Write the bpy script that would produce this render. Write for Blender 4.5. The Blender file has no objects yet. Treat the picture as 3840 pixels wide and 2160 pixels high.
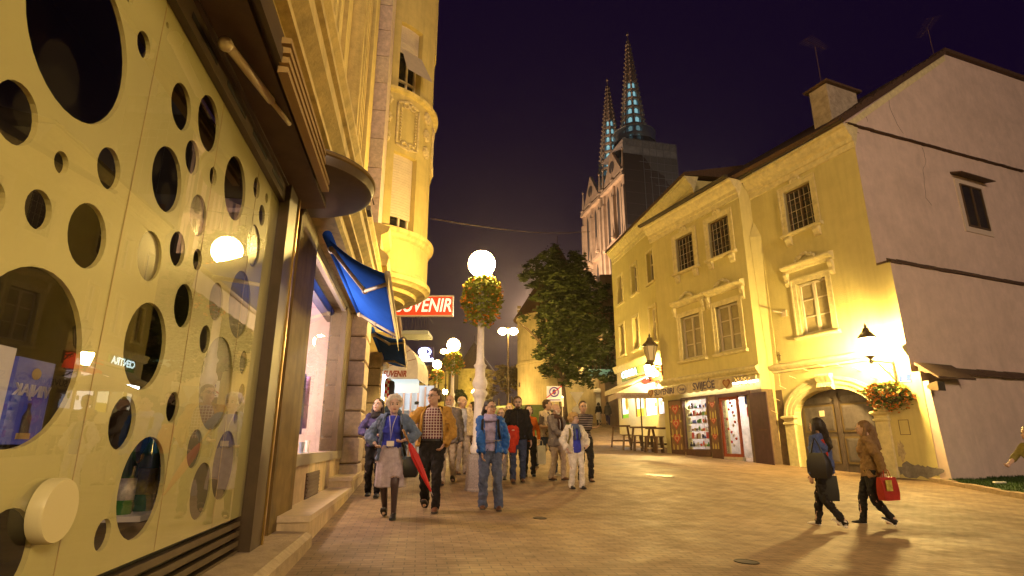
import bpy, bmesh, math, random
import numpy as np
from mathutils import Vector, Matrix, noise as mnoise
random.seed(7)
PI = math.pi
SC = bpy.context.scene
COL = SC.collection
# ---------------------------------------------------------------- camera constants
EYE = 1.0                                   # lens height; the paved ground is near z = 0
FPX, PITCH = 2100.0, math.atan(585 / 2100)
CP, SP = math.cos(PITCH), math.sin(PITCH)
KD = 3840 / 2576

def ray(u, v):
    a = (u - 1920) / FPX
    b = (1080 - v) / FPX
    Y = CP - b * SP
    return a / Y, (SP + b * CP) / Y

def d2(x, y):
    return x * KD, y * KD

def aty(u, v, Y):
    r, z = ray(u, v)
    return Vector((r * Y, Y, EYE + z * Y))

class Frame:
    """a vertical wall plane: x runs left to right along it, y into it, z up"""
    def __init__(s, ox, oy, dx, dy):
        l = math.hypot(dx, dy)
        s.ox, s.oy, s.ex, s.ey = ox, oy, dx / l, dy / l
        s.ang = math.atan2(dy, dx)
    def hit(s, u, v, y=0.0):
        r, z = ray(u, v)
        ox = s.ox - s.ey * y
        oy = s.oy + s.ex * y
        t = (r * oy - ox) / (s.ex - r * s.ey)
        return t, EYE + z * (oy + t * s.ey)
    def world(s, x, y, z=0.0):
        return Vector((s.ox + x * s.ex - y * s.ey, s.oy + x * s.ey + y * s.ex, z))
    def thing(s, name, label, cat, at=(0, 0, 0), group=None, kind=None):
        o = thing(name, label, cat, s.world(at[0], at[1], at[2]), s.ang, group, kind)
        OFF[o.name] = Vector(at)
        return o

OFF = {}

def thing(name, label, cat, loc=(0, 0, 0), rotz=0, group=None, kind=None):
    o = bpy.data.objects.new(name, None)
    COL.objects.link(o)
    o.empty_display_size = 0.2
    o.location = loc
    o.rotation_euler = (0, 0, rotz)
    tag(o, label, cat, group, kind)
    return o

def tag(o, label=None, cat=None, group=None, kind=None):
    if label: o['label'] = label
    if cat: o['category'] = cat
    if group: o['group'] = group
    if kind: o['kind'] = kind
    return o

def copy_tree(o, parent=None):
    c = o.copy()
    COL.objects.link(c)
    if parent: c.parent = parent
    for ch in list(o.children):
        copy_tree(ch, c)
    return c

# ---------------------------------------------------------------- materials
def new_mat(name):
    m = bpy.data.materials.new(name)
    m.use_nodes = True
    nt = m.node_tree
    b = nt.nodes.get('Principled BSDF')
    return m, nt, b

MC = {}

def mat(name, col=(.5, .5, .5), rough=.7, var=.0, vscale=6.0, bump=0.0, bscale=40.0, metal=0.0, spec=.4,
        emit=None, estr=0.0, streak=0.0, coat=0.0, dirt=None, dscale=1.5, damt=.0, trans=0.0):
    if name in MC: return MC[name]
    m, nt, b = new_mat(name)
    N, L = nt.nodes, nt.links
    b.inputs['Roughness'].default_value = rough
    b.inputs['Metallic'].default_value = metal
    b.inputs['Specular IOR Level'].default_value = spec
    if coat:
        b.inputs['Coat Weight'].default_value = coat
        b.inputs['Coat Roughness'].default_value = .08
    if trans:
        b.inputs['Transmission Weight'].default_value = trans
    b.inputs['Base Color'].default_value = (*col, 1)
    tc = None
    if var or bump or damt or streak:
        tc = N.new('ShaderNodeTexCoord')
    if var or damt or streak:
        nz = N.new('ShaderNodeTexNoise')
        nz.inputs['Scale'].default_value = vscale
        nz.inputs['Detail'].default_value = 6
        nz.inputs['Roughness'].default_value = .65
        L.new(tc.outputs['Object'], nz.inputs['Vector'])
        rp = N.new('ShaderNodeMapRange')
        rp.inputs['From Min'].default_value = .3
        rp.inputs['From Max'].default_value = .7
        rp.inputs['To Min'].default_value = 1 - var
        rp.inputs['To Max'].default_value = 1 + var * .6
        L.new(nz.outputs['Fac'], rp.inputs['Value'])
        mx = N.new('ShaderNodeMix')
        mx.data_type = 'RGBA'; mx.blend_type = 'MULTIPLY'
        mx.inputs['Factor'].default_value = 1
        mx.inputs['A'].default_value = (*col, 1)
        L.new(rp.outputs['Result'], mx.inputs['B'])
        out = mx.outputs['Result']
        if damt:
            n2 = N.new('ShaderNodeTexNoise')
            n2.inputs['Scale'].default_value = dscale
            n2.inputs['Detail'].default_value = 9
            n2.inputs['Roughness'].default_value = .7
            n2.inputs['Distortion'].default_value = .6
            L.new(tc.outputs['Object'], n2.inputs['Vector'])
            r2 = N.new('ShaderNodeMapRange')
            r2.inputs['From Min'].default_value = .5
            r2.inputs['From Max'].default_value = .78
            r2.inputs['To Max'].default_value = damt
            L.new(n2.outputs['Fac'], r2.inputs['Value'])
            m2 = N.new('ShaderNodeMix'); m2.data_type = 'RGBA'
            L.new(r2.outputs['Result'], m2.inputs['Factor'])
            L.new(out, m2.inputs['A'])
            dc = dirt or tuple(c * .45 for c in col)
            m2.inputs['B'].default_value = (*dc, 1)
            out = m2.outputs['Result']
        if streak:
            mp = N.new('ShaderNodeMapping')
            mp.inputs['Scale'].default_value = (4, 4, .35)
            L.new(tc.outputs['Object'], mp.inputs['Vector'])
            n3 = N.new('ShaderNodeTexNoise'); n3.inputs['Scale'].default_value = 1.6; n3.inputs['Detail'].default_value = 5
            L.new(mp.outputs['Vector'], n3.inputs['Vector'])
            r3 = N.new('ShaderNodeMapRange')
            r3.inputs['From Min'].default_value = .45; r3.inputs['From Max'].default_value = .75
            r3.inputs['To Min'].default_value = 1; r3.inputs['To Max'].default_value = 1 - streak
            L.new(n3.outputs['Fac'], r3.inputs['Value'])
            m3 = N.new('ShaderNodeMix'); m3.data_type = 'RGBA'; m3.blend_type = 'MULTIPLY'; m3.inputs['Factor'].default_value = 1
            L.new(out, m3.inputs['A']); L.new(r3.outputs['Result'], m3.inputs['B'])
            out = m3.outputs['Result']
        L.new(out, b.inputs['Base Color'])
    if bump:
        n4 = N.new('ShaderNodeTexNoise')
        n4.inputs['Scale'].default_value = bscale
        n4.inputs['Detail'].default_value = 5
        L.new(tc.outputs['Object'], n4.inputs['Vector'])
        bp = N.new('ShaderNodeBump')
        bp.inputs['Strength'].default_value = bump
        bp.inputs['Distance'].default_value = .02
        L.new(n4.outputs['Fac'], bp.inputs['Height'])
        L.new(bp.outputs['Normal'], b.inputs['Normal'])
    if emit:
        b.inputs['Emission Color'].default_value = (*emit, 1)
        b.inputs['Emission Strength'].default_value = estr
    MC[name] = m
    return m

def glass(name, tint=(1, 1, 1), refl=1.0, rough=.0, ior=1.5):
    """a thin pane: see-through, with the reflection growing at grazing angles"""
    if name in MC: return MC[name]
    m, nt, b = new_mat(name)
    N, L = nt.nodes, nt.links
    N.remove(b)
    out = N.get('Material Output')
    tr = N.new('ShaderNodeBsdfTransparent'); tr.inputs['Color'].default_value = (*tint, 1)
    gl = N.new('ShaderNodeBsdfGlossy'); gl.inputs['Roughness'].default_value = rough
    ge = N.new('ShaderNodeNewGeometry'); dt = N.new('ShaderNodeVectorMath'); dt.operation = 'DOT_PRODUCT'
    L.new(ge.outputs['Incoming'], dt.inputs[0]); L.new(ge.outputs['Normal'], dt.inputs[1])
    def mth(op, a, b_=None):
        q = N.new('ShaderNodeMath'); q.operation = op
        for i, v in enumerate((a, b_)):
            if v is None: continue
            if isinstance(v, (int, float)): q.inputs[i].default_value = v
            else: L.new(v, q.inputs[i])
        return q.outputs[0]
    k = mth('POWER', mth('SUBTRACT', 1.0, mth('ABSOLUTE', dt.outputs['Value'])), 5.0)      # Schlick
    mu = mth('MULTIPLY', mth('MULTIPLY_ADD', k, .96), refl); mu.node.use_clamp = True
    mu.node.inputs[0].links[0].from_node.inputs[2].default_value = .04
    mx = N.new('ShaderNodeMixShader')
    L.new(mu, mx.inputs['Fac'])
    L.new(tr.outputs['BSDF'], mx.inputs[1]); L.new(gl.outputs['BSDF'], mx.inputs[2])
    L.new(mx.outputs['Shader'], out.inputs['Surface'])
    MC[name] = m
    return m

def emis(name, col, s):
    return mat(name, col, .5, emit=col, estr=s)

# ---------------------------------------------------------------- mesh builder
class MB:
    def __init__(s):
        s.v, s.f, s.m = [], [], []
    def add(s, vs, fs, m=0):
        o = len(s.v)
        s.v += [tuple(p) for p in vs]
        for f in fs:
            s.f.append(tuple(o + i for i in f)); s.m.append(m)
        return s
    def box(s, x0, x1, y0, y1, z0, z1, m=0):
        vs = [(x0, y0, z0), (x1, y0, z0), (x1, y1, z0), (x0, y1, z0), (x0, y0, z1), (x1, y0, z1), (x1, y1, z1), (x0, y1, z1)]
        return s.add(vs, [(0, 3, 2, 1), (4, 5, 6, 7), (0, 1, 5, 4), (1, 2, 6, 5), (2, 3, 7, 6), (3, 0, 4, 7)], m)
    def quad(s, a, b, c, d, m=0):
        return s.add([a, b, c, d], [(0, 1, 2, 3)], m)
    def loft(s, rings, m=0, caps=True, closed=True):
        n = len(rings[0]); vs = []; fs = []
        for r in rings: vs += list(r)
        for i in range(len(rings) - 1):
            for j in range(n if closed else n - 1):
                k = (j + 1) % n
                fs.append((i * n + j, i * n + k, (i + 1) * n + k, (i + 1) * n + j))
        if caps and closed:
            fs.append(tuple(reversed(range(n))))
            fs.append(tuple((len(rings) - 1) * n + j for j in range(n)))
        return s.add(vs, fs, m)
    def prism(s, poly, y0, y1, m=0):
        """polygon in x,z pushed along y"""
        return s.loft([[(x, y0, z) for x, z in poly], [(x, y1, z) for x, z in poly]], m)
    def mould(s, prof, x0, x1, m=0):
        """profile in y,z run along x"""
        return s.loft([[(x0, y, z) for y, z in prof], [(x1, y, z) for y, z in prof]], m)
    def lathe(s, prof, n=16, c=(0, 0, 0), m=0, sx=1, sy=1, a0=0, a1=2 * PI):
        full = abs(a1 - a0 - 2 * PI) < 1e-6
        k = n if full else n + 1
        rings = [[(c[0] + r * sx * math.cos(a0 + (a1 - a0) * j / n), c[1] + r * sy * math.sin(a0 + (a1 - a0) * j / n), c[2] + z) for j in range(k)] for r, z in prof]
        return s.loft(rings, m, caps=full, closed=full)
    def tube(s, pts, r, n=8, m=0, caps=True):
        pts = [Vector(p) for p in pts]
        rs = r if isinstance(r, list) else [r] * len(pts)
        rings = []; up = None
        for i, p in enumerate(pts):
            t = (pts[min(i + 1, len(pts) - 1)] - pts[max(i - 1, 0)])
            t = t.normalized() if t.length > 1e-9 else Vector((0, 0, 1))
            if up is None:
                up = Vector((0, 0, 1)) if abs(t.z) < .9 else Vector((1, 0, 0))
            a = t.cross(up)
            a = a.normalized() if a.length > 1e-6 else t.orthogonal().normalized()
            b = a.cross(t).normalized()
            up = b
            rr = rs[i]
            ra, rb = rr if isinstance(rr, (tuple, list)) else (rr, rr)
            rings.append([tuple(p + a * (ra * math.cos(2 * PI * j / n)) + b * (rb * math.sin(2 * PI * j / n))) for j in range(n)])
        return s.loft(rings, m, caps)
    def sphere(s, c, r, nu=12, nv=8, m=0, rot=None):
        r3 = r if isinstance(r, (tuple, list)) else (r, r, r)
        vs = []; fs = []
        def put(x, y, z):
            p = Vector((x * r3[0], y * r3[1], z * r3[2]))
            if rot is not None: p = rot @ p
            vs.append((c[0] + p.x, c[1] + p.y, c[2] + p.z))
        put(0, 0, -1)
        for i in range(1, nv):
            th = PI * i / nv
            for j in range(nu):
                put(math.sin(th) * math.cos(2 * PI * j / nu), math.sin(th) * math.sin(2 * PI * j / nu), -math.cos(th))
        put(0, 0, 1)
        for j in range(nu):
            fs.append((0, 1 + (j + 1) % nu, 1 + j))
            fs.append((len(vs) - 1, 1 + (nv - 2) * nu + j, 1 + (nv - 2) * nu + (j + 1) % nu))
        for i in range(nv - 2):
            for j in range(nu):
                k = (j + 1) % nu
                fs.append((1 + i * nu + j, 1 + i * nu + k, 1 + (i + 1) * nu + k, 1 + (i + 1) * nu + j))
        return s.add(vs, fs, m)
    def mesh(s, name, mats=(), smooth=False, recalc=True, off=None):
        me = bpy.data.meshes.new(name)
        vs = s.v if off is None else [(x - off[0], y - off[1], z - off[2]) for x, y, z in s.v]
        me.from_pydata(vs, [], s.f)
        for mm in (mats if isinstance(mats, (list, tuple)) else [mats]): me.materials.append(mm)
        me.polygons.foreach_set('material_index', s.m)
        if smooth is True:
            me.polygons.foreach_set('use_smooth', [True] * len(s.f))
        if recalc:
            bm = bmesh.new(); bm.from_mesh(me)
            bmesh.ops.recalc_face_normals(bm, faces=bm.faces)
            bm.to_mesh(me); bm.free()
        me.update()
        return me
    def build(s, name, mats, parent=None, smooth=False, recalc=True, loc=None):
        off = None
        if parent is not None:
            r = parent
            while r.parent is not None: r = r.parent
            off = OFF.get(r.name)
        me = s.mesh(name, mats, smooth, recalc, off)
        o = bpy.data.objects.new(name, me)
        COL.objects.link(o)
        if parent is not None: o.parent = parent
        if loc is not None: o.location = loc
        if smooth == 'auto':
            me.polygons.foreach_set('use_smooth', [True] * len(me.polygons))
            me.set_sharp_from_angle(angle=math.radians(38))
        return o

def text_mb(txt, size, T, m=0, depth=.004, bold=0.0, sx=1.0, shear=0.0, spacing=1.0, res=3):
    """lettering as a thin mesh; T maps (x, up, out) to the wanted coordinates"""
    cu = bpy.data.curves.new('lettering', 'FONT')
    cu.body = txt; cu.size = size; cu.extrude = depth; cu.offset = bold; cu.resolution_u = res
    cu.align_x = 'CENTER'; cu.align_y = 'CENTER'; cu.shear = shear; cu.space_character = spacing
    o = bpy.data.objects.new('lettering', cu)
    me = o.to_mesh()
    mb = MB()
    mb.add([T(p.co.x * sx, p.co.y, p.co.z) for p in me.vertices], [tuple(p.vertices) for p in me.polygons], m)
    o.to_mesh_clear()
    bpy.data.objects.remove(o); bpy.data.curves.remove(cu)
    return mb

def wall_T(cx, y, cz, mirror=False):
    q = -1 if mirror else 1
    return lambda x, up, out: (cx + q * x, y - out, cz + up)

def holed_panel(name, outline, holes, y0, y1, material, parent, seg=28):
    """flat panel in x,z between y0 and y1 with holes: (cx, cz, r) circles or lists of points"""
    cu = bpy.data.curves.new('panel', 'CURVE')
    cu.dimensions = '2D'; cu.fill_mode = 'BOTH'
    def poly(pts):
        sp = cu.splines.new('POLY'); sp.points.add(len(pts) - 1)
        for i, (x, z) in enumerate(pts): sp.points[i].co = (x, z, 0, 1)
        sp.use_cyclic_u = True
    poly(outline)
    for h in holes:
        if isinstance(h, tuple):
            n = max(14, int(seg * min(2, .6 + h[2] * 2)))
            poly([(h[0] + h[2] * math.cos(2 * PI * k / n), h[1] + h[2] * math.sin(2 * PI * k / n)) for k in range(n)])
        else:
            poly(h)
    cu.extrude = abs(y1 - y0) / 2
    o = bpy.data.objects.new('panel', cu)
    me = o.to_mesh()
    mb = MB(); ym = (y0 + y1) / 2
    mb.add([(p.co.x, ym - p.co.z, p.co.y) for p in me.vertices], [tuple(p.vertices) for p in me.polygons])
    o.to_mesh_clear(); bpy.data.objects.remove(o); bpy.data.curves.remove(cu)
    return mb.build(name, material, parent)

# ---------------------------------------------------------------- ground
GP = [(-2.06, 6.04, -1.0), (-1.5, 6.0, -1.02), (-2.93, 11.2, -.80), (-.68, 12, -.95), (-.36, 9.5, -.98), (1.35, 12.3, -.87), (-1.2, 13.3, -.74), (.1, 12.7, -.81), (.9, 13.5, -.73), (1.6, 13.2, -.80), (-1, 15.3, -.62), (-1.2, 8.8, -.95), (-1.73, 8.1, -.95),
      (5.3, 9.2, -1.25), (12.33, 17, -1.04), (10.75, 20.7, -.86), (9.6, 21.8, -.72), (7.3, 27, -.42), (6.4, 33, .05), (6.2, 42, 1.3),
      (-2.77, 26.3, -.34), (-5.4, 40.6, .69), (-10, 70, 2.3), (4, 24, -.45), (8, 70, 2.9), (0, 70, 2.6), (-30, 60, 1.6), (40, 60, 1.6), (0, 110, 3.6), (-50, 110, 3.4), (60, 110, 3.6),
      (0, 4, -1.05), (-1.4, 0, -1.15), (-2, -8, -1.3), (8, 0, -1.45), (3, 5, -1.15), (16, 6, -1.45), (18, 14, -1.25), (6, -12, -1.6), (25, 0, -1.6), (25, 20, -1.1), (-14, 14, -.7), (-10, 0, -1.2)]
def _tps():
    P = np.array([(a / 10, b / 10) for a, b, c in GP]); zc = np.array([c for a, b, c in GP])
    n = len(P)
    d = np.linalg.norm(P[:, None] - P[None], axis=2)
    K = np.where(d > 0, d * d * np.log(np.maximum(d, 1e-9)), 0) + .02 * np.eye(n)
    A = np.zeros((n + 3, n + 3)); A[:n, :n] = K; A[:n, n] = 1; A[:n, n + 1:] = P; A[n, :n] = 1; A[n + 1:, :n] = P.T
    w = np.linalg.solve(A, np.concatenate([zc, [0, 0, 0]]))
    return P, w
_TP, _TW = _tps()
def gz(x, y):
    """height of the paved ground (world z)"""
    x = max(-50, min(60, x)); y = max(-12, min(110, y))
    d = np.hypot(_TP[:, 0] - x / 10, _TP[:, 1] - y / 10)
    k = np.where(d > 0, d * d * np.log(np.maximum(d, 1e-9)), 0)
    n = len(_TP)
    return float(k @ _TW[:n] + _TW[n] + _TW[n + 1] * x / 10 + _TW[n + 2] * y / 10) + EYE

def on_ground(u, v):
    r, z = ray(u, v)
    lo, hi = 2.0, 100.0
    prev = None
    Y = 2.0
    while Y < 110:
        dlt = EYE + z * Y - gz(r * Y, Y)
        if dlt < 0: 
            lo, hi = Y - .5, Y
            for _ in range(20):
                md = (lo + hi) / 2
                if EYE + z * md - gz(r * md, md) < 0: hi = md
                else: lo = md
            return Vector((r * hi, hi, gz(r * hi, hi)))
        Y += .5
    return Vector((r * 40, 40, gz(r * 40, 40)))
# ================================================================ PEOPLE
def bm_eval(mb, voxel, smooth_it=4, name='tmp'):
    me = mb.mesh(name)
    o = bpy.data.objects.new(name, me); COL.objects.link(o)
    r = o.modifiers.new('r', 'REMESH'); r.mode = 'VOXEL'; r.voxel_size = voxel
    if smooth_it:
        s = o.modifiers.new('s', 'SMOOTH'); s.factor = .5; s.iterations = smooth_it
    dg = bpy.context.evaluated_depsgraph_get()
    m2 = bpy.data.meshes.new_from_object(o.evaluated_get(dg))
    bpy.data.objects.remove(o); bpy.data.meshes.remove(me)
    return m2

def finish(me, name, mats, parent, disp=0.0, freq=9.0, seed=0, cut=None, stretch=(1, 1, .5), extra=None):
    """cloth folds by noise along the normal, optional cut-outs, then link as a child"""
    bm = bmesh.new(); bm.from_mesh(me)
    if disp:
        bm.normal_update()
        off = Vector((seed * 3.1, seed * 1.7, seed * .9))
        for v in bm.verts:
            p = Vector((v.co.x * stretch[0], v.co.y * stretch[1], v.co.z * stretch[2])) * freq + off
            n = mnoise.noise(p) + .55 * mnoise.noise(p * 2.3) + .3 * mnoise.noise(p * 5.1)
            v.co += v.normal * (disp * n)
    if cut:
        dead = [f for f in bm.faces if cut(f.calc_center_median())]
        bmesh.ops.delete(bm, geom=dead, context='FACES')
    for f in bm.faces: f.smooth = True
    bm.to_mesh(me); bm.free()
    me.materials.clear()
    for m in mats: me.materials.append(m)
    if extra:                                    # islands such as eyes, appended with their own material slot
        bm = bmesh.new(); bm.from_mesh(me)
        for emb, idx in extra:
            tmp = emb.mesh('x')
            n0 = len(bm.faces); bm.from_mesh(tmp); bm.faces.ensure_lookup_table()
            for f in bm.faces[n0:]: f.material_index = idx; f.smooth = True
            bpy.data.meshes.remove(tmp)
        bm.to_mesh(me); bm.free()
    me.name = name
    o = bpy.data.objects.new(name, me); COL.objects.link(o); o.parent = parent
    return o

def ik(a, b, l1, l2, hint):
    d = b - a; L = max(1e-4, min(d.length, (l1 + l2) * .999)); u = d.normalized()
    x = (l1 * l1 - l2 * l2 + L * L) / (2 * L)
    h = math.sqrt(max(0, l1 * l1 - x * x))
    hv = Vector(hint); hv -= u * hv.dot(u)
    hv = hv.normalized() if hv.length > 1e-5 else u.orthogonal()
    return a + u * x + hv * h, a + u * L

def curve3(a, b, c, n=5, k=.35):
    """limb centre line a-b-c rounded at b"""
    out = []
    for i in range(n):
        out.append(a.lerp(b, i / n * (1 - k * .5)))
    p0, p1 = a.lerp(b, 1 - k * .5), b.lerp(c, k * .5)
    for i in range(4):
        t = i / 4; out.append((p0.lerp(b, t)).lerp(b.lerp(p1, t), t))
    for i in range(n + 1):
        out.append(p1.lerp(c, i / n))
    return out

def lerpn(a, b, c, n):
    return [(a + (b - a) * (i / (n - 1) * 2) if i / (n - 1) < .5 else b + (c - b) * (i / (n - 1) * 2 - 1)) for i in range(n)]

SKIN = lambda c: mat('skin_%d_%d' % (c[0] * 100, c[1] * 100), c, .55, var=.12, vscale=30, spec=.35)
CL = {}
def cloth(name, col, rough=.85, var=.3, kind=None):
    k = 'cloth_' + name
    if k in MC: return MC[k]
    m = mat(k, col, rough, var=var, vscale=14, bump=.25, bscale=160, spec=.2)
    if kind == 'check':
        N, L = m.node_tree.nodes, m.node_tree.links
        b = N['Principled BSDF']; tc = N.new('ShaderNodeTexCoord')
        acc = None
        for ax in ('X', 'Z'):
            w = N.new('ShaderNodeTexWave'); w.wave_type = 'BANDS'; w.bands_direction = ax
            w.inputs['Scale'].default_value = 7.5; w.inputs['Distortion'].default_value = .3
            L.new(tc.outputs['Object'], w.inputs['Vector'])
            r = N.new('ShaderNodeMath'); r.operation = 'GREATER_THAN'; r.inputs[1].default_value = .84
            L.new(w.outputs['Fac'], r.inputs[0])
            if acc is None: acc = r
            else:
                a = N.new('ShaderNodeMath'); a.operation = 'MAXIMUM'
                L.new(acc.outputs[0], a.inputs[0]); L.new(r.outputs[0], a.inputs[1]); acc = a
        mx = N.new('ShaderNodeMix'); mx.data_type = 'RGBA'
        mx.inputs['A'].default_value = (*col, 1); mx.inputs['B'].default_value = (.5, .42, .38, 1)
        L.new(acc.outputs[0], mx.inputs['Factor']); L.new(mx.outputs['Result'], b.inputs['Base Color'])
    if kind == 'stripe':
        N, L = m.node_tree.nodes, m.node_tree.links
        b = N['Principled BSDF']; tc = N.new('ShaderNodeTexCoord')
        w = N.new('ShaderNodeTexWave'); w.bands_direction = 'Z'; w.inputs['Scale'].default_value = 6
        L.new(tc.outputs['Object'], w.inputs['Vector'])
        r = N.new('ShaderNodeMath'); r.operation = 'GREATER_THAN'; r.inputs[1].default_value = .8
        L.new(w.outputs['Fac'], r.inputs[0])
        mx = N.new('ShaderNodeMix'); mx.data_type = 'RGBA'
        mx.inputs['A'].default_value = (*col, 1); mx.inputs['B'].default_value = (.25, .2, .2, 1)
        L.new(r.outputs[0], mx.inputs['Factor']); L.new(mx.outputs['Result'], b.inputs['Base Color'])
    return m

def person(label, u, vfoot, vtop, yaw=0, H=None, Y=None, sex='m', build=1.0, feet=((-.055, .06, 0), (.055, -.1, 0)), hands=None, elbow=None,
           head=(0, 0, 0), lean=0.0, skin=(.55, .36, .27), hair=None, top=None, jacket=None, legs=None, skirt=None, shoes=None, glasses=False,
           scarf=None, beard=None, vox=.012, extras=None, straps=None, group=None, jopen=None, stock=None, collar=True):
    """a standing or walking figure built in its own frame, front towards -Y; lengths are shares of the height"""
    if Y is None: g = on_ground(u, vfoot)
    else:
        r, z = ray(u, vfoot); g = Vector((r * Y, Y, gz(r * Y, Y)))
    if H is None:
        H = ray(u, vtop)[1] * g.y + EYE - g.z
        H = max(1.5, min(1.92, H))
    root = thing('person', label, 'person', g, math.radians(yaw), group)
    B = build; fem = sex == 'f'
    V = lambda x, y, z: Vector((x * H, y * H, z * H))
    ln = math.tan(math.radians(lean))
    def LV(x, y, z):                       # leaned trunk point: forward is -y
        return V(x, y - ln * max(0, z - .5), z)
    hipz = .52 - .012 * (abs(feet[0][1] - feet[1][1]) > .15)
    # joints
    hip = [V(sx * .05, 0, hipz) for sx in (-1, 1)]
    ank = [V(f[0], f[1], .045 + f[2]) for f in feet]
    knee = []
    for i in range(2):
        k, a = ik(hip[i], ank[i], .245 * H, .245 * H, (feet[i][0] * .6, -1, 0))
        knee.append(k); ank[i] = a
    shw = (.086 if fem else .1) * (B ** .5)
    sh = [LV(sx * shw, .0, .8) for sx in (-1, 1)]
    hands = hands or ((-.15, -.03, .47), (.15, .02, .47))
    elbow = elbow or ((-.5, 1, -.2), (.5, 1, -.2))
    el, wr = [], []
    for i in range(2):
        e, w = ik(sh[i], LV(*hands[i]), .178 * H, .15 * H, elbow[i])
        el.append(e); wr.append(w)
    nk = LV(0, .012, .835); hd = LV(0, -.012, .925)
    Rh = Matrix.Rotation(math.radians(head[0]), 3, 'Z') @ Matrix.Rotation(math.radians(head[1]), 3, 'X') @ Matrix.Rotation(math.radians(head[2]), 3, 'Y')
    def HP(x, y, z): return hd + Rh @ V(x * 1.1, y * 1.1, z * 1.1)
    # ---------- body (one continuous skin)
    b = MB()
    b.sphere(HP(0, .008, .018), (0.0490 * H, 0.0627 * H, 0.0550 * H), 18, 12, rot=Rh)          # skull
    b.sphere(HP(0, -.010, -.018), (0.0413 * H, 0.0462 * H, 0.0550 * H), 16, 10, rot=Rh)       # face
    b.sphere(HP(0, -.026, -.047), (.021 * H, .02 * H, .016 * H), 10, 8, rot=Rh)         # chin
    b.tube([HP(0, -.050, .008), HP(0, -.0605, -.014)], [.0055 * H, .009 * H], 8)        # nose
    b.sphere(HP(0, -.0585, -.0155), (.0095 * H, .008 * H, .006 * H), 8, 6, rot=Rh)
    b.sphere(HP(0, -.047, .016), (.03 * H, .009 * H, .006 * H), 8, 6, rot=Rh)           # brow
    for sx in (-1, 1):
        b.sphere(HP(sx * .024, -.038, -.014), (.012 * H, .012 * H, .012 * H), 8, 6)     # cheek
        b.sphere(HP(sx * .0445, .006, -.004), (.006 * H, .013 * H, .019 * H), 8, 8, rot=Rh)   # ear
    b.tube([LV(0, .016, .79), nk, HP(0, .012, -.03)], [.04 * H, .032 * H, .031 * H], 12)
    tor = [(.51, .078, .055), (.56, .085, .06), (.62, .072, .052), (.70, .085, .058), (.76, .092, .056), (.80, .085, .045), (.825, .05, .036)]
    b.loft([[tuple(LV(rx * B * .86 * math.cos(2 * PI * j / 16), ry * B * .86 * math.sin(2 * PI * j / 16), z)) for j in range(16)] for z, rx, ry in tor])
    for i in range(2):
        sx = (-1, 1)[i]
        b.tube(curve3(sh[i], el[i], wr[i]), lerpn(.028 * H, .024 * H, .0165 * H, 15), 8)
        d = (wr[i] - el[i]).normalized()
        # hand: palm, four curled fingers, thumb leaving the side of the palm
        side = Vector((0, -1, 0)); side = (side - d * side.dot(d)).normalized()          # thumb side (forward)
        pn = d.cross(side).normalized() * (1 if i == 0 else -1)                           # palm faces inwards
        pw = wr[i] + d * .028 * H
        Rp = Matrix((side, pn, d)).transposed()
        b.sphere(pw, (.0235 * H, .0115 * H, .03 * H), 10, 8, rot=Rp)
        for k in range(4):
            q = wr[i] + d * .046 * H + side * (.016 - .0105 * k) * H
            lf = (.036, .041, .038, .03)[k] * H
            a1 = q + d * lf * .5 - pn * lf * .12
            a2 = a1 + d * lf * .38 - pn * lf * .32
            a3 = a2 + d * lf * .12 - pn * lf * .3
            b.tube([q - d * .012 * H, q, a1, a2, a3], [.0062 * H, .006 * H, .0055 * H, .005 * H, .004 * H], 6)
        t0 = wr[i] + d * .018 * H + side * .016 * H
        b.tube([t0, t0 + side * .016 * H + d * .012 * H, t0 + side * .019 * H + d * .032 * H - pn * .006 * H], [.0085 * H, .0072 * H, .005 * H], 6)
        lg = lerpn(.05 * H * B, .033 * H, .02 * H, 15)
        b.tube(curve3(hip[i], knee[i], ank[i]), lg, 10)
        f0 = ank[i]
        b.tube([f0, f0 + V(0, -.02, -.022), f0 + V(0, -.075, -.03)], [.018 * H, .02 * H, .013 * H], 8)
    eyes = MB(); dark = MB(); lip = MB()
    for sx in (-1, 1):
        eyes.sphere(HP(sx * .0175, -.0475, .0045), (.0105 * H, .0045 * H, .0058 * H), 8, 6, rot=Rh)
        dark.sphere(HP(sx * .0175, -.0512, .0045), (.0062 * H, .003 * H, .006 * H), 8, 6, rot=Rh)
        dark.tube([HP(sx * .008, -.0565, .0155), HP(sx * .018, -.0545, .019), HP(sx * .029, -.046, .0155)], [.0014 * H, .0021 * H, .0012 * H], 5)
    lip.sphere(HP(0, -.0515, -.0335), (.0165 * H, .005 * H, .0042 * H), 10, 6, rot=Rh)
    lip.sphere(HP(0, -.0500, -.0385), (.012 * H, .0045 * H, .0034 * H), 10, 6, rot=Rh)
    sk = SKIN(skin)
    me = bm_eval(b, vox * .72, 2)
    finish(me, 'body', [sk, mat('eye_white', (.7, .66, .6), .3), mat('eye_dark', (.02, .012, .01), .25),
                        mat('lips_%d' % fem, (.36, .13, .11) if fem else (.38, .19, .15), .5)], root, extra=[(eyes, 1), (dark, 2), (lip, 3)])
    if stock:                                # stockings
        s = MB()
        for i in range(2):
            s.tube(curve3(hip[i].lerp(knee[i], .4), knee[i], ank[i]), lerpn(.04 * H, .037 * H, .023 * H, 15), 10)
        finish(bm_eval(s, vox), 'stockings', [stock], root)
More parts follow.
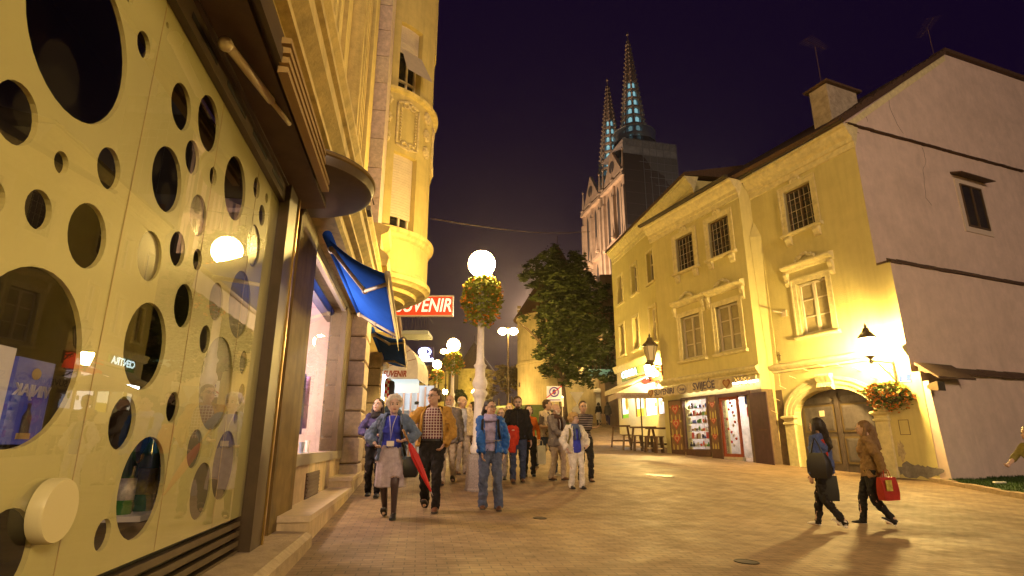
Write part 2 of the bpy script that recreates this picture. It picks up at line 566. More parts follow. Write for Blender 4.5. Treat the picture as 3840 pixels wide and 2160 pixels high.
    # ---------- trousers or skirt
    if legs:
        s = MB(); lm, fl = legs[0], legs[1]
        for i in range(2):
            cl = curve3(hip[i] + V(0, 0, .02), knee[i], ank[i] + V(0, .004, -.028), 6)
            n = len(cl)
            s.tube(cl, lerpn(.062 * H * B, .042 * H * (.9 + .1 * fl), .031 * H * fl, n), 14)
        s.loft([[tuple(V(rx * B * math.cos(2 * PI * j / 16), .004 + ry * B * math.sin(2 * PI * j / 16), z)) for j in range(16)]
                for z, rx, ry in ((.475, .085, .06), (.51, .098, .07), (.55, .096, .067), (.60, .085, .06))])
        finish(bm_eval(s, vox), 'trousers', [lm], root, .021, 14, u % 17, stretch=(1, 1, .8))
    if skirt:
        s = MB(); N = 28; z0 = .245
        rings = []
        for z, rx, ry in ((.6, .08, .062), (.56, .098, .075), (.5, .108, .085), (.4, .112, .092), (z0, .118, .1)):
            rings.append([tuple(V((rx + .005 * math.sin(j * 7 * 2 * PI / N) * (1 if z < .5 else 0)) * B * math.cos(2 * PI * j / N) + .0, ry * B * math.sin(2 * PI * j / N), z)) for j in range(N)])
        s.loft(rings)
        for i in range(2):
            s.tube([hip[i], hip[i].lerp(knee[i], .6), knee[i] + V(0, .01, .03)], [.062 * H, .058 * H, .05 * H], 12)
        finish(bm_eval(s, vox), 'skirt', [skirt], root, .01, 9, 3, stretch=(1, 1, .3))
    # ---------- upper garments
    def torso(mb, k, hem, hemr, zt=.835):
        z1 = [(hem, .1 * hemr, .074 * hemr), (.52, .1 + .02 * (hem > .5), .075), (.57, .099, .072), (.62, .09, .066), (.68, .1, .071), (.735, .104, .073 if not fem else .08), (.78, .096, .064), (.812, .07, .052), (zt, .052, .042)]
        z1 = [q for q in z1 if q[0] >= hem]
        mb.loft([[tuple(LV(rx * k * B * math.cos(2 * PI * j / 20) * (1 if not fem else .94), (ry * k * B * math.sin(2 * PI * j / 20)) - (.008 if 1 < 0 else 0), z)) for j in range(20)] for z, rx, ry in z1])
        if fem:
            for sx in (-1, 1): mb.sphere(LV(sx * .038, -.052 * B * k, .715), (.042 * H * B, .034 * H * B, .04 * H), 10, 8)
    def sleeves(mb, k, length=1.0, cuff=1.0):
        for i in range(2):
            end = el[i].lerp(wr[i], length * 2 - 1) if length > .5 else sh[i].lerp(el[i], length * 2)
            shp = sh[i] + V(0, 0, .006)
            if length > .55:
                cl = curve3(shp, el[i], end); n = len(cl)
                mb.tube(cl, lerpn(.037 * H * k, .034 * H * k, .027 * H * k * cuff, n), 12)
            else:
                mb.tube([shp, shp.lerp(end, .5), end], [.038 * H * k, .037 * H * k, .036 * H * k], 12)
            mb.sphere(shp - V(0, 0, .004), .038 * H * k, 12, 8)
            mb.tube([LV(0, .004, .812), shp - V(0, 0, .006)], [.04 * H * k, .034 * H * k], 12)
    if top:
        m_, hem, slv = top
        s = MB(); torso(s, 1.0, hem, 1.02)
        if slv: sleeves(s, .92, slv)
        finish(bm_eval(s, vox), 'shirt', [m_], root, .01, 12, u % 13 + 2)
    if jacket:
        m_, hem, slv, k = jacket
        s = MB(); torso(s, 1.1 * k, hem, 1.1, .84); sleeves(s, 1.16 * k, slv, 1.1)
        if collar:
            N = 18
            s.loft([[tuple(LV(rr * math.cos(2 * PI * j / N), .006 + rr * .85 * math.sin(2 * PI * j / N), z)) for j in range(N)] for z, rr in ((.815, .06), (.838, .052), (.858, .049))])
        cut = None
        if jopen:
            w0, w1 = jopen                       # half width of the opening at hem and at collar
            def cut(p):
                z = p.z / H; t = (z - hem) / max(.01, .84 - hem)
                x = p.x / H; y = (p.y / H) + ln * max(0, z - .5)
                return y < -.004 and abs(x) < (w0 + (w1 - w0) * t) and z > hem - .03 and z < .9
        o = finish(bm_eval(s, vox), 'jacket', [m_], root, .026, 12, u % 11 + 5, cut, stretch=(1, 1, .75))
        if jopen:
            so = o.modifiers.new('thick', 'SOLIDIFY'); so.thickness = .012; so.offset = 0
    if scarf:
        s = MB(); N = 14
        for q in range(3):
            ring = [LV((.048 + .006 * q) * math.cos(a), .004 + (.046 + .005 * q) * math.sin(a) - .012 * q * (math.sin(a) < 0), .855 - .02 * q - .008 * (math.sin(a) < 0)) for a in [2 * PI * j / N for j in range(N + 1)]]
            s.tube(ring, .0175 * H, 8)
        if len(scarf) > 1:
            for sx in (-1, 1):
                s.tube([LV(sx * .03, -.06, .83), LV(sx * .034, -.088 * B, .74), LV(sx * .03, -.085 * B, scarf[1])], [(.02 * H, .01 * H), (.026 * H, .011 * H), (.03 * H, .009 * H)], 10)
        finish(bm_eval(s, vox), 'scarf', [scarf[0]], root, .008, 16, 4)
    # ---------- hair
    if hair:
        hm, style = hair
        s = MB()
        if style != 'bald':
            s.sphere(HP(0, .016, .027), (0.0545 * H, 0.0638 * H, 0.0539 * H), 18, 12, rot=Rh)
            s.sphere(HP(0, .03, .0), (0.0517 * H, 0.0462 * H, 0.0495 * H), 14, 10, rot=Rh)
        else:
            s.sphere(HP(0, .032, -.002), (0.0517 * H, 0.0396 * H, 0.0242 * H), 14, 10, rot=Rh)
        amp, fr = .009, 34
        if style == 'curly':
            rg = random.Random(u)
            for q in range(60):
                a, e = rg.uniform(0, 2 * PI), rg.uniform(-.45, 1.4)
                x, y, z = .058 * math.cos(a) * math.cos(e), .016 + .064 * math.sin(a) * math.cos(e), .02 + .06 * math.sin(e)
                if y < -.025 and z < .035: continue
                s.sphere(HP(x, y, z), rg.uniform(.014, .021) * H, 7, 5)
            amp, fr = .01, 45
        if style == 'bob':
            for sx in (-1, 1):
                s.tube([HP(sx * .043, .012, .03), HP(sx * .05, .012, -.01), HP(sx * .044, .004, -.05)], [.016 * H, .018 * H, .012 * H], 10)
            s.tube([HP(0, .05, .02), HP(0, .058, -.02), HP(0, .045, -.055)], [(.045 * H, .02 * H), (.047 * H, .018 * H), (.04 * H, .012 * H)], 12)
        if style == 'long':
            for sx in (-1, 1):
                s.tube([HP(sx * .04, .01, .035), HP(sx * .05, .014, -.01), LV(sx * .055, -.01, .83), LV(sx * .06, -.035, .76)], [.015 * H, .017 * H, .02 * H, .009 * H], 10)
            s.tube([HP(0, .045, .03), HP(0, .06, -.02), LV(0, .055, .83), LV(0, .075, .72), LV(.005, .07, .68)], [(.045 * H, .022 * H), (.05 * H, .022 * H), (.056 * H, .02 * H), (.05 * H, .016 * H), (.02 * H, .008 * H)], 12)
        if style == 'tail':
            s.tube([HP(0, .055, .03), HP(-.005, .085, .005), HP(-.02, .09, -.05), HP(-.03, .08, -.10)], [.02 * H, .027 * H, .024 * H, .01 * H], 10)
        if style == 'cap':
            s.sphere(HP(0, .008, .032), (0.0572 * H, 0.0682 * H, 0.0506 * H), 16, 10, rot=Rh)
            s.tube([HP(0, -.04, .03), HP(0, -.095, .022)], [(.042 * H, .008 * H), (.036 * H, .005 * H)], 12)
        hme = bm_eval(s, max(.0095, vox * .85), 2)
        Ri = Rh.transposed()
        def hc(p):                              # keep the face free of hair
            q = Ri @ (p - hd); x, y, z = q.x / H / 1.1, q.y / H / 1.1, q.z / H / 1.1
            line = .034 if style not in ('short', 'bald') else .04
            if style in ('cap',): return False
            return y < -.018 and z < line and z > -.075 and abs(x) < .041
        finish(hme, 'hair' if style != 'cap' else 'cap', [hm], root, amp, fr, u % 7, hc, stretch=(1, 1, .45))
    if beard:
        s = MB()
        s.sphere(HP(0, -.026, -.05), (.03 * H, .026 * H, .022 * H), 12, 8, rot=Rh)
        s.sphere(HP(0, -.052, -.0265), (.02 * H, .006 * H, .005 * H), 10, 6, rot=Rh)
        for sx in (-1, 1): s.tube([HP(sx * .04, -.004, -.01), HP(sx * .034, -.022, -.04)], [.007 * H, .012 * H], 8)
        finish(bm_eval(s, .009, 1), 'beard', [beard], root, .004, 60, 1)
    if glasses:
        s = MB()
        for sx in (-1, 1):
            s.tube([HP(sx * .0185 + .0125 * math.cos(a), -.0575, .004 + .0095 * math.sin(a)) for a in [2 * PI * j / 12 for j in range(13)]], .0011 * H, 5)
            s.tube([HP(sx * .031, -.056, .007), HP(sx * .047, -.02, .008), HP(sx * .047, .004, .004)], .0011 * H, 5)
        s.tube([HP(-.006, -.059, .007), HP(.006, -.059, .007)], .0011 * H, 5)
        s.build('glasses', [mat('spectacle_frame', (.02, .018, .018), .3)], root, smooth=True)
    # ---------- shoes
    if shoes:
        up, sole = shoes
        for i in range(2):
            f = feet[i]; a = ank[i]
            s = MB(); pitch = Matrix.Rotation(math.radians(-28 if f[2] > .012 else 0), 3, 'X')
            def FP(x, y, z): return a + pitch @ V(x, y, z)
            s.tube([FP(0, .024, -.02), FP(0, .0, -.02), FP(0, -.045, -.026), FP(0, -.088, -.031), FP(0, -.104, -.034)],
                   [(.02 * H, .018 * H), (.0245 * H, .024 * H), (.027 * H, .018 * H), (.026 * H, .013 * H), (.012 * H, .009 * H)], 12)
            s.tube([FP(0, .004, .012), FP(0, .002, -.02)], [.024 * H, .024 * H], 10)
            k = MB()
            k.loft([[tuple(FP(x * 1.06, y, z)) for x, y in [(.016 * q[0], q[1]) for q in ((-1, .03), (1, .03), (1.45, -.0), (1.6, -.06), (1.3, -.095), (.5, -.11), (-.5, -.11), (-1.3, -.095), (-1.6, -.06), (-1.45, 0))]] for z in (-.045, -.035)])
            so = finish(bm_eval(s, .01), 'shoe', [up], root, .002, 30, 2)
            k.build('sole', [sole], so)
    # ---------- bag and rucksack straps
    for st in straps or []:
        s = MB(); s.tube([LV(*p) for p in st[1]], (st[2] * H, .004 * H), 8)
        s.build(st[3] if len(st) > 3 else 'strap', [st[0]], root, smooth=True)
    Rz = Matrix.Rotation(math.radians(yaw), 3, 'Z')
    W = lambda x, y, z: g + Rz @ LV(x, y, z)
    return dict(root=root, H=H, g=g, hand=[g + Rz @ w for w in wr], W=W, LV=LV, HP=HP, yaw=math.radians(yaw))
# ---------------------------------------------------------------- the crowd
c = cloth
DENIM = c('pale_denim', (.12, .165, .27)); JEANS = c('blue_jeans', (.05, .065, .13)); JEANS2 = c('faded_jeans', (.09, .11, .19))
BLACK = c('black', (.018, .016, .016)); DARK = c('dark_trousers', (.016, .013, .012)); WHITE = c('white_cotton', (.72, .66, .58))
BEIGE = c('beige', (.46, .36, .25)); CREAM = c('cream', (.58, .47, .33)); TAN = c('tan_leather', (.45, .25, .05), .6); GREY = c('grey_wool', (.2, .17, .155))
ROYAL = c('royal_blue', (.045, .06, .5)); BLUEJ = c('blue_shell', (.02, .11, .42), .55); LILAC = c('lilac', (.38, .33, .55)); NAVY = c('navy', (.06, .05, .13))
SKIRT = c('grey_skirt', (.42, .36, .4)); CHECK = c('checked_shirt', (.13, .035, .045), kind='check'); LBLUE = c('light_blue_shirt', (.42, .42, .55))
BROWNC = c('brown_coat', (.24, .145, .06)); STRIPE = c('dark_striped_knit', (.03, .022, .02), kind='stripe'); OLIVE = c('olive', (.2, .17, .05)); REDC = c('red_fabric', (.42, .035, .015))
GREYT = c('grey_trousers', (.3, .25, .25)); ORANGEC = c('orange_top', (.5, .12, .015)); PATTERN = c('pale_patterned', (.46, .37, .28), var=.5)
H_WHITE = mat('hair_white', (.62, .55, .46), .7, var=.25, vscale=60); H_GREY = mat('hair_grey', (.42, .37, .3), .7, var=.25, vscale=60)
H_DARK = mat('hair_dark', (.022, .014, .01), .5, var=.4, vscale=60); H_BROWN = mat('hair_brown', (.06, .032, .015), .55, var=.4, vscale=60)
H_BLOND = mat('hair_blond', (.42, .27, .1), .6, var=.35, vscale=60); CAPM = c('blue_cap', (.03, .05, .4))
SH_BLACK = (mat('black_shoe', (.015, .014, .014), .45), mat('dark_sole', (.03, .03, .03), .7)); SH_BROWN = (mat('brown_shoe', (.12, .05, .02), .45), SH_BLACK[1])
SH_WHITE = (mat('white_shoe', (.68, .62, .55), .55), mat('white_sole', (.75, .7, .62), .6)); SH_SNEAK = (SH_BLACK[0], SH_WHITE[1])
STOCK = mat('dark_stockings', (.05, .03, .03), .5); PALE = (.62, .43, .34); TANNED = (.52, .33, .23)
CROWD = 'people strolling up the street'
F_WALK = ((-.05, .13, .02), (.05, -.12, 0)); F_WALK2 = ((-.05, -.12, 0), (.05, .13, .02)); F_STAND = ((-.06, .0, 0), (.06, -.02, 0))

p1 = person('white-haired woman in open denim jacket, blue top and pale skirt holding a red umbrella', 1456, 1942, 1488, 4, feet=((-.045, .09, .015), (.05, -.07, 0)), sex='f', build=1.14, vox=.0105,
    hands=((-.135, -.09, .6), (.12, -.13, .63)), elbow=((-1, .7, -.2), (1, .7, -.2)), head=(14, -2, 0), skin=PALE, hair=(H_WHITE, 'curly'), top=(ROYAL, .5, 0), jacket=(DENIM, .47, .95, 1.02),
    jopen=(.1, .06), skirt=SKIRT, stock=STOCK, shoes=SH_BLACK, straps=[(BLACK, [(.075, -.085, .80), (.09, -.125, .72), (.1, -.12, .6), (.125, -.06, .5)], .011, 'bag_strap'),
    (LBLUE, [(-.03, -.05, .835), (-.012, -.112, .75), (.0, -.122, .63), (.012, -.112, .75), (.03, -.05, .835)], .004, 'lanyard')])
b = MB(); q = p1['LV'](.0, -.128, .6); b.box(q.x - .05, q.x + .05, q.y - .004, q.y, q.z - .035, q.z + .035)
b.build('name_badge', [mat('badge_card', (.75, .7, .65), .4)], p1['root'])
p2 = person('tall man in tan jacket over a checked shirt, gesturing with raised hand', 1613, 1915, 1457, 2, feet=((-.055, .1, .02), (.05, -.1, 0)), build=1.1, vox=.0105,
    hands=((-.17, -.17, .68), (.105, -.07, .53)), elbow=((-1, .6, -.7), (1, .8, -.1)), head=(-34, -4, 0), skin=TANNED, hair=(H_BROWN, 'short'), top=(CHECK, .56, 0), jacket=(TAN, .52, 1, 1.03),
    jopen=(.1, .078), legs=(DARK, 1.05), shoes=SH_BROWN, glasses=True)
b = MB(); b.loft([[(q.x, q.y, q.z) for q in [p2['LV'](1.1 * .1 * math.cos(a), 1.1 * .076 * math.sin(a), z) for a in [2 * PI * j / 20 for j in range(20)]]] for z in (.556, .576)], caps=False)
b.build('belt', [SH_BLACK[0]], p2['root'])
person('dark-haired woman in navy jacket and dark scarf just behind the denim jacket', 1514, 0, 1495, 5, Y=10.3, sex='f', head=(-18, -14, 0), hands=((-.07, -.2, .62), (.1, -.17, .62)), elbow=((-1, .4, -.5), (1, .4, -.5)),
    skin=PALE, hair=(H_DARK, 'long'), top=(NAVY, .5, 0), jacket=(NAVY, .5, 1, 1), legs=(DARK, 1), shoes=SH_BLACK, scarf=(BLACK,))
person('distant person in blue cap and blue jacket raising a camera', 1558, 0, 1498, 0, Y=19, sex='m', hands=((-.05, -.14, .86), (.05, -.14, .86)), elbow=((-1, .2, -1), (1, .2, -1)), hair=(CAPM, 'cap'), top=(NAVY, .5, 0),
    jacket=(c('dull_blue', (.06, .1, .22)), .5, 1, 1.05), legs=(DARK, 1), shoes=SH_BLACK, vox=.015)
person('white-bearded man in grey suit jacket behind the tan jacket', 1678, 1814, 1469, 0, H=1.86, feet=F_WALK2, head=(-8, 0, 0), skin=TANNED, hair=(H_WHITE, 'bald'), beard=H_WHITE, top=(WHITE, .55, 0), jacket=(GREY, .45, 1, 1.04), jopen=(.02, .03),
    legs=(BEIGE, 1.1), shoes=SH_BROWN, vox=.013)
person('bald man in cream jacket looking to the side', 1727, 1778, 1486, 30, feet=F_STAND, head=(42, 0, 0), hands=((-.14, -.03, .48), (.14, -.04, .48)), skin=TANNED, hair=(H_WHITE, 'bald'), top=(LBLUE, .54, 0), jacket=(CREAM, .49, 1, 1.08), jopen=(.03, .04),
    legs=(c('stone_trousers', (.38, .31, .26)), 1.1), shoes=SH_BROWN, build=1.08, vox=.013)
person('grey-haired man whose head shows between bald man and lamp post', 1766, 0, 1498, 10, Y=16.6, head=(10, 0, 0), skin=TANNED, hair=(H_GREY, 'short'), top=(WHITE, .5, 0), jacket=(BEIGE, .5, 1, 1), legs=(GREYT, 1), shoes=SH_BROWN, glasses=True, vox=.015)
person('woman in pale patterned coat seen in profile beside the lamp post', 1768, 1766, 1508, -35, sex='f', head=(-38, 0, 0), hands=((-.12, -.05, .5), (.11, -.16, .6)), skin=TANNED, hair=(H_DARK, 'bob'), top=(WHITE, .5, 0), jacket=(PATTERN, .38, 1, 1.05), jopen=(.015, .03),
    legs=(BLACK, 1), shoes=SH_BLACK, scarf=(OLIVE, .6), vox=.013)
p8 = person('dark-haired woman in bright blue jacket and lilac scarf striding in jeans', 1836, 1910, 1500, 2, feet=((-.065, .04, .0), (.085, -.07, 0)), sex='f', build=1.0, vox=.0105,
    hands=((-.075, -.15, .50), (.13, .05, .50)), elbow=((-1, .5, 0), (1, 1, 0)), head=(32, 0, -4), skin=TANNED, hair=(H_DARK, 'tail'), top=(LILAC, .52, 0), jacket=(BLUEJ, .51, 1, 1.06), jopen=(.045, .055),
    legs=(JEANS2, 1.3), shoes=SH_BROWN, glasses=True, scarf=(LILAC,), straps=[(GREY, [(-.1, -.06, .62), (-.05, -.107, .615), (0, -.112, .612), (.05, -.107, .615), (.1, -.06, .62)], .012, 'waist_strap'),
    (BLACK, [(-.068, .02, .855), (-.075, -.07, .8), (-.078, -.1, .72), (-.095, -.06, .63)], .012, 'shoulder_strap'), (BLACK, [(.068, .02, .855), (.075, -.07, .8), (.078, -.1, .72), (.095, -.06, .63)], .012, 'shoulder_strap')])
p9 = person('blonde girl with glasses and long hair in black jacket behind the blue jacket', 1880, 1797, 1532, 0, sex='f', feet=F_WALK, head=(-12, 0, 0), skin=PALE, hair=(H_BLOND, 'long'), top=(BLACK, .5, 0), jacket=(BLACK, .5, 1, 1), legs=(GREYT, 1), shoes=SH_BLACK,
    glasses=True, scarf=(OLIVE, .6), hands=((-.13, -.05, .48), (.13, -.12, .56)), vox=.013)
person('fair-haired woman half hidden behind young man in black jacket', 1912, 0, 1512, 0, Y=15.4, sex='f', head=(-20, 0, 0), skin=PALE, hair=(H_BLOND, 'bob'), top=(BLACK, .5, 0), jacket=(BLACK, .48, 1, 1), legs=(BLACK, 1), shoes=SH_BLACK, vox=.015)
p11 = person('young man in black jacket and blue jeans carrying a red garment', 1942, 1807, 1488, 0, feet=((-.06, -.05, 0), (.06, .03, 0)), hands=((-.1, -.16, .6), (.16, -.03, .46)), elbow=((-1, .7, -.4), (1, 1, 0)), head=(2, 0, 0), skin=PALE, hair=(H_BROWN, 'short'), beard=H_BROWN,
    top=(BLACK, .5, 0), jacket=(BLACK, .49, 1, 1.08), legs=(JEANS, 1.05), shoes=SH_BROWN, glasses=True, vox=.0125)
p11b = person('woman in orange top behind black jacket, carrying a white plastic bag', 1985, 1786, 1520, 5, sex='f', feet=F_STAND, head=(10, 0, 0), hands=((-.13, 0, .47), (.14, -.03, .5)), skin=PALE, hair=(H_BROWN, 'bob'), top=(ORANGEC, .48, .98), legs=(BLACK, 1), shoes=SH_BLACK, vox=.014)
person('man in cream waistcoat over dark polo shirt, striding in jeans', 2048, 1782, 1500, 48, feet=((-.05, .2, .05), (.05, -.12, 0)), hands=((-.06, -.14, .62), (.1, -.14, .6)), elbow=((-1, .6, -.6), (1, .5, -.5)), head=(20, 0, 0), skin=TANNED, hair=(H_BROWN, 'short'),
    top=(c('dark_polo', (.12, .09, .09)), .5, .45), jacket=(CREAM, .5, .12, 1.0), legs=(JEANS, 1.1), shoes=SH_WHITE, lean=5, vox=.013)
person('white-bearded man in grey blazer and dark scarf looking sideways', 2088, 1800, 1515, 42, feet=((-.06, .05, 0), (.06, -.07, 0)), hands=((.0, -.17, .58), (.06, -.17, .57)), elbow=((-1, .4, -.5), (1, .4, -.5)), head=(28, 0, 0), skin=TANNED, hair=(H_GREY, 'bald'), beard=H_WHITE,
    top=(WHITE, .5, 0), jacket=(GREY, .44, 1, 1.05), jopen=(.03, .04), legs=(BEIGE, 1.15), shoes=SH_BROWN, scarf=(c('brown_scarf', (.06, .03, .025)), .6), vox=.0125)
p14 = person('short blonde woman in white jacket and trousers with blue scarf', 2160, 1832, 1553, 18, sex='f', build=1.12, feet=((-.06, .02, 0), (.075, -.04, 0)), hands=((-.15, -.06, .53), (.13, -.1, .56)), elbow=((-1, 1, 0), (1, .8, -.2)), head=(38, 0, 0), skin=PALE, hair=(H_BLOND, 'curly'),
    top=(ROYAL, .47, 0), jacket=(WHITE, .47, 1, 1.06), jopen=(.07, .055), legs=(WHITE, 1.2), shoes=SH_BLACK, scarf=(c('blue_scarf', (.09, .13, .25)), .64), glasses=True, vox=.0115,
    straps=[(OLIVE, [(-.085, .02, .85), (-.1, -.07, .78), (-.11, -.1, .7), (-.125, -.04, .58)], .014, 'shoulder_strap')])
person('young man in dark striped jumper with folded arms and glasses', 2195, 1806, 1505, 8, feet=((-.06, .0, 0), (.07, -.03, 0)), hands=((.075, -.15, .66), (-.075, -.16, .645)), elbow=((-1, .1, -.8), (1, .1, -.8)), head=(-6, 0, 0), skin=TANNED, hair=(H_BROWN, 'short'),
    top=(STRIPE, .5, 1), legs=(BLACK, 1.05), shoes=SH_BROWN, glasses=True, vox=.0125)
FARG = 'two women walking away by the gate pillar'
person('far woman in pale skirt and dark tights walking away beside the bright pillar', 2247, 1596, 1512, 176, sex='f', H=1.66, feet=F_WALK, skin=PALE, hair=(H_DARK, 'long'), top=(BLACK, .5, .9), skirt=c('pale_skirt', (.4, .34, .28)), legs=(BLACK, .9), shoes=SH_BLACK, vox=.018, group=FARG)
person('far woman in dark coat carrying a jacket, walking away by the gate fence', 2281, 1594, 1514, 172, sex='f', H=1.66, feet=F_WALK2, skin=PALE, hair=(H_DARK, 'long'), top=(BLACK, .45, 1), jacket=(c('dark_grey_coat', (.1, .085, .07)), .42, 1, 1.05), legs=(NAVY, .95), shoes=SH_BLACK, vox=.018, group=FARG)
p18 = person('long-haired woman in blue denim jacket walking away with black tote and bag', 3118, 1980, 1568, -146, sex='f', feet=((-.05, -.15, 0), (.05, .16, .03)), hands=((-.15, .0, .47), (.15, -.04, .45)), head=(-14, 0, 0), skin=TANNED, hair=(H_DARK, 'long'), top=(REDC, .53, 0),
    jacket=(c('blue_denim', (.07, .1, .24)), .55, 1, 1.0), legs=(DARK, .92), shoes=SH_WHITE, vox=.0105)
p19 = person('brown-haired woman in brown coat and black jeans walking away with a colourful bag', 3300, 1972, 1579, -122, sex='f', feet=((-.05, -.14, 0), (.05, .13, .02)), hands=((-.14, -.04, .47), (.14, .1, .5)), head=(4, 4, 0), skin=TANNED, hair=(mat('hair_light_brown', (.16, .085, .03), .55, var=.4, vscale=60), 'long'), top=(BROWNC, .46, 0),
    jacket=(BROWNC, .46, 1, 1.06), legs=(BLACK, .95), shoes=SH_SNEAK, vox=.0105)
person('person in ochre top at the frame edge reaching one hand forward', 3945, 1990, 1598, -80, sex='f', feet=F_WALK, hands=((-.08, -.24, .62), (.12, -.1, .6)), elbow=((-1, .3, -.8), (1, .3, -.8)), head=(0, 0, 0), skin=TANNED, hair=(H_BROWN, 'bob'), top=(OLIVE, .48, .6), legs=(DARK, 1), shoes=SH_BLACK, vox=.013)

# ---------------------------------------------------------------- things people carry
def held(name, label, cat, mats, mb, at, rz=0, group=None, smooth='auto'):
    o = mb.build(name, mats, None, smooth); o.location = at; o.rotation_euler = (0, 0, rz); tag(o, label, cat, group); return o
LEATHER = mat('black_leather', (.014, .013, .013), .45, var=.2)
# red umbrella, furled, hanging point down from the left hand
hp = p1['hand'][1]; a = hp + Vector((.02, -.07, .06)); e = aty(1280 + 712 / 2.07, 1300 + 1160 / 2.07, a.y - .02)
t = thing('umbrella', 'long furled red umbrella with wooden handle slanting from white-haired woman\'s hand', 'umbrella', a)
dv = e - a
m = MB(); L = [a.lerp(a, 0) - a + dv * k for k in (.14, .2, .3, .45, .62, .8, .93)]
m.tube(L, [.02, .032, .045, .043, .036, .025, .01], 10)
for k in range(8):
    an = 2 * PI * k / 8; pr = dv.orthogonal().normalized(); pr = Matrix.Rotation(an, 3, dv.normalized()) @ pr
    m.tube([dv * .18 + pr * .028, dv * .35 + pr * .046, dv * .6 + pr * .036, dv * .9 + pr * .012], [.004, .008, .006, .003], 5)
m.build('canopy', [mat('umbrella_red', (.5, .012, .01), .6, var=.2)], t, 'auto')
m = MB(); m.tube([dv * .9, dv * 1.0], [.006, .004], 8); m.build('ferrule', [mat('steel', (.5, .48, .45), .3, metal=1)], t, True)
m = MB(); m.tube([dv * -.1 + Vector((.0, 0, .0)), dv * 0, dv * .15], [.015, .014, .009], 8)
m.build('handle', [mat('handle_wood', (.3, .14, .03), .4)], t, True)
# black shoulder bag
q = p1['W'](.155, -.02, .41)
m = MB(); m.loft([[(x * s, y * s2, z) for x, y in ((-.1, -.05), (.1, -.05), (.12, 0), (.1, .05), (-.1, .05), (-.12, 0))] for s, s2, z in ((.85, .7, -.14), (1.08, 1.15, -.09), (1.05, 1.1, .03), (.85, .55, .13))])
held('handbag', 'soft black shoulder bag hanging at white-haired woman\'s hip', 'bag', [LEATHER], m, q, .2)
# sheet of paper
m = MB(); m.box(-.07, .07, -.002, .002, -.05, .05)
o = held('paper_sheet', 'small white sheet of paper held by woman in navy jacket', 'paper', [mat('paper', (.8, .76, .7), .6)], m, aty(1280 + 485 / 2.07, 1300 + 575 / 2.07, 10.02)); o.rotation_euler = (-.5, .2, .1)
# camera of the person in the cap
m = MB(); m.box(-.07, .07, -.03, .03, -.045, .045); m.lathe([(.035, 0), (.035, .06)], 12, (0, 0, 0)); q = aty(1563, 1512, 18.66)
held('camera', 'small black camera held up by person in blue cap', 'camera', [LEATHER], m, q)
# the red garment over the arm
m = MB(); q = p11['hand'][0]
m.tube([Vector((.0, .0, .06)), Vector((.01, -.05, .02)), Vector((.02, -.075, -.15)), Vector((.02, -.07, -.36)), Vector((.03, -.06, -.5))], [(.05, .03), (.13, .045), (.12, .05), (.105, .04), (.085, .025)], 16)
m.tube([Vector((.1, .0, .05)), Vector((.13, -.05, -.0)), Vector((.14, -.06, -.2)), Vector((.12, -.05, -.34))], [(.03, .03), (.06, .04), (.05, .04), (.04, .02)], 12)
me = bm_eval(m, .014, 3); o = finish(me, 'red_jacket', [REDC], None, .02, 14, 9); o.location = q + Vector((.03, -.02, .02)); tag(o, 'red jacket draped over forearm of young man in black', 'jacket')
# bags
def carrier(name, label, mats, at, w, dpt, h, rz, handle_m, printm=None):
    t = thing(name, label, 'bag', at - Vector((0, 0, h + .12)), rz)
    m = MB(); m.loft([[(x * s, y * s2, z) for x, y in ((-w / 2, -dpt / 2), (0, -dpt / 2 * 1.25), (w / 2, -dpt / 2), (w / 2 * 1.02, 0), (w / 2, dpt / 2), (0, dpt / 2 * 1.2), (-w / 2, dpt / 2), (-w / 2 * 1.02, 0))] for s, s2, z in ((.92, .95, 0), (1, 1.05, h * .3), (.98, .9, h * .7), (.97, .5, h))])
    m.build('bag_body', mats, t, 'auto')
    for sy in (-1, 1):
        k = MB(); k.tube([(-w * .22, sy * dpt * .2, h - .01), (-w * .15, sy * dpt * .1, h + .1), (0, 0, h + .13), (w * .15, sy * dpt * .1, h + .1), (w * .22, sy * dpt * .2, h - .01)], .006, 6)
        k.build('handle', [handle_m], t, True)
    return t
carrier('plastic_bag', 'white plastic carrier bag hanging beside the black jacket', [mat('white_plastic', (.72, .68, .62), .35, var=.15)], p11b['hand'][1] + Vector((.05, -.05, .0)), .2, .1, .42, .3, WHITE)
t = carrier('paper_bag', 'white paper bag with orange lettering held by the blonde girl', [mat('white_card', (.75, .7, .64), .5)], aty(1280 + 1283 / 2.07, 1300 + 610 / 2.07, 13.0), .2, .07, .3, 0, WHITE)
text_mb('Lidi', .11, lambda x, up, o_: (x, -.055 - o_, .2 + up)).build('lettering', [mat('orange_print', (.7, .17, .02), .5)], t)
text_mb('Opet', .09, lambda x, up, o_: (x, -.055 - o_, .1 + up)).build('lettering', [mat('orange_print', (.7, .17, .02), .5)], t)
carrier('shopping_bag', 'stiff black paper shopping bag carried by woman in denim jacket', [mat('black_card', (.012, .012, .013), .5)], p18['hand'][1] + Vector((.22, .0, .1)), .28, .11, .36, -.5, LEATHER)
t = carrier('shopping_bag', 'red and yellow printed shopping bag carried by woman in brown coat', [mat('red_card', (.38, .03, .02), .45, var=.3, vscale=9)], p19['hand'][1] + Vector((.03, .0, .06)), .34, .12, .34, .35, REDC)
m = MB(); m.box(-.13, .0, -.086, -.08, .14, .3); m.build('print', [mat('bag_print', (.5, .42, .08), .5, var=.6, vscale=14)], t)
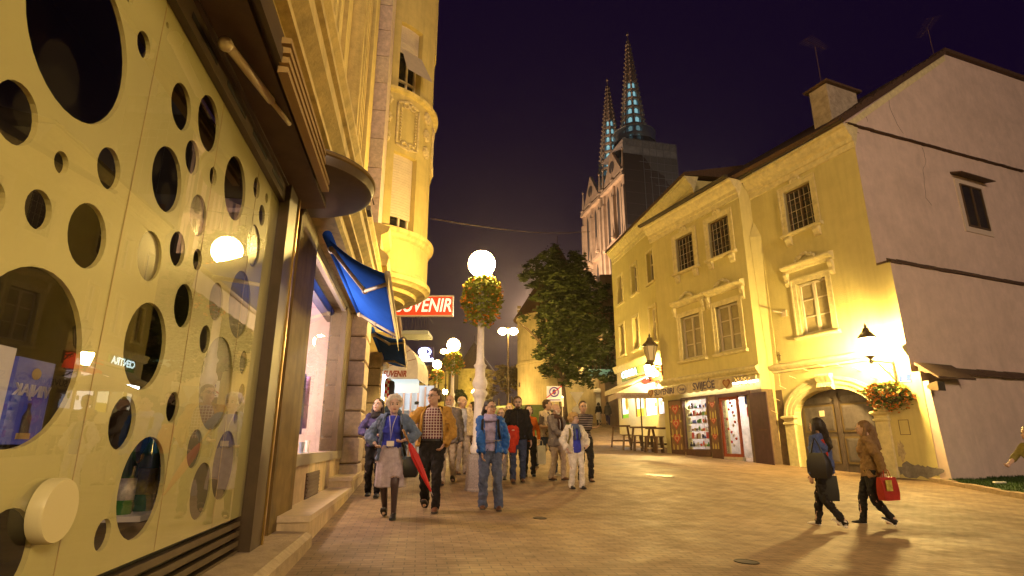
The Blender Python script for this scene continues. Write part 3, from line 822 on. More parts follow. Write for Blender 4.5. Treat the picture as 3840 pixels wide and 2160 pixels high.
# tote of the walking woman, on her shoulder
q = p18['W'](.155, .05, .57)
m = MB(); m.loft([[(x * s, y * s2, z) for x, y in ((-.17, -.06), (.17, -.06), (.19, 0), (.17, .06), (-.17, .06), (-.19, 0))] for s, s2, z in ((.8, .6, -.2), (1.0, 1.1, -.12), (1.0, 1.0, .05), (.7, .5, .17))])
m.tube([(-.1, -.02, .15), (-.04, -.03, .3), (.0, -.02, .39), (.05, -.02, .3), (.1, -.01, .15)], .012, 6)
held('tote_bag', 'large black tote bag on shoulder of woman in denim jacket', 'bag', [LEATHER], m, q, p18['yaw'] + 1.35)
# green rucksack on the white jacket's back
q = p14['W'](0, .13, .62)
m = MB(); m.loft([[(x * s, y * s, z) for x, y in [(.15 * math.cos(a), .09 * math.sin(a)) for a in [2 * PI * j / 12 for j in range(12)]]] for s, z in ((.7, -.2), (1, -.12), (1, .08), (.8, .2), (.4, .25))])
held('backpack', 'green backpack on back of short blonde woman in white', 'backpack', [c('green_pack', (.08, .14, .03))], m, q, p14['yaw'])
def trim(p, mt, pts, r, name):
    m = MB(); m.tube([p['LV'](*q) for q in pts], r, 6); m.build(name, [mt], p['root'], True)
SEAM = mat('seam_dark', (.05, .05, .06), .7); SEAMT = mat('seam_tan', (.2, .1, .02), .7)
for sx in (-1, 1):
    trim(p1, DENIM, [(sx * .07, -.075, .83), (sx * .085, -.104, .76), (sx * .092, -.108, .65), (sx * .1, -.098, .5)], .012, 'jacket_edge')
    trim(p2, TAN, [(sx * .06, -.07, .835), (sx * .092, -.092, .76), (sx * .1, -.096, .66), (sx * .105, -.09, .55)], .013, 'jacket_edge')
    trim(p2, SEAMT, [(sx * .112, -.07, .7), (sx * .135, -.05, .7)], .006, 'pocket_seam')
    trim(p1, SEAM, [(sx * .112, -.085, .56), (sx * .138, -.062, .56)], .006, 'pocket_seam')
    trim(p8, SEAM, [(sx * .062, -.075, .82), (sx * .066, -.1, .74), (sx * .06, -.1, .6), (sx * .055, -.096, .53)], .005, 'jacket_zip')
    trim(p14, WHITE, [(sx * .06, -.075, .83), (sx * .075, -.105, .74), (sx * .08, -.108, .6), (sx * .08, -.098, .5)], .011, 'jacket_edge')
trim(p11, SEAM, [(0, -.06, .83), (0, -.094, .74), (0, -.098, .62), (0, -.094, .51)], .004, 'jacket_zip')
# ================================================================ LEFT SIDE OF THE STREET
FL = Frame(-1.405, 0, -.1674, 1)
def Lh(x, y, n=0):            # d-pixel on the left facade, n out into the street
    return FL.hit(*d2(x, y), -n)
BRONZE = mat('dark_bronze', (.075, .05, .025), .42, var=.25, vscale=5, metal=.0, spec=.5)
BROWN = mat('brown_metal', (.17, .11, .035), .65, var=.35, vscale=4, streak=.4, spec=.2)
BRASS = mat('brass_edge', (.55, .36, .1), .28, var=.2, metal=.85)
YPL = mat('ochre_plaster', (.58, .46, .17), .85, var=.14, vscale=2.5, bump=.35, bscale=25, damt=.3, dscale=.9, streak=.18)
YST = mat('ochre_moulding', (.62, .49, .19), .8, var=.18, vscale=5, bump=.3, bscale=30, damt=.4, dscale=1.6, dirt=(.16, .1, .04), streak=.35)
MARB = mat('pinkish_marble', (.6, .47, .4), .5, var=.3, vscale=9, bump=.1, bscale=60, damt=.35, dscale=3)
QUOIN = mat('block_stone', (.62, .5, .38), .8, var=.25, vscale=12, bump=.4, bscale=50, damt=.3, dscale=4)
TRAV = mat('travertine', (.6, .46, .27), .6, var=.25, vscale=4, bump=.15, bscale=40, streak=.35)
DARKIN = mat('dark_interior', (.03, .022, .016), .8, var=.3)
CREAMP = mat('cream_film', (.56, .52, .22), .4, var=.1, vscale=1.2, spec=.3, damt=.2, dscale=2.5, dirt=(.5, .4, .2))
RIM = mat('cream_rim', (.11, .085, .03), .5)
# ---------------------------------------------------------------- spotted shopfront
shop = FL.thing('shopfront', 'cream shopfront pierced by many round windows of different sizes', 'shopfront', (1.2, 0, .0))
HOLES = [(368, 85, 160), (423, 57, 75), (330, -20, 18), (466, 218, 347), (536, 250, 404), (491, 357, 452), (435, 377, 555), (161, 383, 446), (285, 376, 491), (109, 480, 589), (238, 516, 692),
         (540, 422, 475), (603, 401, 577), (649, 448, 508), (672, 487, 515), (662, 517, 575), (507, 493, 607), (388, 584, 720), (454, 584, 680), (501, 627, 687), (645, 568, 685), (615, 683, 864), (551, 712, 815), (471, 715, 834),
         (387, 762, 990), (521, 818, 893), (562, 847, 1087), (616, 882, 945), (611, 965, 1020), (595, 1034, 1067), (441, 985, 1064), (321, 995, 1133), (380, 1096, 1345), (497, 1079, 1178), (575, 1082, 1252), (515, 1162, 1302), (266, 1304, 1383)]
hs = []
for cx, t, b_ in HOLES:
    s0, zt = Lh(cx, t); _, zb = Lh(cx, b_)
    hs.append((s0, (zt + zb) / 2, (zt - zb) / 2 * .985))
def bigh(xl, yl, xr, yr, xb, yb, bottom=True):
    a, za = Lh(xl, yl); c_, zc = Lh(xr, yr); R_ = (c_ - a) / 2; zb = Lh(xb, yb)[1]
    return ((a + c_) / 2, zb + R_ if bottom else zb - R_, R_)
hs.append(bigh(45, 30, 325, 170, 232, 343))
hs.append(bigh(-34, 300, 98, 310, 50, 378))
hs.append(bigh(-60, 500, 18, 490, -8, 548))
hs.append(bigh(-130, 950, 209, 880, 10, 627, False))
hs.append(bigh(-75, 1390, 81, 1360, 10, 1281, False))
SL, SR, ZB, ZT = 1.2, 5.02, .43, 3.24
panel = holed_panel('panel', [(SL, ZB), (SR, ZB), (SR, ZT), (SL, ZT)], hs, 0.0, .02, [CREAMP], shop)
fd = mat('frosted_disc', (.17, .15, .1), .25, var=.25, vscale=2, spec=.5)
for k in (16, 17, 20, 21, 22, 26, 27, 28, 33, 34, 35):
    cx, cz, r = hs[k]; m = MB(); m.prism([(cx + r * 1.01 * math.cos(2 * PI * j / 28), cz + r * 1.01 * math.sin(2 * PI * j / 28)) for j in range(28)], .012, .018); m.build('frosted_disc', [fd], shop)
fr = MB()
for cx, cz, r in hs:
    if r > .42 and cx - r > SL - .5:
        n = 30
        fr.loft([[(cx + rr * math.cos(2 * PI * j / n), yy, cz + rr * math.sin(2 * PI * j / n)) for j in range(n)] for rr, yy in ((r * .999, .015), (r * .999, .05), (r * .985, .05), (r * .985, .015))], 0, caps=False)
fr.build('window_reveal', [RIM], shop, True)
m = MB(); m.quad((SL, -.01, ZB), (SR, -.01, ZB), (SR, -.01, ZT), (SL, -.01, ZT)); m.build('glass_pane', [glass('shop_glass', (.97, .97, .95), 1.7, .0, 1.5)], shop)
for k in range(1, 4):
    m = MB(); x = SL + .35 + k * .92; m.box(x - .003, x + .003, -.003, -.001, ZB, ZT); m.build('panel_seam', [mat('seam', (.5, .38, .16), .5)], shop)
s0, zt = Lh(167, 1202, .06); _, zb = Lh(167, 1360, .06)
m = MB(); n = 40; r = (zt - zb) / 2; cz = (zt + zb) / 2
m.loft([[(s0 + rr * math.cos(2 * PI * j / n), -yy, cz + rr * math.sin(2 * PI * j / n)) for j in range(n)] for rr, yy in ((r, .012), (r, .055), (r * .95, .065))])
m.build('round_plaque', [mat('cream_plaque', (.62, .56, .3), .3)], shop, 'auto')
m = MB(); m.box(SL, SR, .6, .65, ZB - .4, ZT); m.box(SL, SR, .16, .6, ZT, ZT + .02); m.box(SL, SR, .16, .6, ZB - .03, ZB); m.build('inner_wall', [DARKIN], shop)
m = MB()                       # louvred plinth
for k in range(7):
    z = ZB - .03 - k * .075
    m.loft([[(x, y_, z_) for y_, z_ in ((-.015, z), (.045, z - .008), (.045, z - .05), (-.015, z - .042))] for x in (SL, SR - .03)])
m.build('louvre', [BRONZE], shop)
m = MB(); m.box(SL, SR, .06, .09, -.3, ZB - .01); m.build('louvre_back', [mat('black_gap', (.01, .008, .006), .8)], shop)
m = MB(); m.box(SR, 5.36, -.1, .12, -.15, 3.75); m.build('post', [BRONZE], shop)
m = MB(); m.box(5.36, 5.40, -.115, .0, -.15, 3.75); m.build('post_edge', [BRASS], shop)
m = MB()                       # head rail with slots
m.mould([(-.05, ZT), (-.05, ZT + .16), (-.075, ZT + .165), (-.075, ZT + .3), (.0, ZT + .3), (.1, ZT + .3), (.1, ZT)], SL, SR + .04)
m.build('head_rail', [BRONZE], shop)
for k in range(6):
    m = MB(); x = SL + .2 + k * .62; m.box(x, x + .42, -.053, -.049, ZT + .06, ZT + .1); m.build('slot', [mat('black_gap', (.01, .008, .006), .8)], shop)
# canopy over the shopfront
can = FL.thing('canopy', 'dark bronze canopy with ribbed fascia and rounded end above the shopfront', 'canopy', (1.2, 0, 3.5))
ZC = 3.42
m = MB(); m.mould([(-.07, ZC), (-.33, ZC + .02), (-.33, ZC + .06), (.05, ZC + .06), (.05, ZC)], SL, 5.6); m.build('soffit', [mat('brown_soffit', (.1, .06, .028), .5, var=.3)], can)
for k in range(4):
    m = MB(); m.mould([(-.385, ZC - .06 + k * .075), (-.45, ZC - .055 + k * .075), (-.45, ZC - .015 + k * .075), (-.385, ZC - .01 + k * .075)], 3.15, 5.0); m.build('rib', [mat('rib_gilt', (.36, .25, .1), .4)], can)
m = MB(); m.box(SL, 5.0, -.386, -.1, ZC + .061, ZC + .26); m.box(SL, 3.1, -.42, -.387, ZC - .02, ZC + .08); m.build('fascia', [BRONZE], can)
m = MB(); m.lathe([(.02, .0), (.66, .0), (.72, .03), (.74, .1), (.74, .17), (.69, .2), (.05, .2)], 32, (5.35, -.1, 3.49), a0=PI, a1=2 * PI); m.build('round_end', [BRONZE], can, 'auto')
m = MB(); m.lathe([(.735, .0), (.755, .015), (.755, .04), (.735, .055)], 32, (5.35, -.1, 3.6), a0=PI, a1=2 * PI); m.build('round_edge', [BROWN], can, 'auto')
a = FL.hit(*d2(572, 112), -.16); b_ = FL.hit(*d2(728, 312), -.3)
m = MB(); m.tube([(a[0], -.16, a[1]), ((a[0] * .35 + b_[0] * .65), -.25, a[1] * .35 + b_[1] * .65)], .03, 10); m.tube([((a[0] * .35 + b_[0] * .65), -.25, a[1] * .35 + b_[1] * .65), (b_[0], -.3, b_[1])], .018, 8)
m.sphere((a[0], -.15, a[1]), .045, 10, 8); m.build('awning_arm', [mat('ivory_arm', (.62, .52, .32), .35)], can, True)
m = MB(); m.tube([(3.2, -.36, 3.62), (3.26, -.4, 3.5)], .016, 8); m.build('short_lamp', [mat('ivory_arm', (.62, .52, .32), .35)], can, True)
# ---------------------------------------------------------------- display inside, and a poster reflection built behind the glass
t = FL.thing('reflected_poster', 'reflection of a blue bottle poster, built as a sheet behind the large round window', 'poster', (2.4, .3, .6))  # mirrored poster sheet stands in for a reflection in the pane
a = Lh(60, 905, -.25); b_ = Lh(118, 1110, -.25)
px0, px1, pz0, pz1 = Lh(25, 1000, -.25)[0], Lh(122, 1000, -.25)[0], Lh(80, 1118, -.25)[1], Lh(90, 905, -.25)[1]
m = MB(); m.box(px0, px1, .25, .27, pz0, pz1); m.build('sheet', [mat('poster_blue', (.03, .04, .2), .5, var=.5, vscale=6, emit=(.05, .06, .3), estr=.25)], t)
pcx = (px0 + px1) / 2; pw = px1 - px0; ph = pz1 - pz0
m = MB(); m.lathe([(.0, 0), (pw * .13, 0), (pw * .13, ph * .2), (pw * .05, ph * .28), (pw * .05, ph * .36)], 12, (pcx, .245, pz0 + ph * .12), sy=.05); m.build('bottle_picture', [mat('poster_dark', (.02, .02, .05), .4)], t)
m = MB(); m.box(pcx - pw * .17, pcx + pw * .17, .243, .248, pz0 + ph * .06, pz0 + ph * .13); m.build('glass_picture', [mat('poster_tan', (.35, .25, .12), .5)], t)
m = MB(); m.sphere((pcx, .245, pz1 - ph * .17), (pw * .13, .004, ph * .07), 14, 8); m.build('head_picture', [mat('poster_tan', (.35, .25, .12), .5)], t)
text_mb('VINJAK', pw * .3, wall_T(pcx, .247, pz0 + ph * .62, True)).build('lettering', [mat('poster_text', (.4, .38, .5), .5)], t)
m = MB(); x0 = Lh(-60, 1000, -.25)[0]; m.box(x0, px0 - .01, .26, .28, pz0, pz1 + .03)
o = m.build('white_poster', [mat('poster_white', (.5, .42, .34), .5, emit=(.5, .42, .36), estr=.22)]); o.location = (0, 0, 0)
o.matrix_world = Matrix.Translation(FL.world(0, 0, 0)) @ Matrix.Rotation(FL.ang, 4, 'Z'); tag(o, 'plain pale poster beside the reflected blue bottle poster', 'poster')
def bottle(x, y, z, h, r, col, lab, label):
    t = FL.thing('bottle', label, 'bottle', (x, y, z), 'bottles shown in a low round window')
    m = MB(); m.lathe([(r * .9, 0), (r, .01), (r, h * .6), (r * .4, h * .76), (r * .36, h * .93), (r * .42, h * .94), (r * .42, h), (.001, h)], 14, (x, y, z)); m.build('glass_body', [mat('bottle_' + col[0], col[1], .12, spec=.6)], t, 'auto')
    m = MB(); m.lathe([(r * 1.015, h * .18), (r * 1.015, h * .46)], 14, (x, y, z)); m.build('paper_label', [mat('label_' + lab[0], lab[1], .5, var=.4, vscale=40)], t, True)
hx, hz, hr = hs[32]; hx = FL.hit(*d2(385, 1220), .3)[0]
GRN = ('green', (.03, .14, .015)); DRK = ('dark', (.012, .02, .01)); LWT = ('white', (.6, .55, .48)); LRD = ('red', (.4, .06, .03)); LYL = ('yellow', (.5, .4, .06))
t = FL.thing('display_shelf', 'low display shelf behind a round window, holding bottles', 'shelf', (hx, .3, hz - hr))
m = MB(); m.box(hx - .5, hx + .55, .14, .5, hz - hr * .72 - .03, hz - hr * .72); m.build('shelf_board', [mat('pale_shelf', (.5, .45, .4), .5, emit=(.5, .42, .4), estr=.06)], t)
zs = hz - hr * .72
for dx, dy, h, r, cl, lb, lab in ((-.3, .3, .34, .042, GRN, LWT, 'green bottle with white label at one end of the window display'), (-.16, .26, .42, .045, GRN, LYL, 'tall green bottle with yellow label in the window display'), (-.02, .34, .36, .05, DRK, LRD, 'dark bottle with red label in the window display'),
                           (.1, .24, .26, .055, DRK, LWT, 'short dark bottle with white label in the window display'), (.22, .32, .4, .045, DRK, LYL, 'tall dark bottle with yellow label in the window display'), (.34, .28, .3, .05, GRN, LRD, 'squat green bottle with red label in the window display')):
    bottle(hx + dx * 1.25, dy, zs, h * 1.3, r * 1.3, cl, lb, lab)
# ---------------------------------------------------------------- the ornate corner building above and beyond
bl = FL.thing('ornate_building', 'ochre ornate building with deep cornice and rounded bay window above the souvenir shops', 'building', (5.4, 0, 0))
m = MB()
m.box(-4, 30, .2, .5, 3.8, 17)            # upper wall
m.box(-4, 5.02, .66, .9, -.3, 3.9)
m.build('wall', [YPL], bl)
prof = [(.3, 3.62), (-.3, 3.66), (-.34, 3.7), (-.34, 3.82), (-.42, 3.84), (-.42, 3.9), (-.52, 3.98), (-.52, 4.12), (-.56, 4.14), (-.56, 4.2), (-.48, 4.3), (-.36, 4.42), (-.36, 4.5), (-.42, 4.56), (-.42, 4.62), (-.5, 4.7), (-.5, 4.76), (.3, 4.84)]
m = MB(); m.mould(prof, -4, 12.75); m.build('cornice', [YST], bl)
m = MB(); m.mould([(y_ + .0, z_ - .02) for y_, z_ in prof if z_ < 4.3][:-1] + [(-.4, 4.26), (.3, 4.3)], 16.9, 30); m.build('cornice', [YST], bl)
# pilasters and grooves of the upper wall
for x0, x1, y_, mt in ((-3, -.6, .1, YPL), (2.0, 4.4, .08, YPL), (6.2, 7.6, .05, YPL), (8.2, 8.6, .08, YST), (9.0, 9.9, -.1, YST), (10.1, 10.55, -.16, YST), (10.9, 11.5, -.08, YST)):
    m = MB(); m.box(x0, x1, y_, .2, 4.85, 17); m.build('pilaster', [mt], bl)
    if x1 - x0 > .7:
        for q in range(3):
            m = MB(); xx = x0 + (x1 - x0) * (.25 + .25 * q); m.box(xx - .05, xx + .05, y_ - .03, y_ + .01, 5.1, 17); m.build('pilaster_rib', [mt], bl)
for k in range(16):                        # pale stone strip beside the bay, block by block
    m = MB(); m.box(11.75, 12.75, -.36, .2, 4.86 + k * .75, 4.86 + k * .75 + .735); m.build('stone_block', [MARB if k % 3 else QUOIN], bl)
m = MB(); m.mould([(.2, 4.7), (-.62, 4.72), (-.66, 4.9), (-.6, 5.0), (-.46, 5.1), (-.46, 5.42), (-.6, 5.5), (-.64, 5.62), (-.4, 5.7), (.2, 5.72)], 11.6, 12.9); m.build('pilaster_base', [YST], bl)
# bay: circle in plan
BX, BY, BR = 15.0, .2, 1.72
def bay_ring(r, z, n=40, a0=PI + .02, a1=2 * PI - .02):
    return [(BX + r * math.cos(a0 + (a1 - a0) * j / n), BY + r * math.sin(a0 + (a1 - a0) * j / n) * 1.0, z) for j in range(n + 1)]
def bay_shell(name, prof, mt, smooth='auto', parent=None):
    m = MB(); rings = [bay_ring(r, z) for r, z in prof]
    m.loft(rings, 0, caps=False, closed=False); return m.build(name, [mt], parent or bl, smooth)
bay_shell('corbel', [(.2, 4.38), (.5, 4.4), (.52, 4.5), (.82, 4.53), (.84, 4.62), (1.12, 4.65), (1.14, 4.74), (1.42, 4.78), (1.45, 4.87), (1.68, 4.91), (1.72, 4.97), (1.81, 5.0), (1.82, 5.12), (1.74, 5.18), (1.71, 5.3)], YST)
bay_shell('bay_wall', [(1.72, 5.28), (1.72, 6.16)], YPL)
bay_shell('bay_sill', [(1.72, 6.06), (1.78, 6.1), (1.8, 6.18), (1.86, 6.22), (1.87, 6.32), (1.8, 6.36), (1.7, 6.4)], YST)
# bay wall with windows: segments by angle
def bay_seg(name, aa, ab, z0, z1, r0, r1, mt, parent=None, n=6):
    m = MB()
    A = [aa + (ab - aa) * j / n for j in range(n + 1)]
    o_ = [[(BX + r * math.cos(t_), BY + r * math.sin(t_), z) for t_ in A] for r, z in ((r0, z0), (r1, z0), (r1, z1), (r0, z1), (r0, z0))]
    m.loft(o_, 0, caps=False, closed=False)
    for t_ in (aa, ab):
        m.add([(BX + r * math.cos(t_), BY + r * math.sin(t_), z) for r, z in ((r0, z0), (r1, z0), (r1, z1), (r0, z1))], [(0, 1, 2, 3)])
    return m.build(name, [mt], parent or bl)
WIN = [(PI + .42, PI + .86), (PI + 1.34, PI + 1.80), (PI + 2.28, PI + 2.72)]
edges = [PI + .02] + [a_ for w_ in WIN for a_ in w_] + [2 * PI - .02]
SHUT = mat('roller_shutter', (.6, .5, .36), .6, var=.1)
PANE = glass('window_glass', (.5, .5, .5), 1.6)
for lev, (z0, z1, zz) in enumerate(((6.4, 8.5, 10.3), (10.3, 12.6, 17))):
    for i in range(0, len(edges), 2):
        bay_seg('bay_wall', edges[i], edges[i + 1], z0, z1, 1.4, 1.72, YPL, n=8)
    bay_seg('bay_wall', PI + .02, 2 * PI - .02, z1, zz, 1.4, 1.72, YPL, n=40)
    for k, (aa, ab) in enumerate(WIN):
        w = MB(); fo = bay_seg('window', aa, ab, z0, z1, 1.42, 1.46, mat('window_dark', (.02, .018, .015), .2, spec=.6))
        for t_ in (aa + .02, (aa + ab) / 2, ab - .02): bay_seg('window_frame', t_ - .018, t_ + .018, z0, z1, 1.46, 1.52, mat('white_frame', (.66, .56, .4), .5), fo, 1)
        for z_ in (z0, z0 + .5): bay_seg('window_frame', aa, ab, z_, z_ + .06, 1.46, 1.52, MC['white_frame'], fo, 4)
        drop = .28 if lev == 0 else 1.35
        if k == 0 or lev == 0:
            for q in range(int((z1 - z0 - drop) / .075)):
                bay_seg('shutter_slat', aa + .01, ab - .01, z1 - .075 * (q + 1) + .008, z1 - .075 * q, 1.54, 1.575, SHUT, fo, 3)
        if lev == 1 and k == 0:
            mm = MB(); am = (aa + ab) / 2
            P = lambda t_, r, z: (BX + r * math.cos(t_), BY + r * math.sin(t_), z)
            mm.quad(P(aa + .02, 1.74, 11.7), P(ab - .02, 1.74, 11.7), P(ab - .02, 2.2, 10.75), P(aa + .02, 2.2, 10.75)); mm.build('lifted_blind', [SHUT], fo)
    bay_shell('bay_sill', [(1.72, z0 - .04), (1.84, z0), (1.86, z0 + .07), (1.72, z0 + .1)], YST) if lev else None
ORN = mat('ornament_plaster', (.62, .5, .26), .8, var=.3, vscale=10)
for (aa, zz) in [(PI + .26, 8.9), (PI + .26, 9.45), (PI + .26, 10.0), (PI + 1.08, 8.9), (PI + 1.08, 9.45), (PI + 1.08, 10.0), (PI + 2.04, 9.45)]:
    m = MB(); cx_, cy_ = BX + 1.73 * math.cos(aa), BY + 1.73 * math.sin(aa)
    for q in range(8): m.sphere((cx_ + .11 * math.cos(q * PI / 4) * -math.sin(aa), cy_ + .11 * math.cos(q * PI / 4) * math.cos(aa), zz + .13 * math.sin(q * PI / 4)), (.06, .06, .07), 8, 6)
    m.sphere((cx_, cy_, zz), (.08, .08, .1), 8, 6); m.build('rosette', [ORN], bl, True)
for am in (PI + .64, PI + 1.57):
    m = MB(); P = lambda t_, z, r=1.74: (BX + r * math.cos(t_), BY + r * math.sin(t_), z)
    for sg in (-1, 1):
        m.tube([P(am + sg * .2, 8.75 + .15 * k) for k in range(9)], .035, 6)
        for k in range(12): m.sphere(P(am + sg * .14, 8.85 + .09 * k), .035, 6, 5)
        for e in (8.75, 9.95):
            m.tube([P(am + sg * (.06 + .05 * math.cos(q * .7)), e + .09 * math.sin(q * .7)) for q in range(10)], .03, 6)
    m.tube([P(am - .2, 9.98), P(am, 10.1), P(am + .2, 9.98)], .035, 6); m.tube([P(am - .2, 8.72), P(am, 8.62), P(am + .2, 8.72)], .035, 6)
    m.build('relief_panel', [ORN], bl, True)
# balcony rail seen beyond the bay
for zb in (5.9, 9.6):
    m = MB(); xx = 17.5
    for q in range(5): m.tube([(xx + q * .25, -1.35 - .1, zb), (xx + q * .25, -1.35 - .1, zb + 1.2)], .018, 6)
    for z_ in (zb, zb + .6, zb + 1.2): m.tube([(xx - .05, -1.45, z_), (xx + 1.1, -1.45, z_), (xx + 1.1, -.2, z_)], .02, 6)
    m.build('flower_rail', [mat('dark_iron', (.05, .035, .02), .5)], bl)
m = MB(); m.tube([(7.4, -.52, 4.3), (7.35, -.62, 4.42), (7.4, -.66, 4.3)], .012, 6); m.box(7.36, 7.62, -.62, -.55, 4.2, 4.27); m.build('small_spotlight', [BRONZE], bl)
# ground floor: strip, column, pillars
m = MB(); m.box(5.42, 5.86, .02, .4, -.2, 3.6)
m.build('marble_strip', [MARB], bl)
for z_ in (.55, 1.35, 2.15): 
    m = MB(); m.box(5.42, 5.86, .016, .022, z_, z_ + .008); m.build('joint', [RIM], bl)
m = MB(); m.tube([(5.6 + .06 * math.sin(k * 1.1), .012, .9 + .05 * k) for k in range(8)], .004, 5); m.tube([(5.62 + .07 * math.cos(k * .9), .012, .85 + .05 * math.sin(k * .9)) for k in range(9)], .004, 5); m.build('scribble', [BLACK], bl)
m = MB(); m.box(5.86, 6.9, -.04, .4, -.25, 3.6); m.build('brown_column', [BROWN], bl)
m = MB(); m.box(6.9, 11.2, .3, .45, 3.35, 3.7); m.box(5.4, 14, .02, .3, 3.52, 3.7); m.build('lintel', [mat('dark_lintel', (.12, .09, .06), .6, var=.3)], bl)
def pillar(x0, x1, zt=3.62):
    zb_ = gz(*FL.world((x0 + x1) / 2, -.2).xy) - .2
    k = 0; z_ = zb_
    z_ = zt
    while z_ > zb_:
        h = .5
        m = MB(); zl = max(zb_, z_ - h + .03)
        g_ = .022
        m.loft([[(x, y_, z) for x, y_ in ((x0 + e, -.31 + e), (x1 - e, -.31 + e), (x1 - e, .3), (x0 + e, .3))] for e, z in ((g_, zl - .0), (0, zl + g_), (0, z_ - g_), (g_, z_))])
        m.build('pillar_block', [QUOIN], bl); z_ -= h
    m = MB(); m.box(x0 + .03, x1 - .03, -.28, .3, zb_, zt - .01); m.build('pillar_core', [mat('mortar', (.16, .11, .06), .9)], bl)
pillar(11.5, 12.5); pillar(16.6, 17.6)
m = MB(); m.box(17.6, 29.5, .1, .4, 0, 3.7); m.build('far_wall', [YPL], bl)
# ---------------------------------------------------------------- souvenir shop window
sw = FL.thing('shop_window', 'tall lit souvenir shop window above a beige stone plinth', 'shop window', (6.9, 0, 0))
WX0, WX1, WZ0, WZ1 = 6.95, 10.6, .88, 3.52
BRN2 = mat('window_brown', (.11, .075, .04), .5, var=.25)
m = MB(); m.box(WX0 - .03, WX1 + .9, .0, .1, WZ0 - .14, WZ0); m.build('sill', [mat('grey_sill', (.3, .26, .2), .6)], sw)
m = MB(); m.box(WX1, WX1 + .9, .0, .3, WZ0, 3.52); m.build('side_frame', [BRN2], sw)
m = MB(); m.box(WX0, WX1, .03, .1, WZ1 - .07, WZ1); m.box(WX0, WX0 + .05, .03, .1, WZ0, WZ1 - .07); m.build('window_frame', [mat('aluminium', (.5, .46, .42), .35, metal=.6)], sw)
m = MB(); m.quad((WX0 + .05, .05, WZ0), (WX1, .05, WZ0), (WX1, .05, WZ1 - .07), (WX0 + .05, .05, WZ1 - .07)); m.build('glass', [glass('clear_glass', (.97, .97, .97), .75)], sw)
m = MB(); m.box(WX0 - .03, WX1 + .9, .03, .3, -.25, WZ0 - .14); m.build('plinth', [TRAV], sw)
m = MB(); m.box(8.0, 9.05, .015, .032, .1, .62); m.build('vent_grille', [mat('brown_grille', (.07, .035, .02), .6)], sw)
m = MB()
for k in range(10): m.box(8.02, 9.03, .005, .016, .12 + k * .05, .14 + k * .05)
m.build('grille_slat', [mat('brown_grille', (.07, .035, .02), .6)], sw)
for (x0, x1, zt) in ((6.2, 10.2, .29), (10.2, 12.6, .45)):
    m = MB(); m.box(x0, x1, -.34, .03, zt - .75, zt - .06); m.build('stone_step', [TRAV], sw)
    m = MB(); m.box(x0 - .02, x1, -.36, .03, zt - .06, zt); m.build('step_slab', [mat('worn_slab', (.62, .5, .33), .35, var=.2)], sw)
INW = mat('shop_inner_wall', (.62, .5, .46), .8, var=.15)
m = MB(); m.box(WX0 - .3, WX1 + 3, 2.6, 2.65, WZ0 - .2, 3.7); m.box(WX1 + .9, WX1 + .95, .3, 2.6, WZ0 - .2, 3.7); m.box(6.5, 6.55, .3, 2.6, WZ0 - .2, 3.7); m.box(6.5, WX1 + 3, .3, 2.6, WZ0 - .24, WZ0 - .14); m.build('inner_wall', [INW], sw)
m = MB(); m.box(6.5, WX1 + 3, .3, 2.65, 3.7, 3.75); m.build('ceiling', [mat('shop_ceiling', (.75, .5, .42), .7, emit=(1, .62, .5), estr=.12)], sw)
LAT = mat('red_lattice', (.35, .07, .05), .5)
BULB = emis('shop_bulb', (1, .93, .9), 40)
for xc, zc in ((FL.hit(*d2(812, 700), .9)[0], FL.hit(*d2(812, 715), .9)[1]), (FL.hit(*d2(832, 740), .9)[0], FL.hit(*d2(832, 752), .9)[1])):
    t = FL.thing('ceiling_lamp', 'red lattice ceiling lamp in the souvenir shop window, ' + ('nearer the brown column' if xc < FL.hit(*d2(822, 720), .9)[0] else 'nearer the stone pillar'), 'ceiling lamp', (xc, 1, zc))
    m = MB()
    for q in range(4):
        m.box(xc - .6 + q * .4 - .03, xc - .6 + q * .4 + .03, .35, 1.7, zc, zc + .08); m.box(xc - .63, xc + .63, .36 + q * .44 - .03, .36 + q * .44 + .03, zc + .001, zc + .079)
    m.build('lattice', [LAT], t)
    for q in range(3):
        m = MB(); m.sphere((xc - .4 + q * .4, .6 + .4 * (q % 2), zc + .0), .045, 8, 6); m.build('bulb', [BULB], t, True)
for k, (x, col, lab) in enumerate(((FL.hit(*d2(766, 1000), .4)[0], (.12, .12, .3), 'dark blue garment hanging in the shop window'), (FL.hit(*d2(777, 1000), .4)[0], (.45, .25, .6), 'lilac patterned cloth hanging in the shop window'))):
    m = MB(); n = 14
    m.loft([[(x + w_ * math.cos(2 * PI * j / n) * (1 + .12 * math.sin(3 * j + k)), .5 + .1 * math.sin(2 * PI * j / n), z_) for j in range(n)] for w_, z_ in ((.05, 2.1), (.16, 2.0), (.2, 1.6), (.24, 1.15 + .1 * k))])
    o = m.build('garment', [mat('garment_%d' % k, col, .8, var=.5, vscale=9)], None, True); o.matrix_world = Matrix.Translation(FL.world(0, 0, 0)) @ Matrix.Rotation(FL.ang, 4, 'Z'); tag(o, lab, 'garment')
CX0 = FL.hit(*d2(800, 1050), 1.0)[0] - 8.8
t = FL.thing('cabinet', 'orange-brown wooden cabinet inside the souvenir shop', 'cabinet', (8.8 + CX0, 1.3, WZ0 - .14))
m = MB(); m.box(8.1 + CX0, 9.5 + CX0, 1.0, 1.6, WZ0 - .14, 2.0); m.build('carcass', [mat('cabinet_wood', (.42, .18, .05), .45, var=.3)], t)
m = MB(); m.box(8.05 + CX0, 9.55 + CX0, .95, 1.65, 2.0, 2.06); m.build('cabinet_top', [mat('pale_shelf2', (.6, .5, .42), .4)], t)
m = MB(); m.box(8.75 + CX0, 9.45 + CX0, .97, 1.0, .9, 1.9); m.box(8.07 + CX0, 8.1 + CX0, 1.05, 1.55, .9, 1.9); m.build('cabinet_door', [mat('red_door', (.3, .07, .03), .45)], t)
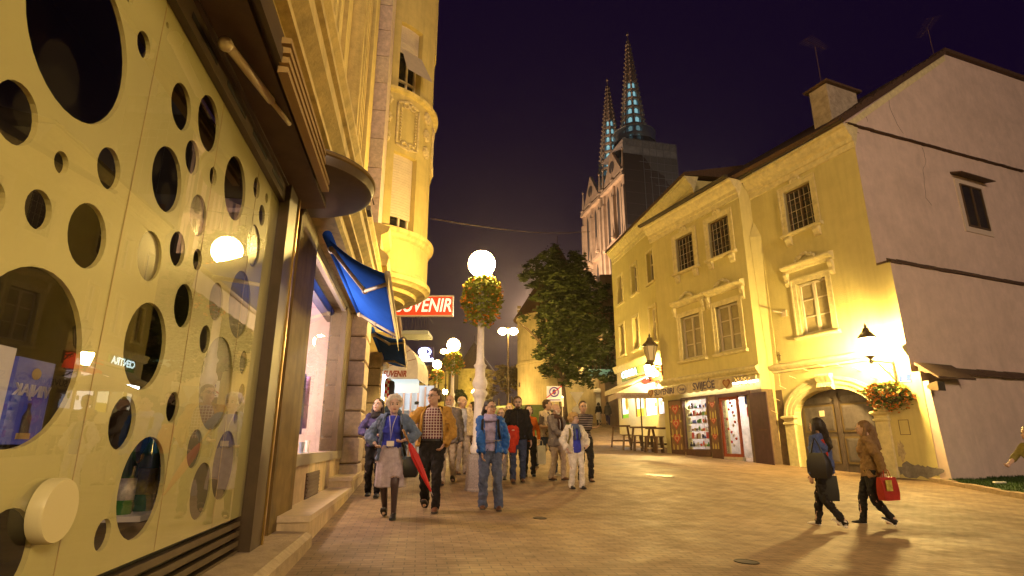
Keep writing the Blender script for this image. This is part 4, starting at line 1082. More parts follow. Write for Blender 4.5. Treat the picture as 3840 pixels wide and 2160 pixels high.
for k in range(5):
    m = MB(); x = 8.3 + k * .5; m.lathe([(.1, 0), (.13, .03), (.12, .1), (.03, .14), (.05, .2 + .03 * k)], 12, (x, .45, WZ0 - .14))
    o = m.build('souvenir', [mat('souvenir_%d' % k, [(.6, .5, .6), (.5, .1, .1), (.6, .5, .2), (.2, .3, .5), (.6, .55, .5)][k], .35)], None, True); o.matrix_world = Matrix.Translation(FL.world(0, 0, 0)) @ Matrix.Rotation(FL.ang, 4, 'Z')
    tag(o, ['lilac', 'red', 'yellow', 'blue', 'white'][k] + ' ornament standing on the shop window floor', 'souvenir')
# kerb step under the shopfront
m = MB(); m.loft([[(x, y_, z_) for y_, z_ in ((.1, -.4), (.1, .16 - .02 * (x - 5) * 0), (-.34, .14), (-.4, .1), (-.4, -.4))] for x in (SL - 2, 6.18)])
o = m.build('kerb_step', [mat('kerb_stone', (.36, .27, .17), .7, var=.3, vscale=8, bump=.3)], None); o.matrix_world = Matrix.Translation(FL.world(0, 0, 0)) @ Matrix.Rotation(FL.ang, 4, 'Z'); tag(o, kind='structure')
# ---------------------------------------------------------------- blue awnings
ABLUE = mat('awning_blue', (.016, .075, .42), 1.0, var=.12, vscale=3, spec=.0)
AWH = mat('awning_metal', (.45, .37, .24), .55, var=.15)
VAL = mat('awning_valance', (.62, .52, .3), .7, var=.2, streak=.3)
def awning(x0, x1, f0, f1, zb, zf, nb, nf, label):
    t = FL.thing('awning', label, 'awning', (x0, 0, zf), 'blue folding-arm awnings')
    m = MB(); n = 10
    rows = []
    for i in range(n + 1):
        u_ = i / n; sag = -.06 * math.sin(PI * u_)
        rows.append([(x0 + (x1 - x0) * j / 8 + (f0 - x0) * u_ * (1 - j / 8) + (f1 - x1) * u_ * (j / 8), -(nb + (nf - nb) * u_), zb + (zf - zb) * u_ + sag) for j in range(9)])
    m.loft(rows, 0, caps=False, closed=False); o = m.build('fabric', [ABLUE], t, True)
    so = o.modifiers.new('thick', 'SOLIDIFY'); so.thickness = .006
    m = MB(); m.tube([(x0 - .05, -nb, zb + .02), (x1 + .05, -nb, zb + .02)], .06, 12); m.build('roller', [ABLUE], t, True)
    m = MB(); m.tube([(f0 - .04, -nf, zf), (f1 + .04, -nf, zf)], .035, 8); m.build('front_bar', [AWH], t, True)
    m = MB(); m.loft([[(x, -nf - .01, zf), (x, -nf - .015, zf - .12), (x, -nf - .03, zf - .24 - .015 * (k % 2))] for k, x in enumerate([f0 + (f1 - f0) * q / 24 for q in range(25)])], 0, caps=False, closed=False); m.build('valance', [VAL], t, True)
    for xa, xe, sg in ((x0 + .25, f0 + .35, 1), (x1 - .25, f1 - .35, -1)):
        el_ = (xa + sg * .75, -(nb + (nf - nb) * .5), (zb + zf) / 2 - .09)
        m = MB(); m.tube([(xa, -nb - .03, zb - .06), el_], .032, 8); m.tube([el_, (xe, -nf + .03, zf - .02)], .026, 8); m.sphere(el_, .045, 8, 6); m.sphere((xa, -nb - .03, zb - .06), .06, 8, 6); m.build('folding_arm', [AWH], t, True)
awning(6.52, 10.76, 5.95, 9.88, 3.44, 2.84, .22, 1.0, 'blue awning with folding arms, nearest, above the lit shop window')
awning(13.4, 18.6, 13.9, 19.2, 3.64, 3.52, .25, 1.0, 'blue awning farther up the street, above the second shop')
# second shop front under the far awning
s2 = FL.thing('shop_window', 'second dim shop window between the stone block pillars', 'shop window', (12.6, 0, .3))
m = MB(); m.box(12.6, 16.5, .1, .14, .9, 3.5); m.build('glass', [mat('dim_glass', (.12, .09, .03), .1, spec=.8)], s2)
m = MB(); m.box(12.55, 16.55, .02, .12, .75, .9); m.box(14.4, 14.6, .04, .1, .9, 3.5); m.build('window_frame', [BRN2], s2)
m = MB(); m.box(12.6, 16.5, .05, .3, -.1, .75); m.build('plinth', [TRAV], s2)
m = MB(); m.box(12.6, 16.5, .02, .4, 3.5, 3.66); m.build('lintel', [MC['dark_lintel']], s2)
# ---------------------------------------------------------------- signs and dome awning
def box_sign(P, W_, Hh, rz, txt, label, face, ink, sz, shear, both=False, frame=None, thick=.12, name='shop_sign', es=0):
    t = thing(name, label, 'sign', P, rz)
    m = MB(); m.box(-W_ / 2, W_ / 2, -thick / 2, thick / 2, 0, Hh); m.build('sign_box', [face], t)
    if frame:
        m = MB(); e = .035
        for a_ in ((-W_ / 2 - .01, W_ / 2 + .01, -.01, e), (-W_ / 2 - .01, W_ / 2 + .01, Hh - e, Hh + .01), (-W_ / 2 - .01, -W_ / 2 + e, e, Hh - e), (W_ / 2 - e, W_ / 2 + .01, e, Hh - e)): m.box(a_[0], a_[1], -thick / 2 - .008, thick / 2 + .008, a_[2], a_[3])
        m.build('sign_frame', [frame], t)
    text_mb(txt, sz, lambda x, up, o_: (x, -thick / 2 - .006 - o_, Hh / 2 + up), bold=.012, shear=shear, sx=.74).build('lettering', [ink], t)
    return t
sgn = aty(*d2(1140, 772), 19.5)
sg0 = aty(*d2(1005, 772), 19.5)
Wd = sgn.x - sg0.x + .2
zt = aty(*d2(1140, 745), 19.5).z; zb = aty(*d2(1140, 796), 19.5).z
box_sign(Vector((sgn.x - Wd / 2, 19.5, zb)), Wd, zt - zb, 0, 'SUVENIR', 'red box sign with white lettering SUVENIR below the rounded bay', mat('sign_red', (.5, .035, .01), .4, emit=(.55, .045, .01), estr=.9), emis('sign_white', (1, .85, .7), .8), (zt - zb) * .92, .22, frame=mat('sign_frame', (.7, .6, .5), .4))
# dome awning SUVENIR
DY = 21.5
dl, dr = aty(*d2(962, 950), DY), aty(*d2(1065, 950), DY)
dome = thing('dome_awning', 'white half-dome awning with brown lettering SUVENIR over a souvenir stall', 'awning', Vector(((dl.x + dr.x) / 2, DY, dl.z - .6)))
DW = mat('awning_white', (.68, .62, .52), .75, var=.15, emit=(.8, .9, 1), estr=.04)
def dloc(x, y, Yd=0): 
    p = aty(*d2(x, y), DY + Yd); return p - dome.location
pl, pt, pr = dloc(965, 938), dloc(1048, 862), dloc(1063, 942)
R_ = pr.x - pl.x; Hd = pt.z - pl.z
m = MB(); rows = []
for i in range(9):
    th = (PI / 2) * i / 8
    rows.append([(pl.x + R_ * math.sin(th) * 1.0, -1.1 + 2.6 * j / 8, pl.z + Hd * 1.05 * math.cos(th)) for j in range(9)])
m.loft(rows, 0, caps=False, closed=False); m.build('canvas', [DW], dome, True)
m = MB()
m.add([(pl.x, -1.1, pl.z)] + [(pl.x + R_ * math.sin(PI / 2 * i / 10), -1.1, pl.z + Hd * 1.05 * math.cos(PI / 2 * i / 10)) for i in range(11)], [(0, i + 1, i + 2) for i in range(10)]); m.build('canvas_end', [DW], dome)
for i in range(1, 5):
    th = PI / 2 * i / 5; m = MB(); m.tube([(pl.x, -1.11, pl.z), (pl.x + R_ * math.sin(th), -1.11, pl.z + Hd * 1.05 * math.cos(th))], .012, 5); m.build('rib', [mat('rib_brown', (.3, .12, .06), .5)], dome)
vz = dloc(965, 985).z
m = MB(); m.box(pl.x, pr.x, -1.12, -1.1, pl.z - .36, pl.z); m.box(pr.x - .02, pr.x, -1.1, 1.5, pl.z - .36, pl.z); m.build('valance', [DW], dome)
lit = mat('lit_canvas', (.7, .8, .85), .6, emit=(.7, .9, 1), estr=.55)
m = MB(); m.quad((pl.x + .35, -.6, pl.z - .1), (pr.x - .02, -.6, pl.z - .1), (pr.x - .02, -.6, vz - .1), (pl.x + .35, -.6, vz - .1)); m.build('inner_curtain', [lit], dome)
tq = dloc(1008, 942)
text_mb('SUVENIR', .3, lambda x, up, o_: (tq.x + x, -1.125 - o_, pl.z - .18 + up), bold=.012, shear=.25, sx=.72).build('lettering', [mat('rust_ink', (.3, .06, .02), .6)], dome)
# bright tube, striped shirts on a rail
q = aty(*d2(966, 950), 20.3)
m = MB(); m.box(-.05, .05, -.04, .04, -1.2, .1)
held('light_tube', 'bright bluish light panel at the edge of the souvenir stall', 'light', [emis('blue_white', (.6, .75, 1), 6)], m, q)
for k, (xx, yy, col, kind) in enumerate(((976, 966, (.6, .56, .55), 'checker'), (984, 972, (.02, .02, .05), 'dark'))):
    q = aty(*d2(xx, yy), 19.9)
    m = MB(); n = 16
    m.loft([[(w_ * math.cos(2 * PI * j / n), .07 * math.sin(2 * PI * j / n), z_) for j in range(n)] for w_, z_ in ((.04, .2), (.11, .16), (.13, 0), (.12, -.25), (.13, -.45 - .2 * k))])
    mt = mat('shirt_' + kind, col, .8, var=.1)
    if kind == 'checker' and 'chk' not in MC:
        MC['chk'] = mt; N_, L_ = mt.node_tree.nodes, mt.node_tree.links
        ch = N_.new('ShaderNodeTexChecker'); ch.inputs['Scale'].default_value = 9; ch.inputs['Color1'].default_value = (.5, .01, .02, 1); ch.inputs['Color2'].default_value = (.7, .68, .66, 1)
        tcn = N_.new('ShaderNodeTexCoord'); L_.new(tcn.outputs['Object'], ch.inputs['Vector']); L_.new(ch.outputs['Color'], N_['Principled BSDF'].inputs['Base Color'])
    held('hanging_shirt', ['red and white checked shirt hanging at the souvenir stall', 'dark shirt hanging beside the checked shirt'][k], 'shirt', [mt], m, q)
# stall front below the dome: shelves and posts
st = thing('stall', 'brightly lit souvenir stall front with vertical display posts under the dome awning', 'stall', Vector((dl.x + .6, DY + .8, gz(dl.x + .6, DY + .8))))
m = MB()
for k in range(6): m.box(-.5 + k * .28, -.43 + k * .28, 0, .06, 0, 2.6)
m.build('post', [mat('stall_post', (.3, .16, .1), .6)], st)
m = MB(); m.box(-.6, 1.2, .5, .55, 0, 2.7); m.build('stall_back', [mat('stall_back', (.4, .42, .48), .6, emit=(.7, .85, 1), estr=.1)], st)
for z_ in (.5, 1.1, 1.7):
    m = MB(); m.box(-.55, 1.15, .15, .5, z_, z_ + .03); m.build('shelf', [WHITE], st)
# pivac-style neon sign: oval ring above two words
NEON = emis('neon_blue_white', (.55, .62, 1), 9)
q0 = aty(*d2(1068, 893), 33); t = thing('neon_sign', 'glowing blue-white neon sign, an oval emblem above the word planac', 'sign', q0)
kx = 33 / 2100 * KD * 1.02
m = MB(); m.tube([(14 * kx * math.cos(a_), 0, 8 * kx + 9 * kx * math.sin(a_)) for a_ in [2 * PI * j / 24 for j in range(25)]], 2.2 * kx, 6); m.sphere((-3 * kx, .0, 8 * kx), (8 * kx, .02, 7 * kx), 14, 8); m.build('emblem', [NEON], t, True)
m = MB(); m.box(-13 * kx, 11 * kx, -.03, .03, -6 * kx, -2.5 * kx); m.build('small_line', [NEON], t)
text_mb('planac', 15 * kx, lambda x, up, o_: (3 * kx + x, -o_ - .02, -11 * kx + up), bold=.02).build('lettering', [NEON], t)
m = MB(); m.box(-16 * kx, 22 * kx, .06, .12, -16 * kx, 20 * kx); m.build('backing', [mat('neon_back', (.02, .01, .05), .6)], t)
q0 = aty(*d2(1045, 845), 36)
t = thing('balcony', 'small balcony with thin rail and pale lit underside beyond the dome awning', 'balcony', q0)
m = MB(); m.box(-.8, .9, -.6, 1.5, 0, .25); m.build('slab', [mat('balcony_slab', (.45, .5, .5), .7)], t)
m = MB()
for k in range(9): m.tube([(-.75 + k * .2, -.55, .25), (-.75 + k * .2, -.55, 1.2)], .015, 5)
m.tube([(-.78, -.55, 1.2), (.88, -.55, 1.2), (.88, 1.4, 1.2)], .02, 5); m.build('rail', [mat('dark_iron', (.05, .035, .02), .5)], t)
# plain houses closing the left side of the street behind the stall
fh = FL.thing('town_house', 'dark town house farther up the street behind the dome awning', 'house', (31, 0, 0))
m = MB(); m.box(30.5, 44, .3, 6, 0, 9); m.build('wall', [mat('dim_plaster', (.3, .2, .12), .85, var=.3, vscale=2)], fh)
for k in range(4):
    for z_ in (4.2, 6.8):
        m = MB(); m.box(32 + k * 3, 33.1 + k * 3, .27, .32, z_, z_ + 1.6); m.build('window', [mat('window_dark', (.02, .018, .015), .2, spec=.6)], fh)
m = MB(); m.mould([(.4, 9), (.0, 9.05), (-.1, 9.25), (.4, 9.3), (6, 12), (6, 9)], 30.4, 44.1); m.build('roof', [mat('dark_tiles', (.09, .04, .025), .8, var=.4)], fh)
# ================================================================ RIGHT SIDE OF THE STREET
FB = Frame(12.33, 17.0, .389, -.921)
FG = Frame(12.33, 17.0, .921, .389)
FC = Frame(8.11, 30.5, .1651, -.9863)
AY = -.63
z7 = lambda x, y: (2240 + x / 1.61, 500 + y / 1.61)
z4 = lambda x, y: (2240 + x / 2.415, 1200 + y / 2.415)
z5 = lambda x, y: (2840 + x / 1.509, 1200 + y / 1.509)
z9 = lambda x, y: (2900 + x / 1.7255, 60 + y / 1.7255)
YW = mat('yellow_plaster', (.65, .57, .25), .88, var=.08, vscale=1.6, bump=.3, bscale=22, damt=.25, dscale=.8, dirt=(.42, .33, .12), streak=.1)
YM = mat('yellow_trim', (.75, .66, .36), .8, var=.22, vscale=5, bump=.25, bscale=30, damt=.35, dscale=2.2, dirt=(.25, .18, .08))
GW = mat('gable_plaster', (.72, .57, .48), .9, var=.12, vscale=2.2, bump=.5, bscale=12, damt=.45, dscale=.4, dirt=(.42, .33, .27), streak=.05)
TILE = mat('roof_tile', (.09, .05, .03), .8, var=.5, vscale=18, bump=.4)
DOORB = mat('dark_door', (.075, .055, .05), .5, var=.3, vscale=5, streak=.3)
WFR = mat('cream_window_frame', (.68, .6, .46), .5)
DFR = mat('brown_window_frame', (.1, .06, .03), .5)
PN = mat('dark_pane', (.035, .03, .025), .12, spec=.8, var=.3, vscale=2)
CURT = mat('curtained_pane', (.36, .3, .16), .3, spec=.6, var=.3, vscale=3)
hs_ = FB.thing('yellow_house', 'yellow two-storey house with arched gate, ornate windows and pale gable wall', 'house', (0, 0, -.1))
def box4(F, y, pts):
    P = [F.hit(u, v, y) for u, v in pts]
    TL, TR, BR, BL = P
    return ((TL[0] + BL[0]) / 2, (TR[0] + BR[0]) / 2, (BL[1] + BR[1]) / 2, (TL[1] + TR[1]) / 2)
WB_up = box4(FB, 0, [z7(1125, 360), z7(1283, 285), z7(1318, 535), z7(1155, 600)])
WB_lo = box4(FB, 0, [z7(1203, 918), z7(1382, 858), z7(1420, 1175), z7(1240, 1220)])
WA_u1 = box4(FB, AY, [z7(472, 645), z7(573, 592), z7(593, 795), z7(487, 840)])
WA_u2 = box4(FB, AY, [z7(670, 545), z7(790, 482), z7(808, 700), z7(685, 750)])
WA_l1 = box4(FB, AY, [z7(503, 1122), z7(620, 1085), z7(637, 1345), z7(522, 1370)])
WA_l2 = box4(FB, AY, [z7(713, 1045), z7(850, 1006), z7(877, 1285), z7(737, 1325)])
# align storeys
zu0 = (WA_u1[2] + WA_u2[2]) / 2; zu1 = (WA_u1[3] + WA_u2[3]) / 2; zl0 = (WA_l1[2] + WA_l2[2]) / 2; zl1 = (WA_l1[3] + WA_l2[3]) / 2
XAL = FB.hit(2484, 1436, AY)[0]; XAR = FB.hit(2845, 1370, AY)[0]
XBL = XAR + .0
ZS_A = FB.hit(*z4(1000, 510), AY)[1]; ZS_B = FB.hit(*z5(300, 222), 0)[1]
ZE = (FB.hit(2445, 848, AY)[1] + FB.hit(2793, 661, AY)[1]) / 2
print('house', XAL, XAR, ZS_A, ZS_B, ZE, WB_up, WB_lo, zu0, zu1, zl0, zl1)
rect = lambda w: [(w[0], w[2]), (w[1], w[2]), (w[1], w[3]), (w[0], w[3])]
wins_A = [(WA_u1[0], WA_u1[1], zu0, zu1), (WA_u2[0], WA_u2[1], zu0, zu1), (WA_l1[0], WA_l1[1], zl0, zl1), (WA_l2[0], WA_l2[1], zl0, zl1)]
# gate arch
gx0, gx1 = FB.hit(*z5(243, 760), 0)[0], FB.hit(*z5(668, 520), 0)[0]
gzt = FB.hit(*z5(445, 383), 0)[1]; gzs = FB.hit(*z5(222, 545), 0)[1]
def arch(x0, x1, zb, zs, zt, n=20):
    c = (x0 + x1) / 2; a = (x1 - x0) / 2
    return [(x1, zb)] + [(c + a * math.cos(PI * j / n), zs + (zt - zs) * math.sin(PI * j / n)) for j in range(n + 1)] + [(x0, zb)]
L3, L2 = 3.12, 6.7
outB = [(XBL, -.6), (0, -.6), (0, L3), (-.25, L3), (-.25, L2), (-.7, L2), (-.7, ZE - .2), (XBL, ZE - .2)]
GARCH = arch(gx0, gx1, -.3, gzs, gzt)
holed_panel('wall', outB, [rect(WB_up), rect(WB_lo), GARCH], 0, .45, [YW], hs_)
# shop openings in A's ground floor: window, door
sx = lambda X, Yp: FB.hit(*z4(X, Yp), AY)
SW0, SW1 = sx(785, 900)[0], sx(1012, 900)[0]; SD0, SD1 = sx(1122, 900)[0], sx(1420, 900)[0]
SZ0, SZ1 = sx(890, 1170)[1], sx(890, 715)[1]; DZ1 = sx(1260, 690)[1]
outA = [(XAL, -.5), (XAR, -.5), (XAR, ZE - .2), (XAL, ZE - .2)]
holed_panel('wall', outA, [rect(w) for w in wins_A] + [rect((SW0, SW1, SZ0, SZ1)), rect((SD0, SD1, .12, DZ1))], AY, AY + .4, [YW], hs_)
m = MB(); m.box(XAR - .4, XAR + .001, AY + .401, .001, -.5, ZE - .2); m.build('return_wall', [YW], hs_)
m = MB(); m.box(XAL, XAL + .4, AY + .402, 4, -.5, ZE - .2); m.build('side_wall', [YW], hs_)
# chamfer at the junction: rounded niche top strip
m = MB(); xx = XAR + .02; m.loft([[(xx, -.03, .6), (xx + .34, -.02, .6), (xx + .34, 0.01, .6), (xx, .01, .6)], [(xx, -.33, ZE - 2.6), (xx + .3, -.02, ZE - 2.6), (xx + .3, 0.01, ZE - 2.6), (xx, .01, ZE - 2.6)], [(xx, -.02, ZE - 1.9), (xx + .04, -.015, ZE - 1.9), (xx + .04, 0.01, ZE - 1.9), (xx, .01, ZE - 1.9)]])
m.build('corner_chamfer', [YW], hs_)
# interior blocks so nothing shows through
m = MB(); m.box(XAL + .4, -.9, 1.6, 1.7, -.5, ZE - .3); m.build('inner_wall', [mat('house_dark', (.05, .04, .025), .9)], hs_)
def window(F, par, w, y, kind):
    x0, x1, z0, z1 = w
    fm, pm = {'dark': (DFR, PN), 'light': (WFR, CURT)}[kind]
    W_ = MB(); t_ = .07
    yy = y + .14
    for b in ((x0, x0 + t_, z0, z1), (x1 - t_, x1, z0, z1), (x0 + t_, x1 - t_, z1 - t_, z1), (x0 + t_, x1 - t_, z0, z0 + t_)): W_.box(b[0], b[1], yy, yy + .07, b[2], b[3])
    xm = (x0 + x1) / 2; W_.box(xm - .055, xm + .055, yy - .012, yy + .06, z0 + t_, z1 - t_)
    for f_ in (1 / 3, 2 / 3):
        zz = z0 + (z1 - z0) * f_; W_.box(x0 + t_, xm - .055, yy + .005, yy + .05, zz - .02, zz + .02); W_.box(xm + .055, x1 - t_, yy + .005, yy + .05, zz - .02, zz + .02)
    o = W_.build('window', [fm], par)
    k = MB(); k.box(x0 + t_ - .01, x1 - t_ + .01, yy + .052, yy + .06, z0 + t_ - .01, z1 - t_ + .01); k.build('pane', [pm], o)
    if kind == 'dark':
        k = MB()
        for q in range(5): xx = x0 + (x1 - x0) * (q + .8) / 5.6; k.tube([(xx, yy - .05, z0 + .05), (xx, yy - .05, z1 - .1)], .012, 5)
        for q in range(3): zz = z0 + (z1 - z0) * (q + .6) / 3.4; k.tube([(x0 + .03, yy - .052, zz), (x1 - .03, yy - .052, zz)], .01, 5)
        k.build('bars', [mat('pale_bars', (.45, .38, .25), .5)], o)
    # surround
    e = .2 if kind == 'light' else .22
    s = MB()
    for b in ((x0 - e, x0 - .0, z0 - .05, z1 + e), (x1, x1 + e, z0 - .05, z1 + e), (x0, x1, z1, z1 + e)): s.box(b[0], b[1], y - .045, y + .12, b[2], b[3])
    for b in ((x0 - e - .03, x0 - e + .04, z0 - .05, z1 + e), (x1 + e - .04, x1 + e + .03, z0 - .05, z1 + e), (x0 - e + .04, x1 + e - .04, z1 + e - .05, z1 + e + .02)): s.box(b[0], b[1], y - .07, y - .044, b[2], b[3])
    s.build('window_surround', [YM], o)
    s = MB(); s.mould([(y, z0 - .05), (y - .14, z0 - .07), (y - .17, z0 - .12), (y - .15, z0 - .17), (y, z0 - .2)], x0 - e - .08, x1 + e + .08); s.build('sill', [YM], o)
    if kind == 'dark':
        for xc in (x0 - .02, x1 + .02):
            s = MB(); s.loft([[(xc + dx, y - d_, z0 - .2 - h_) for dx, d_ in ((-.13, 0), (-.13, dd), (.13, dd), (.13, 0))] for dd, h_ in ((.13, 0), (.15, .1), (.09, .2), (.08, .3), (.02, .36))])
            for q in range(3): s.sphere((xc + (q - 1) * .09, y - .12, z0 - .3), .045, 6, 5)
            s.build('bracket', [YM], o)
        s = MB()
        for q in range(5): s.sphere((xm + (q - 2) * .09, y - .07, z1 + e + .1 + .07 * (q % 2)), (.06, .045, .09), 8, 6)
        s.box(xm - .25, xm + .25, y - .06, y, z1 + e + .02, z1 + e + .09); s.build('keystone_ornament', [YM], o, True)
    else:
        zz = z1 + e + .32
        s = MB(); s.mould([(y, zz), (y - .06, zz + .02), (y - .1, zz + .1), (y - .24, zz + .16), (y - .27, zz + .22), (y - .25, zz + .27), (y, zz + .34)], x0 - .45, x1 + .45); s.build('pediment', [YM], o)
        for xc in (x0 - .33, x1 + .33):
            s = MB(); s.loft([[(xc + dx, y - d_, zz - h_) for dx, d_ in ((-.08, 0), (-.08, dd), (.08, dd), (.08, 0))] for dd, h_ in ((.16, 0), (.17, .1), (.1, .25), (.11, .4), (.03, .52))]); s.build('console', [YM], o)
        s = MB()
        for q in range(9):
            a_ = (q - 4) / 4; s.sphere((xm + a_ * .4, y - .16, zz + .36 + .17 * (1 - abs(a_)) + .03 * (q % 2)), (.065, .05, .075), 8, 6)
        s.tube([(xm - .45, y - .15, zz + .33), (xm - .2, y - .16, zz + .4), (xm, y - .16, zz + .56), (xm + .2, y - .16, zz + .4), (xm + .45, y - .15, zz + .33)], .035, 6)
        s.build('crest', [YM], o, True)
    return o
for k, w in enumerate(wins_A): window(FB, hs_, w, AY, 'dark' if k < 2 else 'light')
window(FB, hs_, WB_up, 0, 'dark'); window(FB, hs_, WB_lo, 0, 'light')
# string course and eaves
def course(x0, x1, y, z, par=None):
    m = MB(); m.mould([(y, z - .02), (y - .06, z), (y - .07, z + .07), (y - .14, z + .12), (y - .2, z + .2), (y - .2, z + .26), (y - .05, z + .34), (y, z + .36)], x0, x1); return m.build('string_course', [YM], par or hs_)
course(XAL - .05, XAR + .0, AY, ZS_A - .18); course(XAR + .06, -.255, 0, ZS_A - .18)
EP = [(0, -.85), (-.05, -.83), (-.06, -.62), (-.12, -.6), (-.13, -.45), (-.24, -.36), (-.34, -.2), (-.36, -.12), (-.46, -.08), (-.46, 0), (.3, .0)]
m = MB(); m.mould([(AY + a_, ZE + b_) for a_, b_ in EP], XAL - .2, XAR + .02); m.build('eaves_cornice', [YM], hs_)
m = MB(); m.mould([(a_, ZE + b_) for a_, b_ in EP], XAR + .03, -.66); m.build('eaves_cornice', [YM], hs_)
m = MB(); m.mould([(AY - .48, ZE + .01), (AY - .62, ZE + .03), (AY - .64, ZE + .12), (AY - .5, ZE + .13)], XAL - .3, XAR); m.build('gutter', [mat('gutter', (.06, .05, .04), .5)], hs_)
m = MB(); m.mould([(-.48, ZE + .01), (-.62, ZE + .03), (-.64, ZE + .12), (-.5, ZE + .13)], XAR, -.6); m.build('gutter', [MC['gutter']], hs_)
# roof
ap = FG.hit(3533, 201, .7); rt = FG.hit(3838, 306, .7)
print('apex', ap, rt)
m = MB(); ry = ap[0]
m.loft([[(XAL - .3, y_, z_) for y_, z_ in ((-.62 + AY, ZE + .12), (ry, ap[1] + .1), (ry, ap[1] - .1), (AY - .5, ZE + .0))], [(-.55, y_, z_) for y_, z_ in ((-.62, ZE + .12), (ry, ap[1] + .1), (ry, ap[1] - .1), (-.5, ZE + .0))]]); m.build('roof', [TILE], hs_)
# gable wall in three thicknesses (y runs along the gable here, x is the thickness)
def gable_part(poly, x0, x1, name, mt):
    m = MB(); m.loft([[(x0, y_, z_) for y_, z_ in poly], [(x1, y_, z_) for y_, z_ in poly]]); return m.build(name, [mt], hs_)
gable_part([(.451, -.6), (30, -.6), (30, L3), (.451, L3)], -.6, 0, 'gable_wall', GW)
gable_part([(.451, L3 + .002), (30, L3 + .002), (30, L2), (.451, L2)], -.8, -.25, 'gable_wall', GW)
gwp = [FG.hit(*z9(X, Yp), .7) for X, Yp in ((1195, 1093), (1335, 1120), (1390, 1390), (1258, 1365))]
gw = ((gwp[0][0] + gwp[3][0]) / 2, (gwp[1][0] + gwp[2][0]) / 2, (gwp[2][1] + gwp[3][1]) / 2, (gwp[0][1] + gwp[1][1]) / 2)
gable_part([(.451, L2 + .002), (30, L2 + .002), (30, rt[1] + .3), (rt[0], rt[1]), (ap[0], ap[1]), (-.5, ZE + .05), (.451, ZE - .2)], -1.1, -.7, 'gable_wall', GW)
for x_, za_, zb2 in ((0, -.6, L3 - .01), (-.25, L3 + .003, L2 - .03), (-.7, L2 + .07, ZE - .21)): gable_part([(.002, za_), (.4505, za_), (.4505, zb2), (.002, zb2)], x_ + .002, x_ + .006, 'gable_wall', GW)
for k in range(46):                                # verge tiles
    t_ = k / 46; y_ = -.7 + (ap[0] + .7) * t_; z_ = ZE + .0 + (ap[1] - ZE) * t_
    m = MB(); dy = (ap[0] + .7) / 46; dz = (ap[1] - ZE) / 46; j_ = random.uniform(-.02, .03)
    m.loft([[(x, y_ + q * dy * 1.1, z_ + q * dz * 1.1 + h_) for q, h_ in ((0, .03), (0, .13 + j_), (1, .17 + j_), (1, .05))] for x in (-1.15, -.6 + random.uniform(-.04, .05))]); m.build('verge_tile', [TILE], hs_)
m = MB(); m.loft([[(x, y_, z_) for y_, z_ in ((ap[0], ap[1] + .02), (ap[0], ap[1] + .2), (rt[0], rt[1] + .2), (30, rt[1] + .5), (30, rt[1] + .32), (rt[0], rt[1] + .02))] for x in (-1.2, -.55)]); m.build('ridge_tiles', [TILE], hs_)
m = MB(); m.loft([[(x, y_, z_) for y_, z_ in ((-.3, ZE + .02), (-.1, ZE - .1), (ap[0], ap[1] - .38), (ap[0], ap[1] - .02))] for x in (-.71, -.64)]); m.build('verge_band', [YM], hs_)
# tile ledges across the gable
def ledge(p0, p1, yq, depth, par=hs_, n=40, th=.11):
    (a0, b0), (a1, b1) = p0, p1
    m = MB()
    for k in range(n):
        t0, t1 = k / n, (k + 1.06) / n
        j = random.uniform(-.012, .012)
        m.loft([[(x, a0 + (a1 - a0) * t_, b0 + (b1 - b0) * t_ + h_ + j) for x, h_ in ((-yq - .05, .1 + th), (-yq + depth, 0.0), (-yq + depth, -th * .6), (-yq - .05, -th * .3))] for t_ in (t0, t1)])
    m.build('tile_ledge', [TILE], par)
ledge(FG.hit(3182, 462, .6), FG.hit(3840, 641, .6), .7, .15, n=60, th=.04)
l2a = FG.hit(3285, 985, .45); l2b = FG.hit(3840, 1108, .45)
m = MB(); m.box(-.7, -.2, .0, 30, L2 - .02, L2 + .06); m.build('tile_ledge', [TILE], hs_)
ledge((.0, L2 + .0), (30, L2 + .1), .3, .12, n=60, th=.06)
ledge((.2, L3 + .02), (30, L3 + .05), .1, .22, n=60)
# corner buttress with its little tiled cap
bw0, bw1 = FG.hit(*z5(1042, 900), -.0)[0], FG.hit(*z5(1148, 880), -.0)[0]
m = MB(); m.loft([[(x, y_, z_) for x, y_ in ((.0, .02), (e, .02), (e, wd), (.0, wd))] for e, wd, z_ in ((.32, 1.7, -.7), (.18, 1.5, L3 - .3))]); m.build('buttress', [GW], hs_)
m = MB()
for k in range(6): m.loft([[(x, y_, z_) for x, z_ in ((-.05, L3 + .28 - k * .0), (.55, L3 - .2), (.55, L3 - .26), (-.05, L3 + .2))] for y_ in (-.1 + k * .3, .22 + k * .3)])
m.build('buttress_cap', [TILE], hs_)
# cracks in the render
for pts in ([(735, 505), (755, 600), (800, 700), (850, 780)], [(960, 850), (985, 930), (970, 1000), (990, 1180), (1030, 1240)], [(600, 650), (612, 700)]):
    m = MB(); q = [FG.hit(*z9(X, Yp), .7 if pts[0][1] < 800 else .7) for X, Yp in pts]; zz = []
    for (a_, b_), (c_, d_) in zip(q, q[1:]):
        for k in range(4): t_ = k / 4; zz.append((-.694, a_ + (c_ - a_) * t_ + random.uniform(-.04, .04), b_ + (d_ - b_) * t_))
    m.tube(zz, .006, 4); m.build('crack', [mat('crack_dark', (.2, .15, .13), .9)], hs_)
